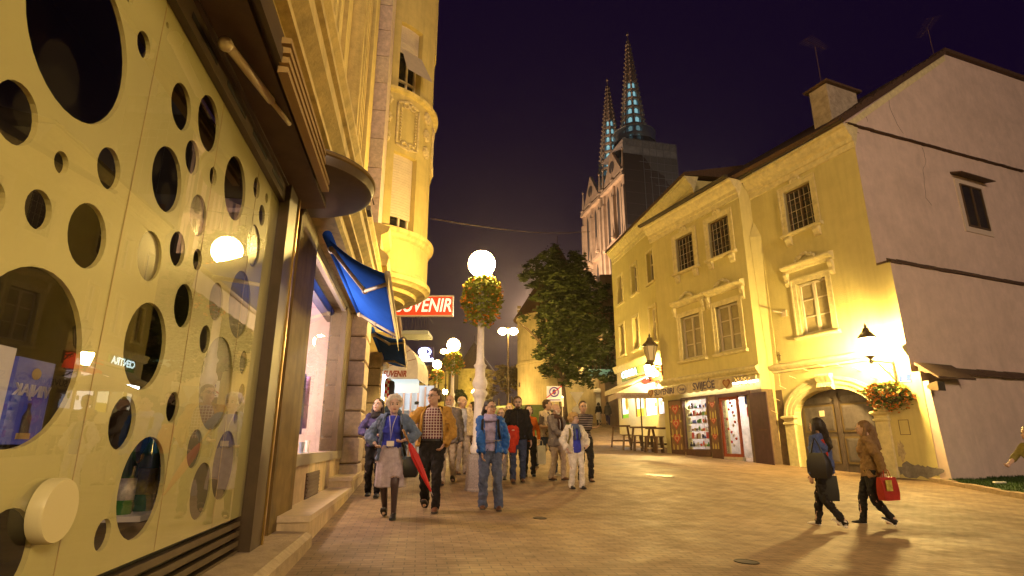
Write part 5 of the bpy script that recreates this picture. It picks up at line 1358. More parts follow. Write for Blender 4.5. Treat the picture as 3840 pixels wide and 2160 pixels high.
# gable window
m = MB(); m.box(-.71, -.66, gw[0] - .22, gw[1] + .2, gw[2] - .22, gw[3] + .2); o = m.build('window', [mat('window_margin', (.62, .52, .42), .85)], hs_)
m = MB()
for a_ in ((gw[0], gw[0] + .06), (gw[1] - .06, gw[1]), ((gw[0] + gw[1]) / 2 - .04, (gw[0] + gw[1]) / 2 + .04)): m.box(-.66, -.62, a_[0], a_[1], gw[2], gw[3])
m.box(-.659, -.621, gw[0], gw[1], gw[3] - .06, gw[3]); m.box(-.659, -.621, gw[0], gw[1], gw[2], gw[2] + .06); m.build('window_frame', [DFR], o)
m = MB(); m.box(-.665, -.65, gw[0] + .02, gw[1] - .02, gw[2], gw[3]); m.build('pane', [PN], o)
m = MB(); m.loft([[(x, y_, z_) for x, z_ in ((-.7, gw[3] + .45), (-.3, gw[3] + .3), (-.3, gw[3] + .26), (-.7, gw[3] + .36))] for y_ in (gw[0] - .35, gw[1] + .45)]); m.build('window_hood', [TILE], o)
# chimney
ch = FB.hit(*z9(262, 690), .6); c2 = FB.hit(*z9(375, 640), .6)
cx0, cx1 = ch[0], c2[0]; czt = FB.hit(*z9(345, 375), .6)[1]
m = MB(); m.box(cx0, cx1, .6, 2.3, ZE - .3, czt - .35); o = m.build('chimney', [mat('chimney_plaster', (.46, .38, .28), .9, var=.3, bump=.4, damt=.6, dscale=2.5, dirt=(.12, .09, .07))], hs_)
m = MB(); m.loft([[(x, y_, z_) for x, y_ in ((cx0 - e, .6 - e), (cx1 + e, .6 - e), (cx1 + e, 2.3 + e), (cx0 - e, 2.3 + e))] for e, z_ in ((.14, czt - .35), (.16, czt - .27), (-.35, czt + .1))]); m.build('chimney_cap', [TILE], o)
# aerials
def aerial(P, h, rz, label):
    t = thing('aerial', label, 'aerial', P, rz, None)
    m = MB(); m.tube([(0, 0, 0), (0, 0, h)], .012, 5); m.build('mast', [mat('aerial_metal', (.12, .07, .06), .5)], t)
    m = MB(); m.tube([(-.8, 0, h - .05), (.9, 0, h + .25)], .007, 5)
    for k in range(11): x = -.75 + k * .16; z_ = h - .04 + (x + .8) * .176; m.tube([(x, -.3 + .012 * k, z_), (x, .3 - .012 * k, z_)], .004, 4)
    m.build('antenna', [MC['aerial_metal']], t); return t
p = FB.world(cx0 + .3, 1.0, ZE + .4); aerial(p, aty(2900 + 180 / 1.7255, 60 + 195 / 1.7255, p.y)[2] - p.z, .6, 'thin rooftop aerial on a tall mast beside the chimney')
p = FG.world(ap[0], 1.0, ap[1]); aerial(p, 1.5, 1.2, 'faint rooftop aerial above the peak of the gable')
# quoin dressing round the gate
m = MB()
n = 24; cxg = (gx0 + gx1) / 2; ag = (gx1 - gx0) / 2
def archring(da, y0, y1, mt, name, par=hs_):
    m = MB(); rows = []
    for d_, y_ in ((da[0], y0), (da[0], y1), (da[1], y1), (da[1], y0), (da[0], y0)):
        rows.append([(cxg + (ag + d_) * math.cos(PI * j / n), y_, gzs + (gzt - gzs + d_) * math.sin(PI * j / n)) for j in range(n + 1)])
    m.loft(rows, 0, caps=False, closed=False); return m.build(name, [mt], par, 'auto')
archring((0, .14), -.03, .3, YM, 'arch_moulding'); archring((.14, .3), -.06, .05, YM, 'arch_moulding'); archring((.3, .42), -.1, .05, YM, 'arch_moulding')
for sg, x in ((-1, gx0), (1, gx1)):
    m = MB(); a_, b_ = (x - .42, x) if sg < 0 else (x, x + .42)
    m.box(a_, b_, -.1, .3, -.4, gzs - .3); m.build('pilaster', [YM], hs_)
    m = MB(); m.loft([[(xx, yy, z_) for xx, yy in ((a_ - e, -.1 - e), (b_ + e, -.1 - e), (b_ + e, .05), (a_ - e, .05))] for e, z_ in ((0.001, gzs - .3), (.04, gzs - .27), (.04, gzs - .22), (.01, gzs - .2), (.01, gzs - .12), (.09, gzs - .05), (.09, gzs), (.03, gzs + .03))]); m.build('capital', [YM], hs_)
m = MB()
for q in range(3): m.loft([[(cxg + (q - 1) * .2 + dx, y_, z_) for dx, y_ in ((-.09, -.05), (-.09, -.05 - d_), (.09, -.05 - d_), (.09, -.05))] for d_, z_ in ((.2, gzt + .5), (.24, gzt + .42), (.12, gzt + .2), (.2, gzt + .05), (.1, gzt - .05))])
m.build('keystone', [YM], hs_)
# gate leaves
gate = FB.thing('gate', 'dark wooden double gate with raised panels inside the arch', 'gate', (cxg, .3, -.1))
holed_panel('gate_leaf', [(x, z_) for x, z_ in GARCH], [], .3, .36, [DOORB], gate)
DP = mat('door_panel', (.095, .08, .085), .45, var=.3, streak=.3)
DMO = mat('door_moulding', (.11, .075, .03), .45)
for sg in (-1, 1):
    x0 = cxg + (sg < 0) * -(ag - .14) + (sg > 0) * .12; x1 = x0 + ag - .26
    for z0, z1 in ((.35, 1.25), (1.4, 2.35), (2.5, min(3.3, gzt - .35))):
        m = MB(); m.box(x0, x1, .27, .3, z0, z1); m.build('moulding', [DMO], gate)
        m = MB(); m.loft([[(x, y_, z_) for x, z_ in ((x0 + e, z0 + e), (x1 - e, z0 + e), (x1 - e, z1 - e), (x0 + e, z1 - e))] for e, y_ in ((.06, .269), (.06, .262), (.12, .25))]); m.build('raised_panel', [DP], gate)
m = MB(); m.box(cxg - .07, cxg + .07, .24, .3, -.2, gzt - .1); m.build('meeting_stile', [DOORB], gate)
xq, zq = FB.hit(*z5(373, 530), .3); m = MB(); m.box(xq - .1, xq + .1, .225, .235, zq - .1, zq + .1)
o = m.build('notice', [mat('notice_paper', (.7, .62, .45), .6)], gate)
# spikes above the arch
for k in range(11):
    a_ = PI * (1 - (k + .3) / 10.6); xx = cxg + (ag + .75) * math.cos(a_); zz = gzs + (gzt - gzs + .75) * math.sin(a_)
    m = MB(); m.tube([(xx, -.02, zz), (xx - .05, -.3, zz + .1)], .014, 5); m.build('spike', [mat('pale_spike', (.6, .5, .3), .5)], hs_)
# meter hatch, damp patch, graffiti, number plate, floodlight
x0, z1 = FB.hit(*z5(795, 565), 0); x1, z0 = FB.hit(*z5(870, 650), 0)
m = MB()
for b in ((x0, x1, z0, z0 + .02), (x0, x1, z1 - .02, z1), (x0, x0 + .02, z0, z1), (x1 - .02, x1, z0, z1)): m.box(b[0], b[1], -.006, .01, b[2], b[3])
m.build('hatch', [mat('hatch_line', (.2, .15, .08), .8)], hs_)
m = MB(); cx_, cz_ = FB.hit(*z5(915, 850), 0)
rg = random.Random(3)
def blotch(cx, cz, rx, rz, mt, name, par, y=-.003, seed=1):
    rg = random.Random(seed); n = 26; pts = [(cx + rx * (1 + rg.uniform(-.35, .25)) * math.cos(2 * PI * j / n), cz + rz * (1 + rg.uniform(-.4, .3)) * math.sin(2 * PI * j / n)) for j in range(n)]
    m = MB(); m.add([(x, y, z) for x, z in pts], [tuple(range(n))]); return m.build(name, [mt], par)
PATCH = mat('grey_damp', (.22, .2, .19), .9, var=.4, vscale=6)
blotch(cx_ - .25, cz_, .45, .2, PATCH, 'damp_patch', hs_, -.004, 2); blotch(cx_ + .3, cz_ - .03, .38, .17, PATCH, 'damp_patch', hs_, -.006, 5); blotch(*FB.hit(*z5(815, 740), 0), .13, .28, mat('faint_stain', (.48, .4, .26), .9, var=.4, vscale=8), 'stain', hs_, -.004, 8)
xn, zn = FB.hit(*z5(836, 328), 0)
pl_ = FB.thing('number_plate', 'small blue enamel house number plate 8 above the flower basket', 'sign', (xn, -.02, zn))
m = MB(); m.box(xn - .17, xn + .17, -.025, 0, zn - .12, zn + .12); m.build('plate', [mat('enamel_blue', (.03, .06, .35), .25)], pl_)
m = MB()
for b in ((xn - .165, xn + .165, zn - .115, zn - .1), (xn - .165, xn + .165, zn + .1, zn + .115)): m.box(b[0], b[1], -.028, -.026, b[2], b[3])
m.build('plate_border', [WHITE], pl_)
text_mb('8', .24, wall_T(xn, -.03, zn), bold=.006).build('numeral', [mat('enamel_white', (.8, .78, .75), .3)], pl_)
fl_ = FB.thing('floodlight', 'small dark floodlight on the pale gable buttress', 'floodlight', (.3, .6, 2.3))
xf, zf = FG.hit(*z5(995, 377), -.35)
m = MB(); m.loft([[(.3 + d_, y_, z_) for y_, z_ in ((xf - w_, zf - h_), (xf + w_, zf - h_), (xf + w_, zf + h_), (xf - w_, zf + h_))] for d_, w_, h_ in ((-.1, .04, .04), (.05, .1, .1), (.28, .17, .14))]); m.build('housing', [BRONZE], fl_)
m = MB(); m.box(.582, .586, xf - .15, xf + .15, zf - .12, zf + .12); m.build('lens', [mat('lens_dark', (.05, .045, .04), .1)], fl_)
# dark plinth panels
x0, x1 = sx(1545, 800)[0], XAR
m = MB(); m.box(XAR - .78, XAR + .01, AY - .03, AY, -.4, 3.05); m.build('stone_plinth', [mat('brown_plinth', (.17, .12, .075), .45, var=.35, damt=.4, dscale=2)], hs_)
m = MB(); m.box(XAR + .005, XAR + .03, AY, -.01, -.4, 3.05); m.build('stone_plinth', [MC['brown_plinth']], hs_)
m = MB(); m.box(XAR + .03, gx0 - .45, -.03, 0, -.4, 3.0); m.build('stone_plinth', [MC['brown_plinth']], hs_)
# iron hook by the junction, pipe bracket
m = MB(); m.tube([(XAR + .5, -.02, 4.1), (XAR + .5, -.04, 4.45)], .015, 5); m.tube([(XAR + .4, -.04, 4.3), (XAR + .5, -.05, 4.35), (XAR + .58, -.04, 4.28)], .012, 5); m.build('wall_hook', [BRONZE], hs_)
q = FB.hit(*z7(1130, 1088), 0); m = MB(); m.box(q[0] - .12, q[0] + .12, -.06, 0, q[1] - .12, q[1] + .12); m.tube([(q[0], -.05, q[1]), (q[0] - .2, -.4, q[1] + .12)], .03, 6); m.build('flag_holder', [mat('pale_metal', (.5, .42, .28), .5)], hs_)

# ---------------------------------------------------------------- souvenir shop in the yellow house
sp = FB.thing('souvenir_shop', 'lit souvenir shop front with brown heart-painted shutters, display window and open door', 'shop front', ((SW0 + SD1) / 2, AY, .2))
SBR = mat('shop_brown', (.1, .045, .03), .45, var=.3, vscale=6)
HEARTW = mat('shutter_paint', (.22, .12, .06), .5, var=.25)
RED = mat('heart_red', (.5, .07, .045), .5, var=.2); PINK = mat('heart_gold', (.6, .35, .2), .5); GOLD = mat('pattern_gold', (.55, .42, .12), .5)
def heart(cx, cz, s_, y, mt, par, name='heart'):
    pts = []
    for j in range(24):
        t_ = 2 * PI * j / 24; pts.append((cx + s_ * 16 * math.sin(t_) ** 3 / 17, cz + s_ * (13 * math.cos(t_) - 5 * math.cos(2 * t_) - 2 * math.cos(3 * t_) - math.cos(4 * t_)) / 17))
    m = MB(); m.prism(pts, y, y + .006); return m.build(name, [mt], par)
def heart_panel(x0, x1, z0, z1, y):
    m = MB(); m.box(x0, x1, y, y + .04, z0, z1); o = m.build('painted_shutter', [HEARTW], sp)
    m = MB()
    for b in ((x0, x0 + .05, z0, z1), (x1 - .05, x1, z0, z1), (x0 + .05, x1 - .05, z1 - .05, z1), (x0 + .05, x1 - .05, z0, z0 + .42)): m.box(b[0], b[1], y - .015, y, b[2], b[3])
    m.build('shutter_frame', [SBR], o)
    xc = (x0 + x1) / 2; w = (x1 - x0)
    for k in range(3):
        zc = z1 - .42 - k * (z1 - z0 - .75) / 2.9
        heart(xc, zc, w * .3, y - .008, RED, o); heart(xc, zc, w * .2, y - .012, PINK, o, 'heart_centre'); heart(xc, zc, w * .12, y - .016, RED, o, 'heart_centre')
        for sx_ in (-1, 1):
            m = MB(); m.sphere((xc + sx_ * w * .3, y - .004, zc - .42), (.035, .006, .2), 8, 6); m.build('scroll', [GOLD], o); m = MB(); m.sphere((xc + sx_ * w * .38, y - .003, zc + .1), (.05, .005, .05), 6, 5); m.build('painted_dot', [GOLD], o)
        m = MB(); m.sphere((xc, y - .004, zc - .44), (.06, .006, .16), 8, 6); m.build('scroll', [GOLD], o)
heart_panel(sx(662, 900)[0], SW0 - .06, SZ0 - .45, SZ1 + .05, AY - .05)
heart_panel(SW1 + .06, SD0 - .14, SZ0 - .4, SZ1 + .1, AY - .05)
m = MB()
for b in ((SW0 - .06, SW0 + .03, SZ0 - .12, SZ1 + .1), (SW1 - .03, SW1 + .06, SZ0 - .12, SZ1 + .1), (SW0 + .03, SW1 - .03, SZ1, SZ1 + .1), (SW0 + .03, SW1 - .03, SZ0 - .3, SZ0)): m.box(b[0], b[1], AY - .06, AY + .1, b[2], b[3])
m.build('window_frame', [SBR], sp)
m = MB(); m.quad((SW0 + .03, AY + .05, SZ0), (SW1 - .03, AY + .05, SZ0), (SW1 - .03, AY + .05, SZ1), (SW0 + .03, AY + .05, SZ1)); m.build('glass', [MC['clear_glass']], sp)
INL = mat('lit_shop_wall', (.5, .45, .42), .8, var=.4, vscale=3)
m = MB(); m.box(XAL + .5, XAR - .1, 1.2, 1.25, -.4, 3.6); m.box(XAL + .5, XAR - .1, AY + .4, 1.2, 3.6, 3.65); m.box(XAL + .5, XAR - .1, AY + .4, 1.2, -.3, .15); m.box(XAL + .45, XAL + .5, AY + .4, 1.2, -.3, 3.6); m.box(XAR - .1, XAR - .05, AY + .4, 1.2, -.3, 3.6); m.build('inner_wall', [INL], sp)
# displayed souvenirs: shelves with many small wares
ds = FB.thing('display_shelf', 'glass display shelves crowded with souvenirs behind the shop window', 'shelf', ((SW0 + SW1) / 2, AY + .4, SZ0))
rg = random.Random(11)
SOUV = [mat('ware_%d' % k, c_, .35) for k, c_ in enumerate([(.6, .08, .06), (.7, .65, .55), (.1, .15, .5), (.65, .5, .12), (.12, .3, .1), (.3, .14, .06), (.75, .7, .75), (.05, .05, .06)])]
for r_ in range(6):
    zz = SZ0 + .12 + r_ * (SZ1 - SZ0 - .1) / 6.2
    m = MB(); m.box(SW0 + .05, SW1 - .05, AY + .14, AY + .42, zz - .02, zz); m.build('shelf_board', [mat('glass_board', (.5, .55, .55), .1)], ds)
ware_n = 0
for r_ in range(6):
    zz = SZ0 + .12 + r_ * (SZ1 - SZ0 - .1) / 6.2
    x = SW0 + .1
    while x < SW1 - .1:
        w = rg.uniform(.045, .09); h = rg.uniform(.1, .27); mt = rg.choice(SOUV); m = MB()
        k = rg.random()
        if k < .35: m.box(-w * .8, w * .8, -.03, .03, 0, h)
        elif k < .7: m.lathe([(w * .7, 0), (w, h * .2), (w * .8, h * .5), (w * .3, h * .7), (w * .35, h)], 8)
        else: m.sphere((0, 0, h * .5), (w, .04, h * .5), 8, 6)
        o = m.build('souvenir', [mt], None, 'auto'); o.location = FB.world(x, AY + .22, zz); o.rotation_euler = (0, 0, FB.ang)
        tag(o, 'small souvenir among the wares crowded on the display shelves', 'souvenir', 'souvenirs on the display shelves'); ware_n += 1
        x += w * 2 + rg.uniform(.01, .05)
# door frame, glass cabinet leaf, dark leaf
m = MB(); m.box(SD0 - .14, SD0, AY - .08, AY + .3, 0, DZ1 + .15); m.box(SD0, SD1, AY - .08, AY + .3, DZ1, DZ1 + .15); m.build('door_frame', [SBR], sp)
dxm = sx(1290, 900)[0]
RW = mat('red_wood', (.33, .07, .03), .45, var=.25)
m = MB()
for b in ((SD0, SD0 + .1, .5, DZ1), (dxm - .1, dxm, .5, DZ1), (SD0 + .1, dxm - .1, DZ1 - .12, DZ1), (SD0 + .1, dxm - .1, .5, .62)): m.box(b[0], b[1], AY - .02, AY + .05, b[2], b[3])
o = m.build('glazed_door', [RW], sp)
m = MB(); m.quad((SD0 + .1, AY + .01, .62), (dxm - .1, AY + .01, .62), (dxm - .1, AY + .01, DZ1 - .12), (SD0 + .1, AY + .01, DZ1 - .12)); m.build('pane', [MC['clear_glass']], o)
m = MB(); m.box(SD0, dxm, AY - .05, AY + .1, -.1, .5); m.build('door_step_wall', [mat('pale_stone', (.55, .48, .38), .8, var=.2)], sp)
for k in range(16):
    m = MB(); x = SD0 + .16 + rg.random() * .5; m.sphere((0, 0, 0), (.05, .04, .06), 8, 6); o = m.build('hanging_heart', [SOUV[0] if k % 3 else SOUV[1]], None, True); o.location = FB.world(min(x, dxm - .15), AY + .12, 2.9 - k * .13); o.rotation_euler = (0, 0, FB.ang)
    tag(o, 'red or white heart ornament strung up behind the glazed shop door', 'ornament', 'heart ornaments behind the glazed door')
m = MB(); m.box(SD1 - .02, SD1 + .82, AY - .12, AY - .07, .05, DZ1 + .05); o = m.build('open_door', [mat('plum_door', (.075, .035, .045), .4, var=.25, streak=.3)], sp)
m = MB(); m.box(SD1 + .3, SD1 + .7, AY - .125, AY - .12, 1.5, 1.53); m.build('door_groove', [SBR], o)
for k, (dx, z0, z1, mt, lab) in enumerate(((.15, 2.55, 2.95, mat('blue_bag', (.03, .08, .5), .5), 'blue souvenir bag hanging in the shop doorway'), (.2, 2.05, 2.45, mat('red_bag', (.55, .03, .02), .5), 'red souvenir bag hanging in the shop doorway'))):
    m = MB(); m.loft([[(dxm + dx + s_ * x, AY + .5 + .08 * y_, z_) for x, y_ in ((-.2, -1), (.22, -1), (.22, 1), (-.2, 1))] for s_, z_ in ((.9, z0), (1.05, z0 + .1), (1, z1 - .06), (.9, z1))])
    o = m.build('souvenir_bag', [mt], None, False); o.matrix_world = Matrix.Translation(FB.world(0, 0, 0)) @ Matrix.Rotation(FB.ang, 4, 'Z'); tag(o, lab, 'bag')
m = MB(); n = 16; m.loft([[(SD1 - .22 + w_ * math.cos(2 * PI * j / n), AY + .25 + .07 * math.sin(2 * PI * j / n), z_) for j in range(n)] for w_, z_ in ((.05, 2.85), (.16, 2.78), (.2, 2.5), (.19, 2.0), (.2, 1.55))])
o = m.build('hanging_shirt', [mat('cream_shirt', (.72, .6, .45), .8)], None, True); o.matrix_world = Matrix.Translation(FB.world(0, 0, 0)) @ Matrix.Rotation(FB.ang, 4, 'Z'); tag(o, 'cream shirt with a red badge hanging inside the shop doorway', 'shirt')
for k in range(40):
    m = MB(); w = rg.uniform(.04, .08); h = rg.uniform(.08, .22); r_ = k // 10
    m.lathe([(w, 0), (w, h * .5), (w * .5, h)], 8); o = m.build('souvenir', [rg.choice(SOUV)], None, 'auto'); o.location = FB.world(dxm + .05 + (k % 10) * .1, AY + .8, .55 + r_ * .32); tag(o, 'small ware on the counter shelves inside the open shop door', 'souvenir', 'wares inside the open shop door')
for r_ in range(4):
    m = MB(); m.box(dxm, SD1 + .4, AY + .7, AY + .95, .51 + r_ * .32, .545 + r_ * .32); m.build('counter_shelf', [SBR], sp)
# striped sign awning
vt = [FB.hit(*z4(X, Yp), AY - 1.0) for X, Yp in ((470, 645), (1222, 512))]
vb = [FB.hit(*z4(X, Yp), AY - 1.0) for X, Yp in ((495, 700), (1220, 605))]
aw = FB.thing('sign_awning', 'beige fabric awning lettered SUVENIRI SVIJEĆE with scissor arms over the shop', 'awning', (vt[0][0], AY - 1, 3.2))
vx0, vx1 = vt[0][0], vt[1][0]; vz1 = (vt[0][1] + vt[1][1]) / 2; vz0 = (vb[0][1] + vb[1][1]) / 2
print('awning', vx0, vx1, vz0, vz1)
FAB = mat('beige_canvas', (.72, .6, .4), .8, var=.2, vscale=4, streak=.3)
m = MB(); N = 36; yv = AY - 1.0
m.loft([[(x, yv, vz1) for x in [vx0 + (vx1 - vx0) * k / N for k in range(N + 1)]], [(vx0 + (vx1 - vx0) * k / N, yv - .03 - .01 * math.sin(k), (vz0 + vz1) / 2) for k in range(N + 1)], [(vx0 + (vx1 - vx0) * k / N, yv - .04, vz0 - .06 * abs(math.sin(k * PI / 3))) for k in range(N + 1)]], 0, caps=False, closed=False); m.build('valance', [FAB], aw, True)
m = MB(); m.loft([[(x, yv, vz1 + .02) for x in (vx0, vx1)], [(x, yv + .55, vz1 + .16) for x in (vx0, vx1)], [(x, AY - .1, ZS_A - .22) for x in (vx0 + .1, vx1 + .1)]], 0, caps=False, closed=False); m.build('canvas', [FAB], aw, True)
INKB = mat('awning_ink', (.1, .075, .16), .6)
vzc = (vz0 + vz1) / 2; VW = vx1 - vx0
text_mb('SUVENIRI', .36, wall_T(vx0 + VW * .215, yv - .045, vzc - .02), sx=.95, bold=.006).build('lettering', [INKB], aw)
text_mb('SVIJEĆE', .42, wall_T(vx0 + VW * .7, yv - .045, vzc + .02), sx=.95, bold=.006).build('lettering', [INKB], aw)
m = MB()
for rr in (.2, .165): m.tube([(vx0 + VW * .445 + rr * 1.5 * math.cos(a_), yv - .05, vzc + rr * math.sin(a_)) for a_ in [2 * PI * j / 24 for j in range(25)]], .008, 5)
m.build('oval_emblem', [INKB], aw)
text_mb('Stoja', .17, wall_T(vx0 + VW * .445, yv - .045, vzc), shear=.3, bold=.003).build('lettering', [INKB], aw)
for xx in (vx0 + .16, vx1 - .3): 
    heart(xx, vzc, .22, yv - .05, mat('awning_heart', (.28, .1, .04), .6), aw); heart(xx, vzc, .14, yv - .056, mat('awning_heart2', (.5, .3, .14), .6), aw, 'heart_centre')
m = MB()
xa = vx1 + .02
for k in range(5):
    y0 = yv + .05 + k * .19; y1 = y0 + .19; za, zb_ = vz1 + .02 + k * .015, vz1 - .28 + k * .015
    m.tube([(xa, y0, za if k % 2 else zb_), (xa, y1, zb_ if k % 2 else za)], .016, 5); m.tube([(xa + .03, y0, zb_ if k % 2 else za), (xa + .03, y1, za if k % 2 else zb_)], .016, 5)
m.build('scissor_arm', [mat('arm_yellow', (.55, .42, .2), .5)], aw)
m = MB(); m.box(vx0, vx1 + .3, AY - .13, AY - .04, ZS_A - .4, ZS_A - .25); m.build('awning_box', [mat('awning_box', (.6, .52, .38), .5)], aw)
ltb = FB.thing('tube_light', 'white tube light under the sign awning over the shop door', 'light', (SD0, AY - .15, 3.4))
m = MB(); m.tube([(SW0 + .3, AY - .2, ZS_A - .48), (SD1 + .6, AY - .2, ZS_A - .48)], .03, 8); m.build('tube', [emis('tube_white', (1, .9, .78), 22)], ltb)
m = MB(); m.box(SW0 + .3, SD1 + .6, AY - .24, AY - .14, ZS_A - .44, ZS_A - .41); m.build('tube_tray', [WFR], ltb)

# ---------------------------------------------------------------- wall lanterns
LIT = emis('lantern_lit', (1, .66, .2), 1700)
def lantern(F, root, out, label, lit, scale=1.0, zdrop=.35, par=None):
    """root: wall point (x, y, z); lantern stands on a bracket reaching out from the wall"""
    x, y, z = root; s = scale
    t = F.thing('wall_lantern', label, 'lantern', (x, y, z - zdrop))
    m = MB(); m.box(x - .03 * s, x + .03 * s, y - .04, y, z - zdrop - .1, z + .08); m.build('wall_plate', [BRONZE], t)
    m = MB(); m.tube([(x, y - .03, z), (x, y - out * .5, z + .02), (x, y - out, z)], .022 * s, 6)
    m.tube([(x, y - .03, z - zdrop), (x, y - out * .35, z - zdrop * .55), (x, y - out * .7, z - .04)], .018 * s, 6)
    for q, rr in ((.2, .09), (.42, .075), (.62, .055)):
        m.tube([(x, y - out * q + rr * math.cos(a_), z - .1 - zdrop * .3 * (1 - q) + rr * math.sin(a_)) for a_ in [2 * PI * j / 12 for j in range(11)]], .011 * s, 5)
    m.build('bracket', [BRONZE], t)
    c = (x, y - out, z)
    m = MB(); m.lathe([(.03 * s, -.06 * s), (.05 * s, 0), (.03 * s, .06 * s), (.1 * s, .12 * s), (.14 * s, .16 * s)], 8, c); m.build('cup', [BRONZE], t)
    m = MB()
    for k in range(6):
        a_ = 2 * PI * k / 6; m.tube([(c[0] + .12 * s * math.cos(a_), c[1] + .12 * s * math.sin(a_), c[2] + .15 * s), (c[0] + .22 * s * math.cos(a_), c[1] + .22 * s * math.sin(a_), c[2] + .62 * s)], .012 * s, 5)
    m.build('cage', [BRONZE], t)
    m = MB(); m.lathe([(.24 * s, .62 * s), (.25 * s, .66 * s), (.1 * s, .82 * s), (.08 * s, .9 * s), (.03 * s, .93 * s), (.035 * s, .98 * s), (.001, 1.06 * s)], 6, c); m.build('lantern_roof', [BRONZE], t)
    m = MB(); m.lathe([(.112 * s, .16 * s), (.205 * s, .615 * s)], 6, c); m.build('lantern_glass', [LIT if lit else mat('milky_glass', (.5, .42, .3), .3)], t)
    return t
bx_, bz_ = FB.hit(*z5(772, 245), 0)
lantern(FB, (bx_, 0, bz_), 1.05, 'brightly lit wall lantern on a scrolled bracket above the arched gate', True, 1.15, .55)
q = FB.hit(*z4(600, 415), AY); lantern(FB, (XAL + .05, AY, q[1]), .62, 'unlit dark-framed lantern on the corner of the yellow house beside the lit signs', False, 1.5, .35)
# flower basket on the wall
def foliage_ball(name, label, cat, at, rx, ry, rz_, nleaf, nflow, seed, leaf_mat, flow_mat, trail=.2, ls=.05):
    rg = random.Random(seed); t = thing(name, label, cat, at, 0, None)
    m = MB()
    def pt(k):
        while True:
            p = Vector((rg.uniform(-1, 1), rg.uniform(-1, 1), rg.uniform(-1, 1)))
            if .25 < p.length < 1: break
        bump_ = 1 + .28 * mnoise.noise(p.normalized() * 2.3 + Vector((seed, 0, 0)))
        p = p.normalized() * (p.length ** .45) * bump_
        if p.z < -.4 and rg.random() < trail: p.z -= rg.uniform(0, .55)
        return Vector((p.x * rx, p.y * ry, p.z * rz_))
    for k in range(nleaf):
        c_ = pt(k); s_ = ls * rg.uniform(.6, 1.3); R_ = Matrix.Rotation(rg.uniform(0, 6.3), 3, 'Z') @ Matrix.Rotation(rg.uniform(-1.2, 1.2), 3, 'X')
        m.add([tuple(c_ + R_ @ Vector(q)) for q in ((-s_, 0, 0), (-s_ * .4, s_ * .7, .2 * s_), (s_ * .6, s_ * .55, .1 * s_), (s_, 0, 0), (s_ * .5, -s_ * .6, .15 * s_), (-s_ * .5, -s_ * .65, .1 * s_))], [(0, 1, 2, 3, 4, 5)])
    for k in range(nflow):
        c_ = pt(k); c_ = c_ * 1.06
        for e in range(5):
            o_ = Vector((rg.uniform(-1, 1), rg.uniform(-1, 1), rg.uniform(-1, 1))) * ls * .9; s_ = ls * .55
            R_ = Matrix.Rotation(rg.uniform(0, 6.3), 3, 'Z') @ Matrix.Rotation(rg.uniform(0, 3), 3, 'X')
            m.add([tuple(c_ + o_ + R_ @ Vector(q)) for q in ((-s_, -s_ * .5, 0), (0, -s_, .2 * s_), (s_, -s_ * .4, 0), (s_ * .7, s_ * .8, .2 * s_), (-s_ * .6, s_ * .8, 0))], [(0, 1, 2, 3, 4)], 1)
    m.build('foliage', [leaf_mat, flow_mat], t, False, False)
    return t
LEAF = mat('basket_leaf', (.13, .19, .02), .6, var=.4, vscale=20); FLOW = mat('geranium_flower', (.75, .22, .015), .6, var=.3, vscale=20)
fx, fz = FB.hit(*z5(745, 420), -.35)
tb = foliage_ball('flower_basket', 'hanging basket of orange geraniums on the wall beside the arched gate', 'flower basket', FB.world(fx, -.35, fz), .78, .45, .36, 1500, 300, 4, LEAF, FLOW, .35, .05)
m = MB(); m.lathe([(.12, -.34), (.3, -.2), (.36, .0), (.34, .02)], 12); m.build('basket', [BRONZE], tb)

# ---------------------------------------------------------------- cafe house (further building on the right)
ch_ = FC.thing('cafe_house', 'pale yellow corner house behind the yellow house with lit cafe on the ground floor', 'house', (-6.5, 0, .5))
XC0 = FC.hit(2277, 972, -.4)[0]; XC1 = FC.hit(2588, 645, 0)[0] 
XCw = FC.hit(2312, 1378, 0)[0]
ZC_ = (FC.hit(2290, 985, 0)[1] + FC.hit(2440, 830, 0)[1]) / 2
print('C', XC0, XC1, XCw, ZC_)
cw = []
for q in ([z7(303, 722), z7(328, 705), z7(343, 880), z7(312, 893)], [z7(207, 800), z7(230, 788), z7(243, 950), z7(215, 966)], [z7(125, 880), z7(143, 868), z7(152, 1018), z7(132, 1030)],
          [z7(320, 1060), z7(345, 1045), z7(355, 1240), z7(332, 1252)], [z7(222, 1105), z7(240, 1097), z7(246, 1290), z7(228, 1300)], [z7(140, 1165), z7(155, 1160), z7(160, 1335), z7(146, 1342)]):
    cw.append(box4(FC, 0, q))
for a_ in (0, 3):
    z0 = sum(w[2] for w in cw[a_:a_ + 3]) / 3; z1 = sum(w[3] for w in cw[a_:a_ + 3]) / 3
    for k in range(3): c_ = (cw[a_ + k][0] + cw[a_ + k][1]) / 2; cw[a_ + k] = (c_ - .42, c_ + .42, z0, z1)
ZSC = FC.hit(*z4(380, 365), 0)[1]
print('cw', cw, ZSC)
CW0 = XCw
holed_panel('wall', [(CW0, ZSC), (XC1, ZSC), (XC1, ZC_), (CW0, ZC_)], [rect(w) for w in cw], 0, .4, [YW], ch_)
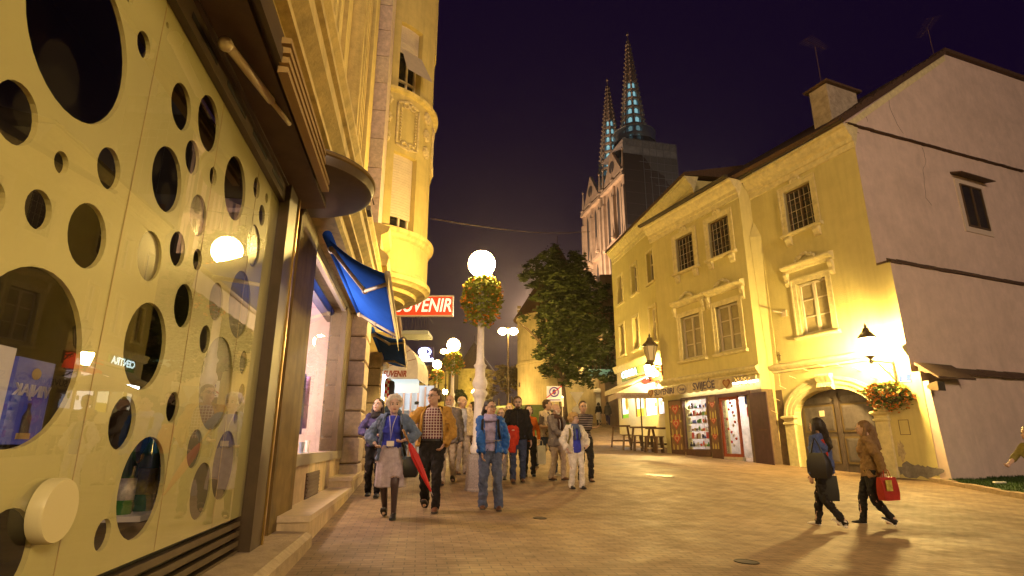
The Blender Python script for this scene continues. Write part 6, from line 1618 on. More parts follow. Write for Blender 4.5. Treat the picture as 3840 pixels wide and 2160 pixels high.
for k, w in enumerate(cw):
    o = None; x0, x1, z0, z1 = w
    m = MB()
    for b in ((x0, x0 + .06, z0, z1), (x1 - .06, x1, z0, z1), ((x0 + x1) / 2 - .04, (x0 + x1) / 2 + .04, z0, z1)): m.box(b[0], b[1], .18, .24, b[2], b[3])
    m.box(x0 + .06, x1 - .06, .182, .238, z1 - .06, z1); m.box(x0 + .06, x1 - .06, .182, .238, (z0 * .4 + z1 * .6) - .03, (z0 * .4 + z1 * .6) + .03); o = m.build('window', [WFR], ch_)
    m = MB(); m.box(x0, x1, .24, .25, z0, z1); m.build('pane', [PN if k < 3 else CURT], o)
    m = MB()
    for b in ((x0 - .16, x0, z0 - .1, z1 + .16), (x1, x1 + .16, z0 - .1, z1 + .16), (x0, x1, z1, z1 + .16)): m.box(b[0], b[1], -.05, .0, b[2], b[3])
    m.build('window_surround', [YM], o); m = MB(); m.box(x0 - .25, x1 + .25, -.14, .02, z0 - .2, z0 - .1); m.build('sill', [YM], o)
m = MB(); m.mould([(a_, ZC_ + .4 + b_) for a_, b_ in EP], XC0, XC1 + .2); m.build('eaves_cornice', [YM], ch_)
m = MB(); m.loft([[(x, y_, z_) for y_, z_ in ((-.5, ZC_ + .42), (-.5, ZC_ + .55), (3.2, ZC_ + 1.3), (3.2, ZC_ + .42))] for x in (XC0 - .1, XC1 + .3)]); m.build('roof', [TILE], ch_)
m = MB(); m.box(CW0, CW0 + .4, .4, 6, 0, ZC_ + .3); m.build('side_wall', [YW], ch_)
m = MB(); m.box(XC1 - .2, XC1, .02, 4, 6, ZC_ + .3); m.build('side_wall', [YW], ch_)
m = MB(); m.mould([(0, ZSC - .35), (-.12, ZSC - .33), (-.2, ZSC - .1), (-.24, ZSC), (-.24, ZSC + .08), (0, ZSC + .12)], CW0 - .1, FC.hit(*z4(600, 330), 0)[0] + 1); m.build('string_course', [YM], ch_)
# ground floor piers and fascia
XC2 = FC.hit(*z4(640, 800), 0)[0] + 1.5
holes = []
cz0, cz1 = FC.hit(*z4(245, 880), 0)[1], FC.hit(*z4(240, 700), 0)[1]
pcs = []
for (xa, xb, yt, yb) in ((212, 278, 640, 890), (342, 418, 680, 870), (428, 535, 690, 880), (540, 620, 690, 860)):
    p0 = FC.hit(*z4(xa, (yt + yb) / 2), 0)[0]; p1 = FC.hit(*z4(xb, (yt + yb) / 2), 0)[0]; pcs.append((p0, p1))
zw1 = FC.hit(*z4(245, 620), 0)[1]; zw0 = FC.hit(*z4(245, 890), 0)[1]
print('cafe', pcs, zw0, zw1, XC2)
holed_panel('wall', [(CW0, -.2), (XC2, -.2), (XC2, ZSC), (CW0, ZSC)], [rect((p0, p1, zw0, zw1)) for p0, p1 in pcs], .0, .3, [mat('cafe_wall', (.66, .58, .34), .8, var=.12)], ch_)
LITC = [mat('cafe_glow_%d' % k, c_, .5, emit=c_, estr=e_) for k, (c_, e_) in enumerate([((.95, .9, .7), 1.6), ((1, .9, .55), 2.0), ((1, .93, .85), 2.6), ((.8, .78, .95), .9)])]
for k, (p0, p1) in enumerate(pcs):
    m = MB(); m.box(p0, p1, .12, .14, zw0, zw1); o = m.build('window', [LITC[k]], ch_)
    m = MB()
    for b in ((p0, p0 + .05, zw0, zw1), (p1 - .05, p1, zw0, zw1)): m.box(b[0], b[1], .04, .1, b[2], b[3])
    m.build('window_frame', [SBR], o)
    w = p1 - p0; h = zw1 - zw0
    if k == 0:
        m = MB(); m.box(p0 + .05, p1 - .05, .1, .118, zw0, zw0 + h * .14); m.build('poster_base', [mat('poster_green', (.2, .5, .03), .5, emit=(.2, .5, .03), estr=.6)], o)
        m = MB(); m.sphere((p0 + w * .62, .1, zw0 + h * .5), (w * .2, .01, h * .25), 12, 8); m.build('poster_disc', [mat('poster_gold', (.5, .35, .03), .5, emit=(.5, .35, .03), estr=.5)], o)
    if k == 1:
        m = MB(); m.box(p0 + .05, p1 - .05, .1, .118, zw0, zw0 + h * .25); m.build('poster_base', [mat('poster_yellow', (.75, .6, .05), .5, emit=(.75, .6, .05), estr=.7)], o)
    if k >= 2:
        for q in range(7):
            m = MB(); xx = p0 + w * rg.uniform(.1, .8); zz = zw0 + h * rg.uniform(.15, .8); m.box(xx, xx + w * .13, .1, .116, zz, zz + h * .12); m.build('window_card', [rg.choice(SOUV)], o)
def fc_sign(px, py, out): 
    x, z = FC.hit(*z4(px, py), out); return x, z
s0 = fc_sign(228, 505, -.12); s1 = fc_sign(348, 470, -.12); zt_ = fc_sign(290, 442, -.12)[1]; zb_ = fc_sign(290, 525, -.12)[1]
t = FC.thing('shop_sign', 'green shop sign with glowing white letters CENTRA above the cafe', 'sign', ((s0[0] + s1[0]) / 2, -.1, zb_))
m = MB(); m.box(s0[0] - .2, s1[0] + .3, -.1, 0, zb_ - .1, zt_ + .12); m.build('sign_board', [mat('sign_green', (.12, .22, .05), .5)], t)
text_mb('CENTRA', (zt_ - zb_) * .95, wall_T((s0[0] + s1[0]) / 2, -.12, (zt_ + zb_) / 2), bold=.02, sx=(s1[0] - s0[0]) / ((zt_ - zb_) * 3.3)).build('lettering', [emis('letter_glow', (.75, .95, 1), 5)], t)
s0 = fc_sign(395, 540, -.15); s1 = fc_sign(600, 480, -.15); zt_ = fc_sign(500, 455, -.15)[1]; zb_ = fc_sign(500, 545, -.15)[1]
t = FC.thing('shop_sign', 'red shop sign with glowing white letters SOUVENIR next to the green sign', 'sign', ((s0[0] + s1[0]) / 2, -.1, zb_))
m = MB(); m.box(s0[0], s1[0], -.12, 0, zb_ - .1, zt_ + .1); m.build('sign_board', [mat('sign_red2', (.6, .06, .02), .4, emit=(.7, .07, .02), estr=1.1)], t)
text_mb('SOUVENIR', (zt_ - zb_) * .75, wall_T((s0[0] + s1[0]) / 2, -.13, (zt_ + zb_) / 2), bold=.01, sx=.9).build('lettering', [emis('letter_white', (1, .9, .8), 2.5)], t)
lx = fc_sign(465, 470, -.9)
t = lantern(FC, (lx[0], 0, lx[1] - .45), .85, 'glowing wall lantern in front of the red shop sign', True, 1.25, .3)
# retractable awning of the cafe
a0 = FC.hit(*z4(70, 645), -1.6); a1 = FC.hit(*z4(400, 520), -1.6)
t = FC.thing('awning', 'pale folding awning above the cafe windows, sloping to the street', 'awning', (a0[0], -1.6, a0[1]))
zf_ = (a0[1] + FC.hit(*z4(380, 570), -1.6)[1]) / 2
m = MB(); m.loft([[(a0[0], -1.6, zf_), (XC2 - 2.2, -1.6, zf_)], [(a0[0] + .2, -.05, zf_ + .75), (XC2 - 2.2, -.05, zf_ + .75)]], 0, caps=False, closed=False); m.build('canvas', [mat('pale_canvas', (.62, .54, .4), .8, var=.15, streak=.2)], t)
m = MB(); m.box(a0[0], XC2 - 2.2, -1.62, -1.6, zf_ - .25, zf_); m.build('valance', [MC['pale_canvas']], t)
m = MB(); m.tube([(a0[0], -.15, zf_ + .85), (XC2 - 2.3, -.15, zf_ + .85)], .07, 8); m.build('roller', [WFR], t)
# square parasol
pq = on_ground(*z4(400, 1110)); PYd = 28.3
c0, c1 = aty(*z4(172, 690), PYd), aty(*z4(690, 700), PYd + .2)
t = thing('parasol', 'square grey cafe parasol with lettered valance over the wooden tables', 'parasol', ((c0.x + c1.x) / 2, PYd + 1.2, gz((c0.x + c1.x) / 2, PYd + 1.2)))
L_ = t.location; pxa, pxb = c0.x - L_.x, c1.x - L_.x; pz = (aty(*z4(300, 660), PYd).z) - L_.z
PF = mat('parasol_grey', (.42, .33, .27), .8, var=.12)
m = MB(); apx = ((pxa + pxb) / 2, 0, pz + .62)
m.add([(pxa, -1.2, pz), (pxb, -1.2, pz), (pxb, 1.2, pz), (pxa, 1.2, pz), apx], [(0, 1, 4), (1, 2, 4), (2, 3, 4), (3, 0, 4)]); m.build('canopy', [PF], t)
m = MB()
for a_, b_ in (((pxa, -1.21), (pxb, -1.21)), ((pxb, -1.21), (pxb, 1.21)), ((pxa, 1.21), (pxa, -1.21))): m.quad((a_[0], a_[1], pz - .28), (b_[0], b_[1], pz - .28), (b_[0], b_[1], pz), (a_[0], a_[1], pz))
m.build('valance', [PF], t); m = MB(); m.tube([((pxa + pxb) / 2, 0, 0), ((pxa + pxb) / 2, 0, pz + .6)], .04, 8); m.build('pole', [BRONZE], t)
text_mb('NATURAL MUSIC', .16, lambda x, up, o_: ((pxa + pxb) / 2 - .6 + x, -1.215 - o_, pz - .15 + up)).build('lettering', [mat('grey_ink', (.22, .16, .17), .7)], t)
# rustic tables and stools
WOOD = mat('rustic_wood', (.11, .055, .025), .65, var=.45, vscale=6, streak=.4)
def bar_table(P, w, d_, h, rz, label):
    t = thing('bar_table', label, 'table', P, rz, 'rustic wooden bar tables outside the cafe')
    m = MB(); m.box(-w / 2, w / 2, -d_ / 2, d_ / 2, h - .07, h); m.build('tabletop', [WOOD], t)
    for sx_ in (-1, 1):
        for sy in (-1, 1):
            m = MB(); m.tube([(sx_ * w * .5, sy * d_ * .42, 0), (sx_ * w * .36, sy * d_ * .36, h - .07)], .045, 6); m.build('leg', [WOOD], t)
    m = MB(); m.box(-w * .42, w * .42, -.04, .04, .3, .38); m.build('stretcher', [WOOD], t)
def stool(P, h, rz, label):
    t = thing('bar_stool', label, 'stool', P, rz, 'rustic wooden stools outside the cafe')
    m = MB(); m.box(-.2, .2, -.16, .16, h - .05, h); m.build('seat', [WOOD], t)
    for sx_ in (-1, 1):
        m = MB(); m.loft([[(sx_ * a_, y_, z_) for y_ in (-.13, .13)] + [(sx_ * (a_ - .05), y_, z_) for y_ in (.13, -.13)] for a_, z_ in ((.22, 0), (.16, h - .05))]); m.build('side_panel', [WOOD], t)
    m = MB(); m.box(-.17, .17, -.03, .03, .16, .22); m.build('footrest', [mat('pale_footrest', (.45, .33, .17), .6)], t)
for k, (xx, yy, Yd, w) in enumerate(((215, 1110, 30.5, 1.0), (420, 1120, 29.3, 1.3), (570, 1130, 28.2, 1.3))):
    r, z = ray(*z4(xx, yy)); bar_table(Vector((r * Yd, Yd, gz(r * Yd, Yd))), w, .7, 1.12, -.15, ['rustic bar table with splayed legs, nearest the open street', 'middle rustic bar table in front of the lit posters', 'rustic bar table beside the corner of the yellow house'][k])
for k, (xx, yy, Yd) in enumerate(((270, 1130, 28.6), (370, 1140, 28.2), (470, 1135, 27.6), (560, 1140, 27.2))):
    r, z = ray(*z4(xx, yy)); stool(Vector((r * Yd, Yd, gz(r * Yd, Yd))), .75, .1 * k, ['first rustic stool from the open street', 'second rustic stool, under the pale parasol edge', 'third rustic stool, in front of the bright window', 'rustic stool nearest the yellow house corner'][k])
# far balconies and green-lit canopy edge left of the cafe house
bf = thing('balcony_house', 'dark house edge beyond the cafe with two balconies and a green-lit slab', 'house', (aty(*z4(120, 480), 42)))
Lb = bf.location
m = MB(); m.box(-.3, 6, 1, 6, -7, 8); m.build('wall', [mat('dim_plaster', (.3, .2, .12), .85, var=.3, vscale=2)], bf)
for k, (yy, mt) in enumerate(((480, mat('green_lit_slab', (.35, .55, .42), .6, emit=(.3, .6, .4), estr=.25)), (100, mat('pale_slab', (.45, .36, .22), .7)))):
    zz = aty(*z4(100, yy), 41).z - Lb.z
    m = MB(); m.box(-1.8, 1.5, -1.2, 1, zz, zz + .25); m.build('balcony_slab', [mt], bf)
    m = MB()
    for q in range(12): m.tube([(-1.75 + q * .28, -1.15, zz + .25), (-1.75 + q * .28, -1.15, zz + 1.3)], .025, 5)
    m.tube([(-1.8, -1.15, zz + 1.3), (1.5, -1.15, zz + 1.3)], .035, 5); m.build('balcony_rail', [mat('rusty_rail', (.16, .07, .03), .7)], bf)
# ================================================================ GROUND, LAMPS, TREES, TOWERS, CATHEDRAL
z10 = lambda x, y: (1600 + x / 2.07, 900 + y / 2.07)
z14 = lambda x, y: (2080 + x / 5.175, 1440 + y / 5.175)
z6 = lambda x, y: (2200 + x / 1.575, 80 + y / 1.575)
# paved ground
pm, nt, b = new_mat('pavers'); N, L = nt.nodes, nt.links
geo = N.new('ShaderNodeNewGeometry'); mp = N.new('ShaderNodeMapping'); mp.inputs['Rotation'].default_value = (0, 0, math.radians(-9)); L.new(geo.outputs['Position'], mp.inputs['Vector'])
br = N.new('ShaderNodeTexBrick'); br.inputs['Scale'].default_value = 1; br.inputs['Brick Width'].default_value = .19; br.inputs['Row Height'].default_value = .095
br.inputs['Mortar Size'].default_value = .006; br.inputs['Mortar Smooth'].default_value = .3; br.inputs['Bias'].default_value = -.2
br.inputs['Color1'].default_value = (.36, .235, .13, 1); br.inputs['Color2'].default_value = (.275, .178, .1, 1); br.inputs['Mortar'].default_value = (.19, .14, .085, 1)
L.new(mp.outputs['Vector'], br.inputs['Vector'])
def rng(src, a, b_, c_, d_):
    r = N.new('ShaderNodeMapRange'); r.inputs['From Min'].default_value = a; r.inputs['From Max'].default_value = b_; r.inputs['To Min'].default_value = c_; r.inputs['To Max'].default_value = d_; L.new(src, r.inputs['Value']); return r.outputs['Result']
def nzz(sc, det=6):
    n_ = N.new('ShaderNodeTexNoise'); n_.inputs['Scale'].default_value = sc; n_.inputs['Detail'].default_value = det; L.new(geo.outputs['Position'], n_.inputs['Vector']); return n_.outputs['Fac']
big = nzz(.35); small = nzz(9); mid = nzz(2.2, 8)
def mul(a, b_):
    m_ = N.new('ShaderNodeMix'); m_.data_type = 'RGBA'; m_.blend_type = 'MULTIPLY'; m_.inputs['Factor'].default_value = 1; L.new(a, m_.inputs['A']); L.new(b_, m_.inputs['B']); return m_.outputs['Result']
vo_ = N.new('ShaderNodeTexVoronoi'); vo_.inputs['Scale'].default_value = 1.7; L.new(geo.outputs['Position'], vo_.inputs['Vector'])
vast = nzz(.11, 3)
col = mul(mul(mul(mul(mul(br.outputs['Color'], rng(vo_.outputs['Distance'], .04, .075, .55, 1)), rng(vast, .4, .6, .82, 1.1)), rng(big, .3, .7, .72, 1.12)), rng(small, .3, .7, .85, 1.1)), rng(mid, .35, .75, 1.05, .72))
L.new(col, b.inputs['Base Color']); L.new(rng(mid, .3, .7, .6, .85), b.inputs['Roughness'])
bp = N.new('ShaderNodeBump'); bp.inputs['Strength'].default_value = .55; bp.inputs['Distance'].default_value = .012
ad = N.new('ShaderNodeMath'); ad.operation = 'MULTIPLY_ADD'; ad.inputs[1].default_value = -1.0; L.new(br.outputs['Fac'], ad.inputs[0]); L.new(rng(small, 0, 1, 0, .5), ad.inputs[2]); L.new(ad.outputs[0], bp.inputs['Height']); L.new(bp.outputs['Normal'], b.inputs['Normal'])
xs = [-600, -200, -80, -45] + [-30 + .75 * k for k in range(95)] + [45, 80, 200, 600]
ys = [-300, -60, -20] + [-12 + .75 * k for k in range(90)] + [58 + 4 * k for k in range(14)] + [150, 250, 700]
m = MB()
for y in ys:
    for x in xs: m.v.append((x, y, gz(x, y)))
nx_ = len(xs)
for j in range(len(ys) - 1):
    for i in range(nx_ - 1): q = j * nx_ + i; m.f.append((q, q + 1, q + nx_ + 1, q + nx_)); m.m.append(0)
tag(m.build('ground', [pm], None, True), kind='structure')
def on_sheet(poly, name, mt, lift, kind=None, n=10):
    """a sheet lying on the ground: a quad (four plan points) draped over it"""
    m = MB(); a, b_, c_, d_ = [Vector(p) for p in poly]
    for j in range(n + 1):
        for i in range(n + 1):
            p = a.lerp(b_, i / n).lerp(d_.lerp(c_, i / n), j / n); m.v.append((p.x, p.y, gz(p.x, p.y) + lift))
    for j in range(n):
        for i in range(n): q = j * (n + 1) + i; m.f.append((q, q + 1, q + n + 2, q + n + 1)); m.m.append(0)
    return tag(m.build(name, [mt], None, True), kind=kind)
# light stone gutter band down the street and a band across
BAND = mat('stone_band', (.44, .37, .29), .5, var=.25, vscale=6)
GUT = FL.world
# manhole covers
for k, (dx, dy, r, lab) in enumerate(((1660, 1196, .38, 'dark drain cover in the paving in front of the souvenir shop'), (1358, 1304, .1, 'small dark iron cover in the paving in front of the woman in blue'), (1878, 1414, .12, 'round iron cover in the paving near the shadows of the walkers'))):
    g = on_ground(*d2(dx, dy)); nrm = Vector((-(gz(g.x + .3, g.y) - gz(g.x - .3, g.y)) / .6, -(gz(g.x, g.y + .3) - gz(g.x, g.y - .3)) / .6, 1)).normalized()
    m = MB(); m.lathe([(r, -.01), (r, .008), (r * .9, .008), (r * .88, .005), (.001, .006)], 24, sx=1, sy=1)
    o = held('manhole_cover', lab, 'manhole cover', [mat('iron_cover', (.06, .045, .035), .5, var=.4, vscale=25, metal=.3)], m, g); o.rotation_euler = nrm.to_track_quat('Z', 'Y').to_euler()
# ---------------------------------------------------------------- globe street lamps
POST = mat('white_cast_iron', (.8, .74, .68), .35, var=.2, vscale=8, bump=.1)
GRAN = mat('granite', (.33, .28, .24), .6, var=.5, vscale=60, damt=.3, dscale=3)
GLOBE = emis('globe_glow', (1, .66, .18), 270)
GFAR = emis('globe_glow_far', (1, .66, .18), 200)
FLW2 = mat('petunia_orange', (.85, .3, .02), .6, var=.3, vscale=20); LEAF2 = mat('lamp_leaf', (.24, .27, .02), .6, var=.4, vscale=20)
LAMPG = 'white globe street lamps in a row up the street'
def street_lamp(P, top, label, r=.303, seed=1, flowers=True, simple=False, gm=GLOBE):
    h = top - P.z; t = thing('street_lamp', label, 'street lamp', P, 0, LAMPG)
    k = h / 4.84
    m = MB(); m.lathe([(.30, -.3), (.30, .02), (.27, .06), (.25, .6), (.22, .7), (.01, .72)], 8); m.build('plinth', [GRAN], t)
    m = MB()
    n = 32; rings = []
    for r_, z_, fl in ((.16, .72, 0), (.18, .76, 0), (.19, .84, 0), (.15, .9, .0), (.135, 1.0, .1), (.115, 1.75, .1), (.12, 1.86, .0), (.155, 1.9, 0), (.165, 1.96, 0), (.12, 2.02, 0), (.15, 2.1, 0), (.165, 2.16, 0), (.15, 2.22, 0), (.11, 2.3, 0), (.105, 2.45, .06), (.125, 2.5, 0), (.14, 2.54, 0), (.1, 2.58, 0), (.085, 2.66, 0), (.075, 3.2, .06), (.065, 4.3, .06), (.07, 4.42, 0), (.12, 4.5, 0), (.13, 4.56, 0)):
        rings.append([(r_ * (1 - fl * (j % 4 == 0)) * math.cos(2 * PI * j / n), r_ * (1 - fl * (j % 4 == 0)) * math.sin(2 * PI * j / n), z_ * k) for j in range(n)])
    m.loft(rings); m.build('post', [POST], t, 'auto')
    m = MB(); m.sphere((0, 0, h), r, 20, 14); m.build('globe', [gm], t, True)
    if flowers:
        fb = foliage_ball('tmp', 'x', 'x', Vector((0, 0, 0)), .45 * r / .3, .45 * r / .3, .47 * r / .3, 2100 if not simple else 500, 130 if not simple else 50, seed, LEAF2, FLW2, .45, .045 if not simple else .075)
        for c_ in list(fb.children):
            c_.parent = t; c_.location = (0.01, 0, h - .78)
            c_.name = 'foliage'
        bpy.data.objects.remove(fb)
    return t
ld = Vector((-2.77 + .68, 26.3 - 12, 0))
P1_ = Vector((-.68, 12.0, 0)); P1_.z = gz(P1_.x, P1_.y)
street_lamp(P1_, aty(1806, 990, 12).z, 'white cast-iron globe lamp with a flower ball, standing in the middle of the crowd', seed=2)
for k, (dx, dy, Yd, rad, lab) in enumerate(((1141, 868, 26.3, 24, 'second white globe lamp up the street, behind the man in tan jacket'), (1100, 917, 40.6, 15.7, 'third white globe lamp up the street with small flower ball'))):
    c_ = aty(*d2(dx, dy), Yd); street_lamp(Vector((c_.x, Yd, gz(c_.x, Yd))), c_.z, lab, .303, 5 + k, True, k == 1, GLOBE)
for k, (sx_, sy_) in enumerate(((1779, 1470), (1669, 1469))):
    c_ = aty(sx_, sy_, 62); street_lamp(Vector((c_.x, 62, gz(c_.x, 62))), c_.z, ['low distant globe lamp against the yellow round tower', 'low distant globe lamp left of the yellow round tower, between two flower balls'][k], .28, 9 + k, False, True, GFAR)
# the same row continues behind the photographer
q = P1_ - ld; q.x += 1.6; q.y -= 1.2; q.z = gz(q.x, q.y)
street_lamp(q, q.z + 4.84, 'globe lamp of the same row standing behind the viewpoint', seed=7, simple=True)
# twin-headed lamps
def twin(Yd, l_, r_, lab):
    a, b_ = aty(*l_, Yd), aty(*r_, Yd); c_ = (a + b_) / 2; g = gz(c_.x, Yd)
    t = thing('street_lamp', lab, 'street lamp', Vector((c_.x, Yd, g)), 0, 'tall twin-headed street lamps'); h = c_.z - g; w = (b_.x - a.x) / 2
    m = MB(); m.lathe([(.14, 0), (.14, .8), (.09, .9), (.08, h * .5), (.13, h * .51), (.13, h * .53), (.06, h * .55), (.045, h + .25), (.001, h + .3)], 12); m.tube([(-w, 0, h + .15), (0, 0, h + .2), (w, 0, h + .15)], .04, 8); m.build('post', [BRONZE], t, 'auto')
    for s_ in (-1, 1): 
        m = MB(); m.sphere((s_ * w, 0, h), (.3, .3, .24), 14, 10); m.build('lamp_head', [GLOBE], t, True)
twin(38, z10(590, 712), z10(675, 705), 'tall dark twin-headed lamp post in front of the big round tower')
twin(58, z10(132, 862), z10(178, 866), 'distant twin-headed lamp glowing behind the second globe lamp')
# ---------------------------------------------------------------- round towers
TW = mat('tower_plaster', (.58, .47, .26), .9, var=.25, vscale=.8, bump=.3, bscale=8, damt=.4, dscale=.5, streak=.2)
TW2 = mat('tower_stone', (.5, .42, .2), .9, var=.35, vscale=2, bump=.5, bscale=6)
CONE = mat('cone_tiles', (.12, .06, .025), .85, var=.35, vscale=5, bump=.3)
def tower(u0, u1, vb, ve, va, Yd, mt, label, band=None, wins=()):
    v_ = (vb + ve) / 2; a, b_ = aty(u0, v_, Yd), aty(u1, v_, Yd); c_ = (a + b_) / 2; r = (b_.x - a.x) / 2 * .985
    zb_, ze, za = aty((u0 + u1) / 2, vb, Yd - r).z, aty((u0 + u1) / 2, ve, Yd - r).z, aty((u0 + u1) / 2, va, Yd).z
    g = gz(c_.x, Yd); t = thing('round_tower', label, 'tower', Vector((c_.x, Yd, g)))
    m = MB(); m.lathe([(r * 1.03, -1), (r, zb_ - g), (r, ze - g), (r * 1.05, ze - g + .1)], 48); m.build('wall', [mt], t, 'auto')
    if band: zz = aty((u0 + u1) / 2, band, Yd - r).z - g; m = MB(); m.lathe([(r, zz - .15), (r * 1.025, zz - .1), (r * 1.025, zz + .1), (r, zz + .15)], 48); m.build('stone_band', [mt], t, 'auto')
    m = MB(); m.lathe([(r * .9, ze - g + .09), (r * 1.1, ze - g + .05), (r * .9, ze - g + (za - ze) * .17), (r * .5, ze - g + (za - ze) * .5), (r * .08, ze - g + (za - ze) * .95), (.02, za - g), (.02, za - g + .9), (.001, za - g + 1)], 32); m.build('roof', [CONE], t, 'auto')
    for (uu, vv, ww, hh) in wins:
        P_ = aty(uu, vv, Yd - r); an = math.asin(max(-1, min(1, (P_.x - c_.x) / r))); zz = P_.z - g
        m = MB(); k_ = Yd / 2100
        m.box(-ww * k_ / 2, ww * k_ / 2, -.06, .3, -hh * k_ / 2, hh * k_ / 2); o = m.build('window', [mat('tower_window', (.08, .06, .035), .6)], t); o.location = (r * math.sin(an), -r * math.cos(an), zz); o.rotation_euler = (0, 0, an)
    return t, c_, r
bt, bc, brd = tower(1938, 2262, 1535, 1168, 920, 48, TW, 'big round tower with pale lit wall and dark pointed roof behind the tree', 1349, [(z10(725, 1098)[0], z10(725, 1098)[1], 10, 15)])
xx = -brd * .985
for k in range(9): m = MB(); m.box(xx - .06, xx + .25, -.75, -.45, 8.3 - bt.location.z + k * .36 + 1.2, 8.3 - bt.location.z + k * .36 + 1.38); m.build('ladder_stone', [TW], bt)
tower(1702, 1850, 1500, 1384, 1283, 82, TW2, 'distant yellow round tower with brown conical roof', None, [(z10(225, 1063)[0], z10(225, 1063)[1], 6, 22), (z10(342, 1083)[0], z10(342, 1083)[1], 7, 11)])
# yellow lit house left of the far tower
hf = thing('long_house', 'long yellow lit house with dark roof beside the distant tower', 'house', aty(1600, 1500, 80))
Lh_ = hf.location
def P80(x, y, Yd=80): p = aty(*z10(x, y), Yd); return (p.x - Lh_.x, p.z - Lh_.z)
m = MB(); m.prism([P80(-420, 1290), P80(235, 1290), P80(235, 1005), P80(185, 1000), P80(0, 1105), P80(-420, 1130)], 0, 6); m.build('wall', [TW2], hf)
m = MB(); m.prism([P80(-430, 1128), P80(0, 1108), P80(190, 1000), P80(150, 930), P80(-20, 985), P80(-430, 1000)], .3, 5); m.build('roof', [MC['dark_tiles']], hf)
for k, (x, y) in enumerate(((-150, 1170), (-80, 1170), (0, 1160), (75, 1150), (60, 1215), (130, 1215))):
    c_ = P80(x, y); m = MB(); m.box(c_[0] - .4, c_[0] + .4, -.05, .1, c_[1] - .7, c_[1] + .7); m.build('window', [MC['tower_window']], hf)
m = MB(); c_ = P80(205, 1180); m.box(c_[0] - .7, c_[0] + .7, -.06, .1, c_[1] - 3, c_[1] + 2.6); m.build('door', [MC['tower_window']], hf)
# ---------------------------------------------------------------- trees
BARK = mat('bark', (.11, .07, .04), .9, var=.4, vscale=9, bump=.6, bscale=12)
def leaf_cloud(mb, blobs, n, size, seed):
    rg = random.Random(seed); tot = sum(b_[1] ** 3 for b_ in blobs)
    for c_, r in blobs:
        k = int(n * r ** 3 / tot)
        tw = []
        for _ in range(max(6, k // 26)):
            while True:
                p = Vector((rg.uniform(-1, 1), rg.uniform(-1, 1), rg.uniform(-1, 1)))
                if .2 < p.length < 1: break
            tw.append(c_ + p.normalized() * (p.length ** .5) * r * (1 + .3 * mnoise.noise(p * 2 + c_ * .3)))
        for _ in range(k):
            q = rg.choice(tw) + Vector((rg.gauss(0, .26), rg.gauss(0, .26), rg.gauss(0, .2))) * max(.5, r * .55)
            s_ = size * rg.uniform(.6, 1.35); R_ = Matrix.Rotation(rg.uniform(0, 6.3), 3, 'Z') @ Matrix.Rotation(rg.uniform(-1.3, 1.3), 3, 'X')
            mb.add([tuple(q + R_ @ Vector(w_)) for w_ in ((-s_, 0, 0), (-.1 * s_, .5 * s_, .15 * s_), (s_, 0, 0), (-.1 * s_, -.5 * s_, .15 * s_))], [(0, 1, 2, 3)])
LEAFT = mat('tree_leaf', (.042, .055, .008), .6, var=.5, vscale=1.2, spec=.2)
TY = 41.0
tp = aty(*z10(1062, 1335), TY); tree = thing('tree', 'large leafy tree with dark crown in front of the big round tower', 'tree', Vector((tp.x, TY, gz(tp.x, TY) + .5)))
TL = tree.location
def TP(x, y, dy=0): return aty(*z10(x, y), TY + dy) - TL
m = MB()
m.tube([TP(1066, 1420), TP(1062, 1335), TP(1052, 1180), TP(1032, 1050), TP(1010, 900)], [.36, .3, .26, .22, .16], 10)
for pts, rr in (([TP(1032, 1050), TP(930, 850), TP(850, 760), TP(780, 690), TP(715, 640)], [.15, .13, .1, .07, .03]), ([TP(1010, 900), TP(960, 700), TP(910, 560), TP(890, 430), TP(870, 300)], [.16, .13, .1, .07, .03]),
                ([TP(1052, 1100), TP(1150, 900), TP(1200, 700), TP(1250, 500)], [.16, .13, .1, .05]), ([TP(1052, 1120), TP(1180, 1000), TP(1300, 880), TP(1390, 760)], [.13, .1, .08, .03]), ([TP(910, 560), TP(960, 470), TP(1010, 350)], [.08, .06, .02])):
    m.tube(pts, rr, 7)
m.build('trunk', [BARK], tree, True)
rg = random.Random(5); blobs = []
for (x, y, r) in ((930, 170, 100), (1030, 110, 80), (1120, 200, 115), (1190, 300, 110), (1060, 330, 130), (960, 620, 110), (1130, 330, 120), (1250, 650, 130), (830, 200, 80), (800, 290, 85), (900, 300, 115), (1000, 260, 95), (1000, 400, 130), (1110, 470, 130), (1230, 400, 105), (1290, 520, 130), (1180, 620, 140), (1020, 590, 120), (890, 480, 85), (760, 600, 45), (960, 760, 110), (1060, 730, 120), (900, 850, 75), (980, 900, 110), (1090, 900, 120), (1210, 820, 140), (1320, 760, 140), (1330, 930, 130), (1200, 1000, 110), (1080, 1030, 90), (960, 1010, 80), (1300, 1060, 85), (1410, 1000, 100), (1400, 640, 90), (860, 700, 60), (880, 1000, 45), (1350, 400, 70)):
    blobs.append((TP(x, y, rg.uniform(-1.8, 1.8)), r / 2.07 * TY / 2100))
m = MB(); leaf_cloud(m, blobs, 30000, .17, 3); m.build('crown', [LEAFT], tree, False, False)
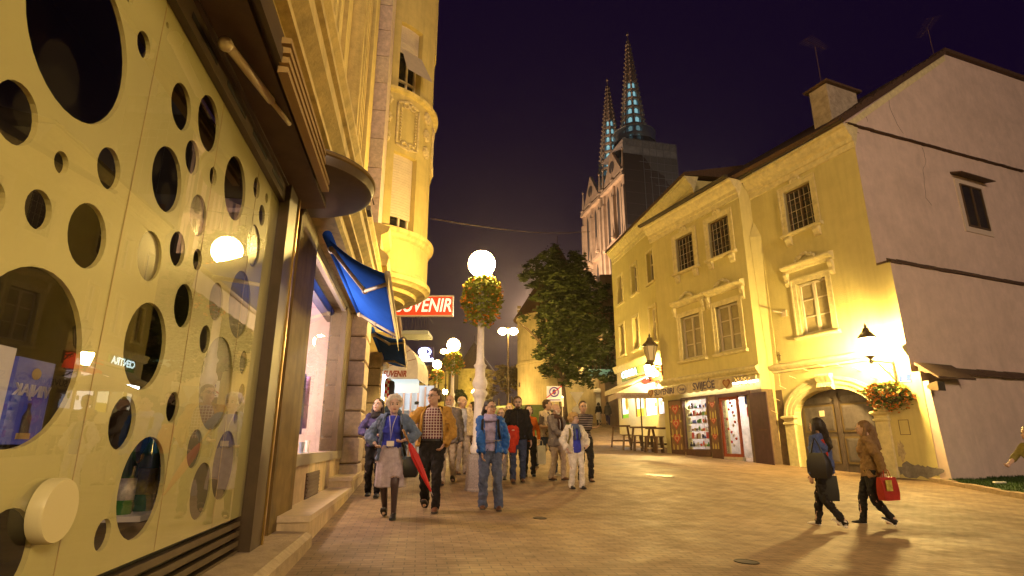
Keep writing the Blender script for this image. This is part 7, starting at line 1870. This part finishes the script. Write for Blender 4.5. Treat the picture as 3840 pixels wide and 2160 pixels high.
# orange-lit trees between the towers and a lit bush by the cathedral
LEAFO = mat('orange_lit_leaf', (.16, .11, .015), .7, var=.5, vscale=1.5)  # orange light is put into the leaf colour
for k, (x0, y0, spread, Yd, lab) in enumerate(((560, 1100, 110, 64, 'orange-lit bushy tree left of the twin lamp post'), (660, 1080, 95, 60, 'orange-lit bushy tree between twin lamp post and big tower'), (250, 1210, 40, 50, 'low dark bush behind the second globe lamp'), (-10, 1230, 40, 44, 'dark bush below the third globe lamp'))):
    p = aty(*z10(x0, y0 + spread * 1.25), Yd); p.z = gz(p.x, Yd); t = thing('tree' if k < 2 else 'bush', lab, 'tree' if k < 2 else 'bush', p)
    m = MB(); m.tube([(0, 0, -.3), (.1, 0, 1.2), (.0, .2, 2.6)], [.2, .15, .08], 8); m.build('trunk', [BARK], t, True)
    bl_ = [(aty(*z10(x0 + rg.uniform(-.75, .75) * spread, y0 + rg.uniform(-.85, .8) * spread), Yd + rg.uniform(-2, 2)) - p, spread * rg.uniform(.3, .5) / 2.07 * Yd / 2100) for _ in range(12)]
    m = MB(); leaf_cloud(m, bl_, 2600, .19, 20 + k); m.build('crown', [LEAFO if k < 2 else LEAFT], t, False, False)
p = aty(*z7(30, 1000), 60); p.z = gz(p.x, 60); t = thing('tree', 'yellow-lit tree top in front of the cathedral, beside the cafe house', 'tree', p)
m = MB(); m.tube([(0, 0, -.3), (.2, 0, 4), (0, .3, 9)], [.25, .2, .1], 8); m.build('trunk', [BARK], t, True)
m = MB(); leaf_cloud(m, [(aty(*z7(x, y), 60) - p, r) for x, y, r in ((10, 930, 1.1), (50, 990, 1.2), (-20, 1000, 1.3), (30, 1080, 1.5), (70, 1130, 1.2), (-30, 1120, 1.4), (20, 1200, 1.6), (60, 1280, 1.5), (0, 1330, 1.6))], 3600, .17, 31); m.build('crown', [LEAFT], t, False, False)
# ---------------------------------------------------------------- grass bank, kerb
GRS = mat('lawn', (.055, .085, .012), .9, var=.5, vscale=2.5, bump=.5, bscale=30)
m = MB(); n1, n2 = 36, 18
for j in range(n2 + 1):
    for i in range(n1 + 1):
        x = -7 + 11.4 * i / n1; y = 35.5 + 12 * j / n2 + .12 * (x) 
        e = min(1, (i / n1) / .12, (1 - i / n1) / .12); h = 1.55 * (math.sin(min(1, j / n2 * 1.15) * PI / 2) ** 1.2) * e
        m.v.append((x, y, gz(x, y) + h + .03 * mnoise.noise(Vector((x, y, 0))) + .02 * (j > 0) - .05 * (j == 0)))
for j in range(n2):
    for i in range(n1): q = j * (n1 + 1) + i; m.f.append((q, q + 1, q + n1 + 2, q + n1 + 1)); m.m.append(0)
tag(m.build('grass_bank', [GRS], None, True), kind='structure')
m = MB()
for k in range(15): 
    x = -7 + k * .76; y = 35.3 + .12 * x; g = gz(x, y); m.loft([[(x + dx, y + dy + .12 * dx, g + z_) for dx, dy in ((0, -.1), (.74, -.1), (.74, .1), (0, .1))] for z_ in (-.2, .14)])
tag(m.build('kerb', [mat('kerb_stone', (.36, .27, .17), .7)], None), kind='structure')
# dark lawn at the foot of the gable wall
ga, gb = on_ground(*z5(1062, 928)), on_ground(*z5(1509, 1012))
ddir = (gb - ga); gb2 = ga + ddir * 2.2
w0 = FG.world(1.6, .0); w1 = FG.world(26, .0)
m = MB(); n = 16
for j in range(n + 1):
    for i in range(n + 1):
        p = Vector((ga.x, ga.y, 0)).lerp(Vector((gb2.x, gb2.y, 0)), i / n).lerp(w0.lerp(w1, i / n), j / n); m.v.append((p.x, p.y, gz(p.x, p.y) + .07))
for j in range(n):
    for i in range(n): q = j * (n + 1) + i; m.f.append((q, q + 1, q + n + 2, q + n + 1)); m.m.append(0)
tag(m.build('lawn', [mat('lawn_dark', (.03, .065, .012), .95, var=.5, vscale=4, bump=.6, bscale=40)], None, True), kind='structure')
rg = random.Random(8); m = MB()
for k in range(9000):
    u_, v_ = rg.random() * .62, rg.random()
    p = Vector((ga.x, ga.y, 0)).lerp(Vector((gb2.x, gb2.y, 0)), u_).lerp(w0.lerp(w1, u_), v_); z_ = gz(p.x, p.y) + .06; h = rg.uniform(.03, .1); a_ = rg.uniform(0, 6.3); s_ = .012
    m.add([(p.x - s_ * math.cos(a_), p.y - s_ * math.sin(a_), z_), (p.x + s_ * math.cos(a_), p.y + s_ * math.sin(a_), z_), (p.x + rg.uniform(-.03, .03), p.y + rg.uniform(-.03, .03), z_ + h)], [(0, 1, 2)])
tag(m.build('grass', [MC['lawn_dark']], None, False, False), 'short dark grass at the foot of the pale gable wall', 'grass', kind='stuff')
m = MB(); L_ = ddir.length * 2.2; dn = ddir.normalized(); nk = int(L_ / .55)
for k in range(nk):
    p = ga + dn * (k * .55 - .6); q = p + dn * .53; pr = Vector((-dn.y, dn.x, 0)) * .09
    m.loft([[(a_.x + s_ * pr.x, a_.y + s_ * pr.y, gz(a_.x, a_.y) + z_) for a_, s_ in ((p, -1), (q, -1), (q, 1), (p, 1))] for z_ in (-.2, .11 + .012 * math.sin(k * 2.3))])
tag(m.build('kerb', [mat('kerb_stone', (.36, .27, .17), .7)], None), kind='structure')
g = on_ground(*z5(1375, 945)); m = MB(); m.loft([[(x, y, z_) for x, y in ((-.15, -.06), (.12, -.08), (.16, .05), (-.1, .09))] for z_ in (.02, .06)])
held('litter', 'scrap of pale litter lying on the dark lawn', 'litter', [mat('paper', (.8, .76, .7), .6)], m, g + Vector((0, 0, .08)))
# ---------------------------------------------------------------- signs and gate far up the street
def post_sign(label, x, y, Yd, mk):
    c_ = aty(x, y, Yd); g = gz(c_.x, Yd) + .1; t = thing('road_sign', label, 'sign', Vector((c_.x, Yd, g))); h = c_.z - g
    m = MB(); m.tube([(0, .04, -.3), (0, .04, h + .2)], .03, 8); m.build('pole', [mat('grey_pole', (.4, .36, .3), .5)], t); mk(t, h); return t
def mk1(t, h):
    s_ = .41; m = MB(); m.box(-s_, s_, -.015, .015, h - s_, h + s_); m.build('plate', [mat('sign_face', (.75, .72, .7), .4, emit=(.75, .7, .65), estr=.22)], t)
    PUR = mat('sign_purple', (.12, .06, .35), .5); m = MB(); m.tube([(.24 * math.cos(a_), -.025, h + .1 + .24 * math.sin(a_)) for a_ in [2 * PI * j / 20 for j in range(21)]], .04, 6); m.build('ring', [PUR], t)
    m = MB(); m.sphere((0, -.02, h + .1), (.1, .012, .15), 8, 6); m.build('figure', [PUR], t); m = MB(); m.box(-.33, .33, -.02, -.016, h - .36, h - .3); m.build('caption_bar', [PUR], t)
    m = MB(); m.tube([(-.42, -.045, h - .22), (.42, -.045, h + .42)], .03, 6); m.build('red_slash', [mat('slash_red', (.5, .05, .04), .5)], t)
post_sign('square white sign with a purple round symbol crossed out in red by the tree', *z10(990, 1194), 31, mk1)
def mk2(t, h):
    gm = mat('sign_back', (.13, .11, .09), .5)
    m = MB(); m.prism([(-.45, h + .45), (.45, h + .45), (0, h - .35)], -.02, .02); m.build('triangle_plate', [gm], t); m = MB(); m.lathe([(.36, -.015), (.36, .015)], 20); o = m.build('round_plate', [gm], t); o.rotation_euler = (PI / 2, 0, 0); o.location = (0, 0, h - .8)
post_sign('grey backs of a triangular and a round road sign on one pole', *z14(432, 290), 36, mk2)
def mk3(t, h):
    m = MB(); m.lathe([(.09, 0), (.09, .5), (.001, .52)], 10, (0, 0, h - .35)); m.build('reflector', [mat('reflector', (.7, .6, .45), .3)], t); m = MB(); m.sphere((0, 0, h + .2), .07, 8, 6); m.build('lamp_tip', [emis('tip_glow', (1, .8, .5), 6)], t)
post_sign('thin post with a pale reflector at the edge of the grass', *z14(146, 320), 34, mk3)
def mk4(t, h):
    m = MB(); m.box(-.33, .33, -.015, .015, h - .5, h + .5); m.build('plate', [mat('sign_dull', (.5, .42, .3), .5)], t); m = MB(); m.lathe([(.2, -.01), (.2, .01)], 16); o = m.build('symbol', [mat('sign_mark', (.25, .2, .15), .5)], t); o.rotation_euler = (PI / 2, 0, 0); o.location = (0, -.02, h)
post_sign('dull rectangular sign beside the bright gate pillar', *z14(1003, 310), 45, mk4)
GY = 46
gp = aty(*z14(858, 800), GY); gp.z = gz(gp.x, GY) 
gt = thing('gate_pillar', 'bright white gate pillar with a capped top at the end of the street', 'gate pillar', gp)
def GPt(x, y): p = aty(*z14(x, y), GY) - gp; return p
WP = mat('white_pillar', (.72, .66, .52), .8, var=.1)
xa, xb = GPt(790, 400).x, GPt(925, 400).x; zt_ = GPt(858, 200).z
m = MB(); m.box(xa, xb, -.6, .6, -.5, zt_); m.build('shaft', [WP], gt); m = MB(); m.loft([[(xa - e, -.6 - e, z_), (xb + e, -.6 - e, z_), (xb + e, .6 + e, z_), (xa - e, .6 + e, z_)] for e, z_ in ((.05, zt_), (.22, zt_ + .1), (.22, zt_ + .3), (.02, zt_ + .42))]); m.build('cap', [WP], gt)
xc, zc = GPt(745, 400).x, GPt(745, 385).z
m = MB(); m.box(xc, xa - .01, -.5, .5, -.5, zc); m.box(xc - .1, xa - .01, -.6, .6, zc, zc + .25); m.build('side_pier', [WP], gt)
gw_ = thing('garden_wall', 'yellow lit garden wall with a railing beyond the gate pillar', 'wall', gp + Vector((xb, 1, 0)))
m = MB(); m.box(.1, 14, 0, .4, -.5, GPt(1100, 400).z); m.build('wall', [TW], gw_)
m = MB()
for k in range(24): m.tube([(.3 + k * .45, -.1, GPt(1100, 400).z), (.3 + k * .45, -.1, GPt(1100, 330).z)], .03, 5)
m.tube([(.1, -.1, GPt(1100, 335).z), (12, -.1, GPt(1100, 335).z)], .04, 5); m.build('railing', [BRONZE], gw_)
m = MB(); m.box(.2, 6, -.5, -.02, -.3, GPt(1100, 690).z); m.build('dark_base', [WOOD], gw_)
gr_ = thing('gate', 'pale iron gate between the grass bank and the bright pillar', 'gate', gp + Vector((xc, .5, 0)))
m = MB(); x0_ = GPt(630, 500).x - xc; hz = GPt(700, 465).z
for k in range(9): xx = x0_ * (k + .5) / 9; m.tube([(xx, 0, 0), (xx, 0, hz - .2 + .25 * math.sin(PI * (k + .5) / 9))], .035, 5)
for z_ in (.2, hz * .55, hz - .1): m.tube([(0, 0, z_), (x0_, 0, z_)], .045, 5)
m.build('bars', [mat('pale_gate', (.55, .45, .2), .5)], gr_)
sw_ = thing('stone_wall', 'tall pale stone wall end with a sloped top beside the tree trunk', 'wall', gp + Vector((GPt(310, 600).x, 1.5, 0)))
o_ = GPt(310, 600).x
m = MB(); m.prism([(GPt(x, y).x - o_, GPt(x, y).z) for x, y in ((305, 900), (640, 900), (640, 470), (500, 370), (430, 330), (365, 290), (365, 150), (330, 130), (305, 160))], 0, .8); m.build('wall', [TW], sw_)
bk = thing('back_wall', 'long dim garden wall behind the tree and gate', 'wall', Vector((7, 56, gz(7, 56))))
m = MB(); m.box(-3.5, 32, 0, .6, -1, 5.6); m.build('wall', [mat('dim_wall', (.3, .24, .14), .9, var=.4, vscale=1)], bk)
# ---------------------------------------------------------------- overhead cable
a_, b_ = aty(*d2(1085, 550), 17), aty(*d2(1484, 583), 30)
m = MB(); m.tube([a_.lerp(b_, k / 16) - Vector((0, 0, .25 * math.sin(PI * k / 16))) for k in range(17)], .016, 5)
tag(m.build('overhead_cable', [BRONZE], None, True), 'thin cable strung across the street below the cathedral', 'cable')
# ---------------------------------------------------------------- cathedral
CS = mat('cathedral_stone', (.54, .41, .29), .85, var=.25, vscale=.5, damt=.3, dscale=.3, streak=.2)
CD = mat('cathedral_dark', (.06, .05, .05), .8)
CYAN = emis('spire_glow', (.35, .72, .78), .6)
cat_ = thing('cathedral', 'floodlit cathedral with two openwork spires, one tower wrapped in scaffolding', 'cathedral', Vector((27.5, 125, 4)), math.radians(14))
W_ = 13.0; ZS = 64.0; ZP = 72.0
def part(mb, name, mt, par=cat_, sm=False): return mb.build(name, [mt], par, sm)
def cath_tower(ox, oy, front):
    """tower block at ox.. along the left face; y runs back"""
    m = MB(); m.box(ox, ox + W_, oy, oy + W_, -5, ZS); tw_ = part(m, 'tower', CS)
    # the left face (x = ox): buttresses, tall lancets, gallery, clock gable
    for yy in (oy - .3, oy + W_ / 2 - .6, oy + W_ - .9):
        m = MB(); m.box(ox - .9, ox, yy, yy + 1.2, -5, ZS - 6); m.box(ox - .5, ox, yy + .1, yy + 1.1, ZS - 6, ZS - 1); part(m, 'buttress', CS, tw_)
        m = MB(); m.lathe([(.8, 0), (.9, .6), (.5, 1), (.12, 6), (.3, 6.4), (.001, 7)], 6, (ox - .3, yy + .6, ZS - 2)); part(m, 'pinnacle', CS, tw_)
    for lev, (z0, z1) in enumerate(((8, 22), (26, 44), (47, 60))):
        for yy in (oy + 1.7, oy + 4.0, oy + 7.6, oy + 9.9):
            m = MB(); m.loft([[(x, yy + a, z_) for a, z_ in ((0, z0), (1.3, z0), (1.3, z1 - 1.6), (.65, z1), (0, z1 - 1.6))] for x in (ox - .06, ox + .3)]); part(m, 'lancet', CD, tw_)
        m = MB(); m.box(ox - 1.1, ox, oy - .4, oy + W_ + .4, z1 + .9, z1 + 1.7); part(m, 'gallery', CS, tw_)
    m = MB(); m.loft([[(x, oy + a, z_) for a, z_ in ((1, ZS - 1), (W_ - 1, ZS - 1), (W_ / 2, ZS + 7))] for x in (ox - .5, ox + .4)]); part(m, 'gable', CS, tw_)
    m = MB(); m.loft([[(ox - .56, oy + W_ / 2 + 1.6 * math.cos(t_), ZS + 2.3 + 1.6 * math.sin(t_)) for t_ in [2 * PI * j / 16 for j in range(16)]], [(ox - .5, oy + W_ / 2 + 1.6 * math.cos(t_), ZS + 2.3 + 1.6 * math.sin(t_)) for t_ in [2 * PI * j / 16 for j in range(16)]]]); part(m, 'clock', CD, tw_)
    # spire
    cx_, cy_ = ox + W_ / 2, oy + W_ / 2; zb_, za = ZS, 107.5 if front else 103; r0 = 4.7
    R = lambda z_: max(.16, r0 * (1 - ((z_ - zb_) / (za - zb_)) ** 1.0))
    sp_ = None
    m = MB()
    for k in range(8):
        a_ = 2 * PI * (k + .5) / 8
        m.tube([(cx_ + R(z_) * math.cos(a_), cy_ + R(z_) * math.sin(a_), z_) for z_ in [zb_ + (za - 3 - zb_) * q / 10 for q in range(11)]], .27, 5)
    for q in range(15):
        z_ = zb_ + 1 + q * 2.75
        if z_ < za - 3: m.lathe([(R(z_) - .12, z_ - .28), (R(z_) + .12, z_ - .28), (R(z_ + .3) + .12, z_ + .28), (R(z_ + .3) - .12, z_ + .28)], 8, (cx_, cy_, 0), a0=PI / 8, a1=2 * PI + PI / 8)
    m.lathe([(R(z_) * .98, z_) for z_ in (zb_ + .66 * (za - zb_), za - 2.5)], 8, (cx_, cy_, 0), a0=PI / 8, a1=2 * PI + PI / 8)
    m.lathe([(.3, za - 3), (.75, za - 2.4), (.3, za - 1.8), (.55, za - 1.2), (.2, za - .6), (.1, za + .8), (.4, za + 1.1), (.001, za + 2.2)], 8, (cx_, cy_, 0))
    for k in range(8):
        a_ = 2 * PI * (k + .5) / 8
        for q in range(30):
            z_ = zb_ + 1.4 * q + .5
            if z_ > za - 2: break
            r_ = R(z_) + .35; m.sphere((cx_ + r_ * math.cos(a_), cy_ + r_ * math.sin(a_), z_), (.26, .26, .34), 5, 4)
    sp_ = part(m, 'spire', CS)
    m = MB()
    for k in range(8):
        a_ = 2 * PI * k / 8
        for q in range(12):
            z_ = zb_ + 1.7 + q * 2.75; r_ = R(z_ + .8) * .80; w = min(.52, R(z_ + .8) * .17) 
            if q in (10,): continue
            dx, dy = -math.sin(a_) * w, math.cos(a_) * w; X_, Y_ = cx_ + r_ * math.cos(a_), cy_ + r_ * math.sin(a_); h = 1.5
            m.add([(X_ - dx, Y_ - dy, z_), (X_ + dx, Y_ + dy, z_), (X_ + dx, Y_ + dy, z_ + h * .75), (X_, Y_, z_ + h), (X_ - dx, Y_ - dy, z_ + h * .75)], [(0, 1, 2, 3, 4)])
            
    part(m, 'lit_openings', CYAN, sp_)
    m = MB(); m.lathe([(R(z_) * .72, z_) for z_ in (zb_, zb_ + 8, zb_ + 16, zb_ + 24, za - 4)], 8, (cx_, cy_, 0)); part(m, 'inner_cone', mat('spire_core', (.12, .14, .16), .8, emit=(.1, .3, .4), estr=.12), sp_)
    return tw_
cath_tower(.6, .6, True)
cath_tower(.6, 15.4, False)
# west front between and low front
m = MB(); m.box(-1.5, .55, 12.5, 17, -5, 36); part(m, 'west_front', CS)
for k in range(6):
    m = MB(); m.lathe([(.6, 0), (.7, .5), (.4, .8), (.08, 4), (.001, 4.6)], 6, (-.8, 1 + 5.2 * k, 44 + 2 * (k % 2))); part(m, 'pinnacle', CS)
# scaffold with printed net over the right-hand face
sc = thing('scaffold', 'scaffolding with printed net wrapped round the nearer cathedral tower', 'scaffold', Vector((27.5, 125, 4)), math.radians(14))
NET = mat('net_grey', (.2, .17, .16), .8, var=.3, vscale=.4)
nm, nt, b = new_mat('printed_net'); N, L = nt.nodes, nt.links; MC['printed_net'] = nm
tc = N.new('ShaderNodeTexCoord'); sx_ = N.new('ShaderNodeSeparateXYZ'); L.new(tc.outputs['Object'], sx_.inputs[0])
nz_ = N.new('ShaderNodeTexNoise'); nz_.inputs['Scale'].default_value = .35; nz_.inputs['Detail'].default_value = 7; L.new(tc.outputs['Object'], nz_.inputs['Vector'])
# a tree-like dark shape: (z height) + slope in x, broken up by noise
e1 = N.new('ShaderNodeMath'); e1.operation = 'MULTIPLY_ADD'; e1.inputs[1].default_value = .95; L.new(sx_.outputs['X'], e1.inputs[0]); L.new(sx_.outputs['Z'], e1.inputs[2])
e2 = N.new('ShaderNodeMath'); e2.operation = 'MULTIPLY_ADD'; e2.inputs[1].default_value = 9; L.new(nz_.outputs['Fac'], e2.inputs[0]); L.new(e1.outputs[0], e2.inputs[2])
g_ = N.new('ShaderNodeMath'); g_.operation = 'LESS_THAN'; g_.inputs[1].default_value = 75.5; L.new(e2.outputs[0], g_.inputs[0])
mx = N.new('ShaderNodeMix'); mx.data_type = 'RGBA'; mx.inputs['A'].default_value = (.15, .14, .12, 1); mx.inputs['B'].default_value = (.045, .025, .015, 1); L.new(g_.outputs[0], mx.inputs['Factor']); L.new(mx.outputs['Result'], b.inputs['Base Color']); b.inputs['Roughness'].default_value = .85
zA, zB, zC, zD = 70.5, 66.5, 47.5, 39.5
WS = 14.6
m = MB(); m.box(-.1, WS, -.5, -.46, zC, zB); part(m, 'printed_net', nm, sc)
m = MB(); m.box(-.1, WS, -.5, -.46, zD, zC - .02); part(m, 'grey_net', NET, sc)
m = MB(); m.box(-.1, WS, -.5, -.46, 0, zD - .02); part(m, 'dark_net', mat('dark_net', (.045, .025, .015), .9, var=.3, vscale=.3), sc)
m = MB(); m.box(2.9, 4.5, -.56, -.52, 43.7, 45.3); part(m, 'orange_square', mat('print_orange', (.25, .09, .02), .7), sc)
text_mb(',', 7.5, lambda x, up, o_: (3.8 + x, -.56 - o_, 42.2 + up), bold=.12).build('comma_mark', [mat('print_black', (.008, .007, .007), .8)], sc)
LN = mat('print_line', (.12, .08, .06), .8)
m = MB()
for z_ in (50, 53, 56, 59, 62): m.box(-.1, WS, -.53, -.51, z_, z_ + .1)
part(m, 'net_seam', LN, sc)
MET = mat('scaffold_pipe', (.3, .3, .28), .5)
m = MB()
for k in range(6): m.tube([(WS * (.35 + .65 * k / 5), -.75, zC), (WS * (.35 + .65 * k / 5), -.75, zA)], .05, 5)
for k in range(12): m.tube([(WS * min(.75, .09 * k), -.75, zA - k * 2), (WS, -.75, zA - k * 2)], .05, 5)
for k in range(18): m.tube([(WS * k / 18, -.78, zA - 2), (WS * (k + 1) / 18, -.78, zA)], .05, 5)
part(m, 'pipes', MET, sc)
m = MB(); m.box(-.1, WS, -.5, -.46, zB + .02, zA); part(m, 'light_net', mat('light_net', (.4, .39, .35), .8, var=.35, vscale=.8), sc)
m = MB(); m.box(WS, WS + .04, -.5, 13, 0, zA); part(m, 'side_net', MC['dark_net'], sc)
m = MB(); m.box(-.1, WS, -.4, 13, zA - .2, zA - .1); part(m, 'deck', NET, sc)
def see(name, col_, al):
    m_, nt_, b_ = new_mat(name); b_.inputs['Base Color'].default_value = (*col_, 1); b_.inputs['Alpha'].default_value = al; b_.inputs['Roughness'].default_value = .7; return m_
m = MB(); m.lathe([(5.5, zA - .3), (5.5, zA + 6.2)], 36, (7.1, 7.1, 0)); part(m, 'round_net', see('thin_net', (.5, .52, .5), .42), sc, True)
m = MB(); m.lathe([(5.55, zA - .3), (5.55, zA + 3.0)], 36, (7.1, 7.1, 0)); part(m, 'round_net', see('thick_net', (.1, .075, .06), .7), sc, True)
m = MB()
for z_ in (zA + 6.2, zA + 3): m.tube([(7.1 + 5.6 * math.cos(a_), 7.1 + 5.6 * math.sin(a_), z_) for a_ in [2 * PI * j / 36 for j in range(37)]], .09, 5)
part(m, 'ring', MET, sc)
# ================================================================ LIGHT, SKY, CAMERA
def lamp(name, kind, loc, energy, col, size=.2, rot=None, **kw):
    l = bpy.data.lights.new(name, kind); l.energy = energy; l.color = col
    if kind == 'POINT': l.shadow_soft_size = size
    if kind == 'SUN': l.angle = size
    if kind == 'AREA': l.size = size
    for k, v in kw.items(): setattr(l, k, v)
    o = bpy.data.objects.new(name, l); COL.objects.link(o); o.location = loc
    if rot: o.rotation_euler = rot
    return o
HAZE = .0003
w = bpy.data.worlds.new('World'); SC.world = w; w.use_nodes = True
nt = w.node_tree; N, L = nt.nodes, nt.links; bg = N['Background']
sky = N.new('ShaderNodeTexSky'); sky.sky_type = 'NISHITA'; sky.sun_disc = False; sky.sun_elevation = math.radians(-6); sky.sun_rotation = math.radians(200)
tc = N.new('ShaderNodeTexCoord'); sp_ = N.new('ShaderNodeSeparateXYZ'); L.new(tc.outputs['Generated'], sp_.inputs[0])
rp = N.new('ShaderNodeValToRGB'); L.new(sp_.outputs['Z'], rp.inputs[0])
el = rp.color_ramp.elements
el[0].position = .0; el[0].color = (.075, .036, .03, 1)
el[1].position = .75; el[1].color = (.005, .001, .011, 1)
e = el.new(.16); e.color = (.025, .012, .016, 1)
e = el.new(.32); e.color = (.009, .003, .012, 1)
sm = N.new('ShaderNodeMix'); sm.data_type = 'RGBA'; sm.blend_type = 'ADD'; sm.inputs['Factor'].default_value = .02
L.new(rp.outputs['Color'], sm.inputs['A']); L.new(sky.outputs['Color'], sm.inputs['B'])
L.new(sm.outputs['Result'], bg.inputs['Color']); bg.inputs['Strength'].default_value = 1.0
# thin night haze: scatters the lamps' light into halos and carries the sky's purple glow
vo = N['World Output']; vs = N.new('ShaderNodeVolumeScatter'); vs.inputs['Color'].default_value = (1, .9, .85, 1); vs.inputs['Density'].default_value = HAZE; vs.inputs['Anisotropy'].default_value = .82
ve = N.new('ShaderNodeEmission'); ve.inputs['Color'].default_value = (.0022, .0005, .0050, 1); ve.inputs['Strength'].default_value = HAZE
va = N.new('ShaderNodeAddShader'); L.new(vs.outputs[0], va.inputs[0]); L.new(ve.outputs[0], va.inputs[1]); L.new(va.outputs[0], vo.inputs['Volume'])
# unseen lights added behind the viewpoint to fill gable, people and street
lamp('unseen_fill_light', 'POINT', (17, -13, 13), 12000, (1, .69, .5), 2.5)
lamp('unseen_fill_light', 'POINT', (2, -14, 10), 4200, (1, .76, .42), 2.0)
# shop interiors
lamp('souvenir_window_light', 'POINT', FL.world(8.8, 1.0, 3.0), 330, (1, .78, .6), .25)
lamp('souvenir_window_light', 'POINT', FL.world(10.0, 1.2, 2.2), 120, (1, .78, .74), .25)
lamp('souvenir_shop_light', 'POINT', FB.world((SW0 + SW1) / 2, AY + .75, 3.2), 280, (1, .9, .85), .2)
lamp('souvenir_shop_light', 'POINT', FB.world(SD1 - .3, AY + .7, 3.3), 240, (1, .9, .85), .2)
lamp('cafe_light', 'POINT', FC.world(-4.2, -.9, 3.9), 110, (.9, .95, 1), .3)
lamp('stall_light', 'POINT', (dl.x + .9, DY - .2, dl.z - .25), 110, (.8, .92, 1), .2)
lamp('pillar_light', 'POINT', (gp.x - .6, GY - 2.2, gp.z + 5.0), 420, (1, .72, .3), .2)
# floodlights at the foot of the towers and the cathedral
lamp('tower_floodlight', 'POINT', (bc.x - brd - 1.2, 45.0, 4.6), 500, (1, .62, .2), .3)
lamp('far_tower_floodlight', 'POINT', (-5.5, 72, 5.5), 3200, (1, .68, .1), .4)
lamp('cathedral_floodlight', 'POINT', (5, 126, 30), 90000, (1, .66, .42), 1.0)
lamp('cathedral_floodlight', 'POINT', (9, 146, 10), 45000, (1, .6, .25), 1.0)
lamp('cathedral_floodlight', 'POINT', (34, 96, 40), 7000, (1, .85, .72), 1.5)
cam = bpy.data.cameras.new('camera'); co = bpy.data.objects.new('camera', cam); COL.objects.link(co)
co.location = (0, 0, EYE); co.rotation_euler = (PI / 2 + PITCH, 0, 0)
cam.sensor_width = 36; cam.lens = 36 * FPX / 3840; cam.clip_start = .05; cam.clip_end = 3000; SC.camera = co
SC.view_settings.view_transform = 'Standard'; SC.view_settings.look = 'None'; SC.view_settings.exposure = 0
SC.cycles.use_denoising = True
SC.cycles.max_bounces = 6; SC.cycles.diffuse_bounces = 3; SC.cycles.glossy_bounces = 3; SC.cycles.transmission_bounces = 4; SC.cycles.transparent_max_bounces = 10
SC.cycles.caustics_reflective = False; SC.cycles.caustics_refractive = False
SC.cycles.sample_clamp_indirect = 4
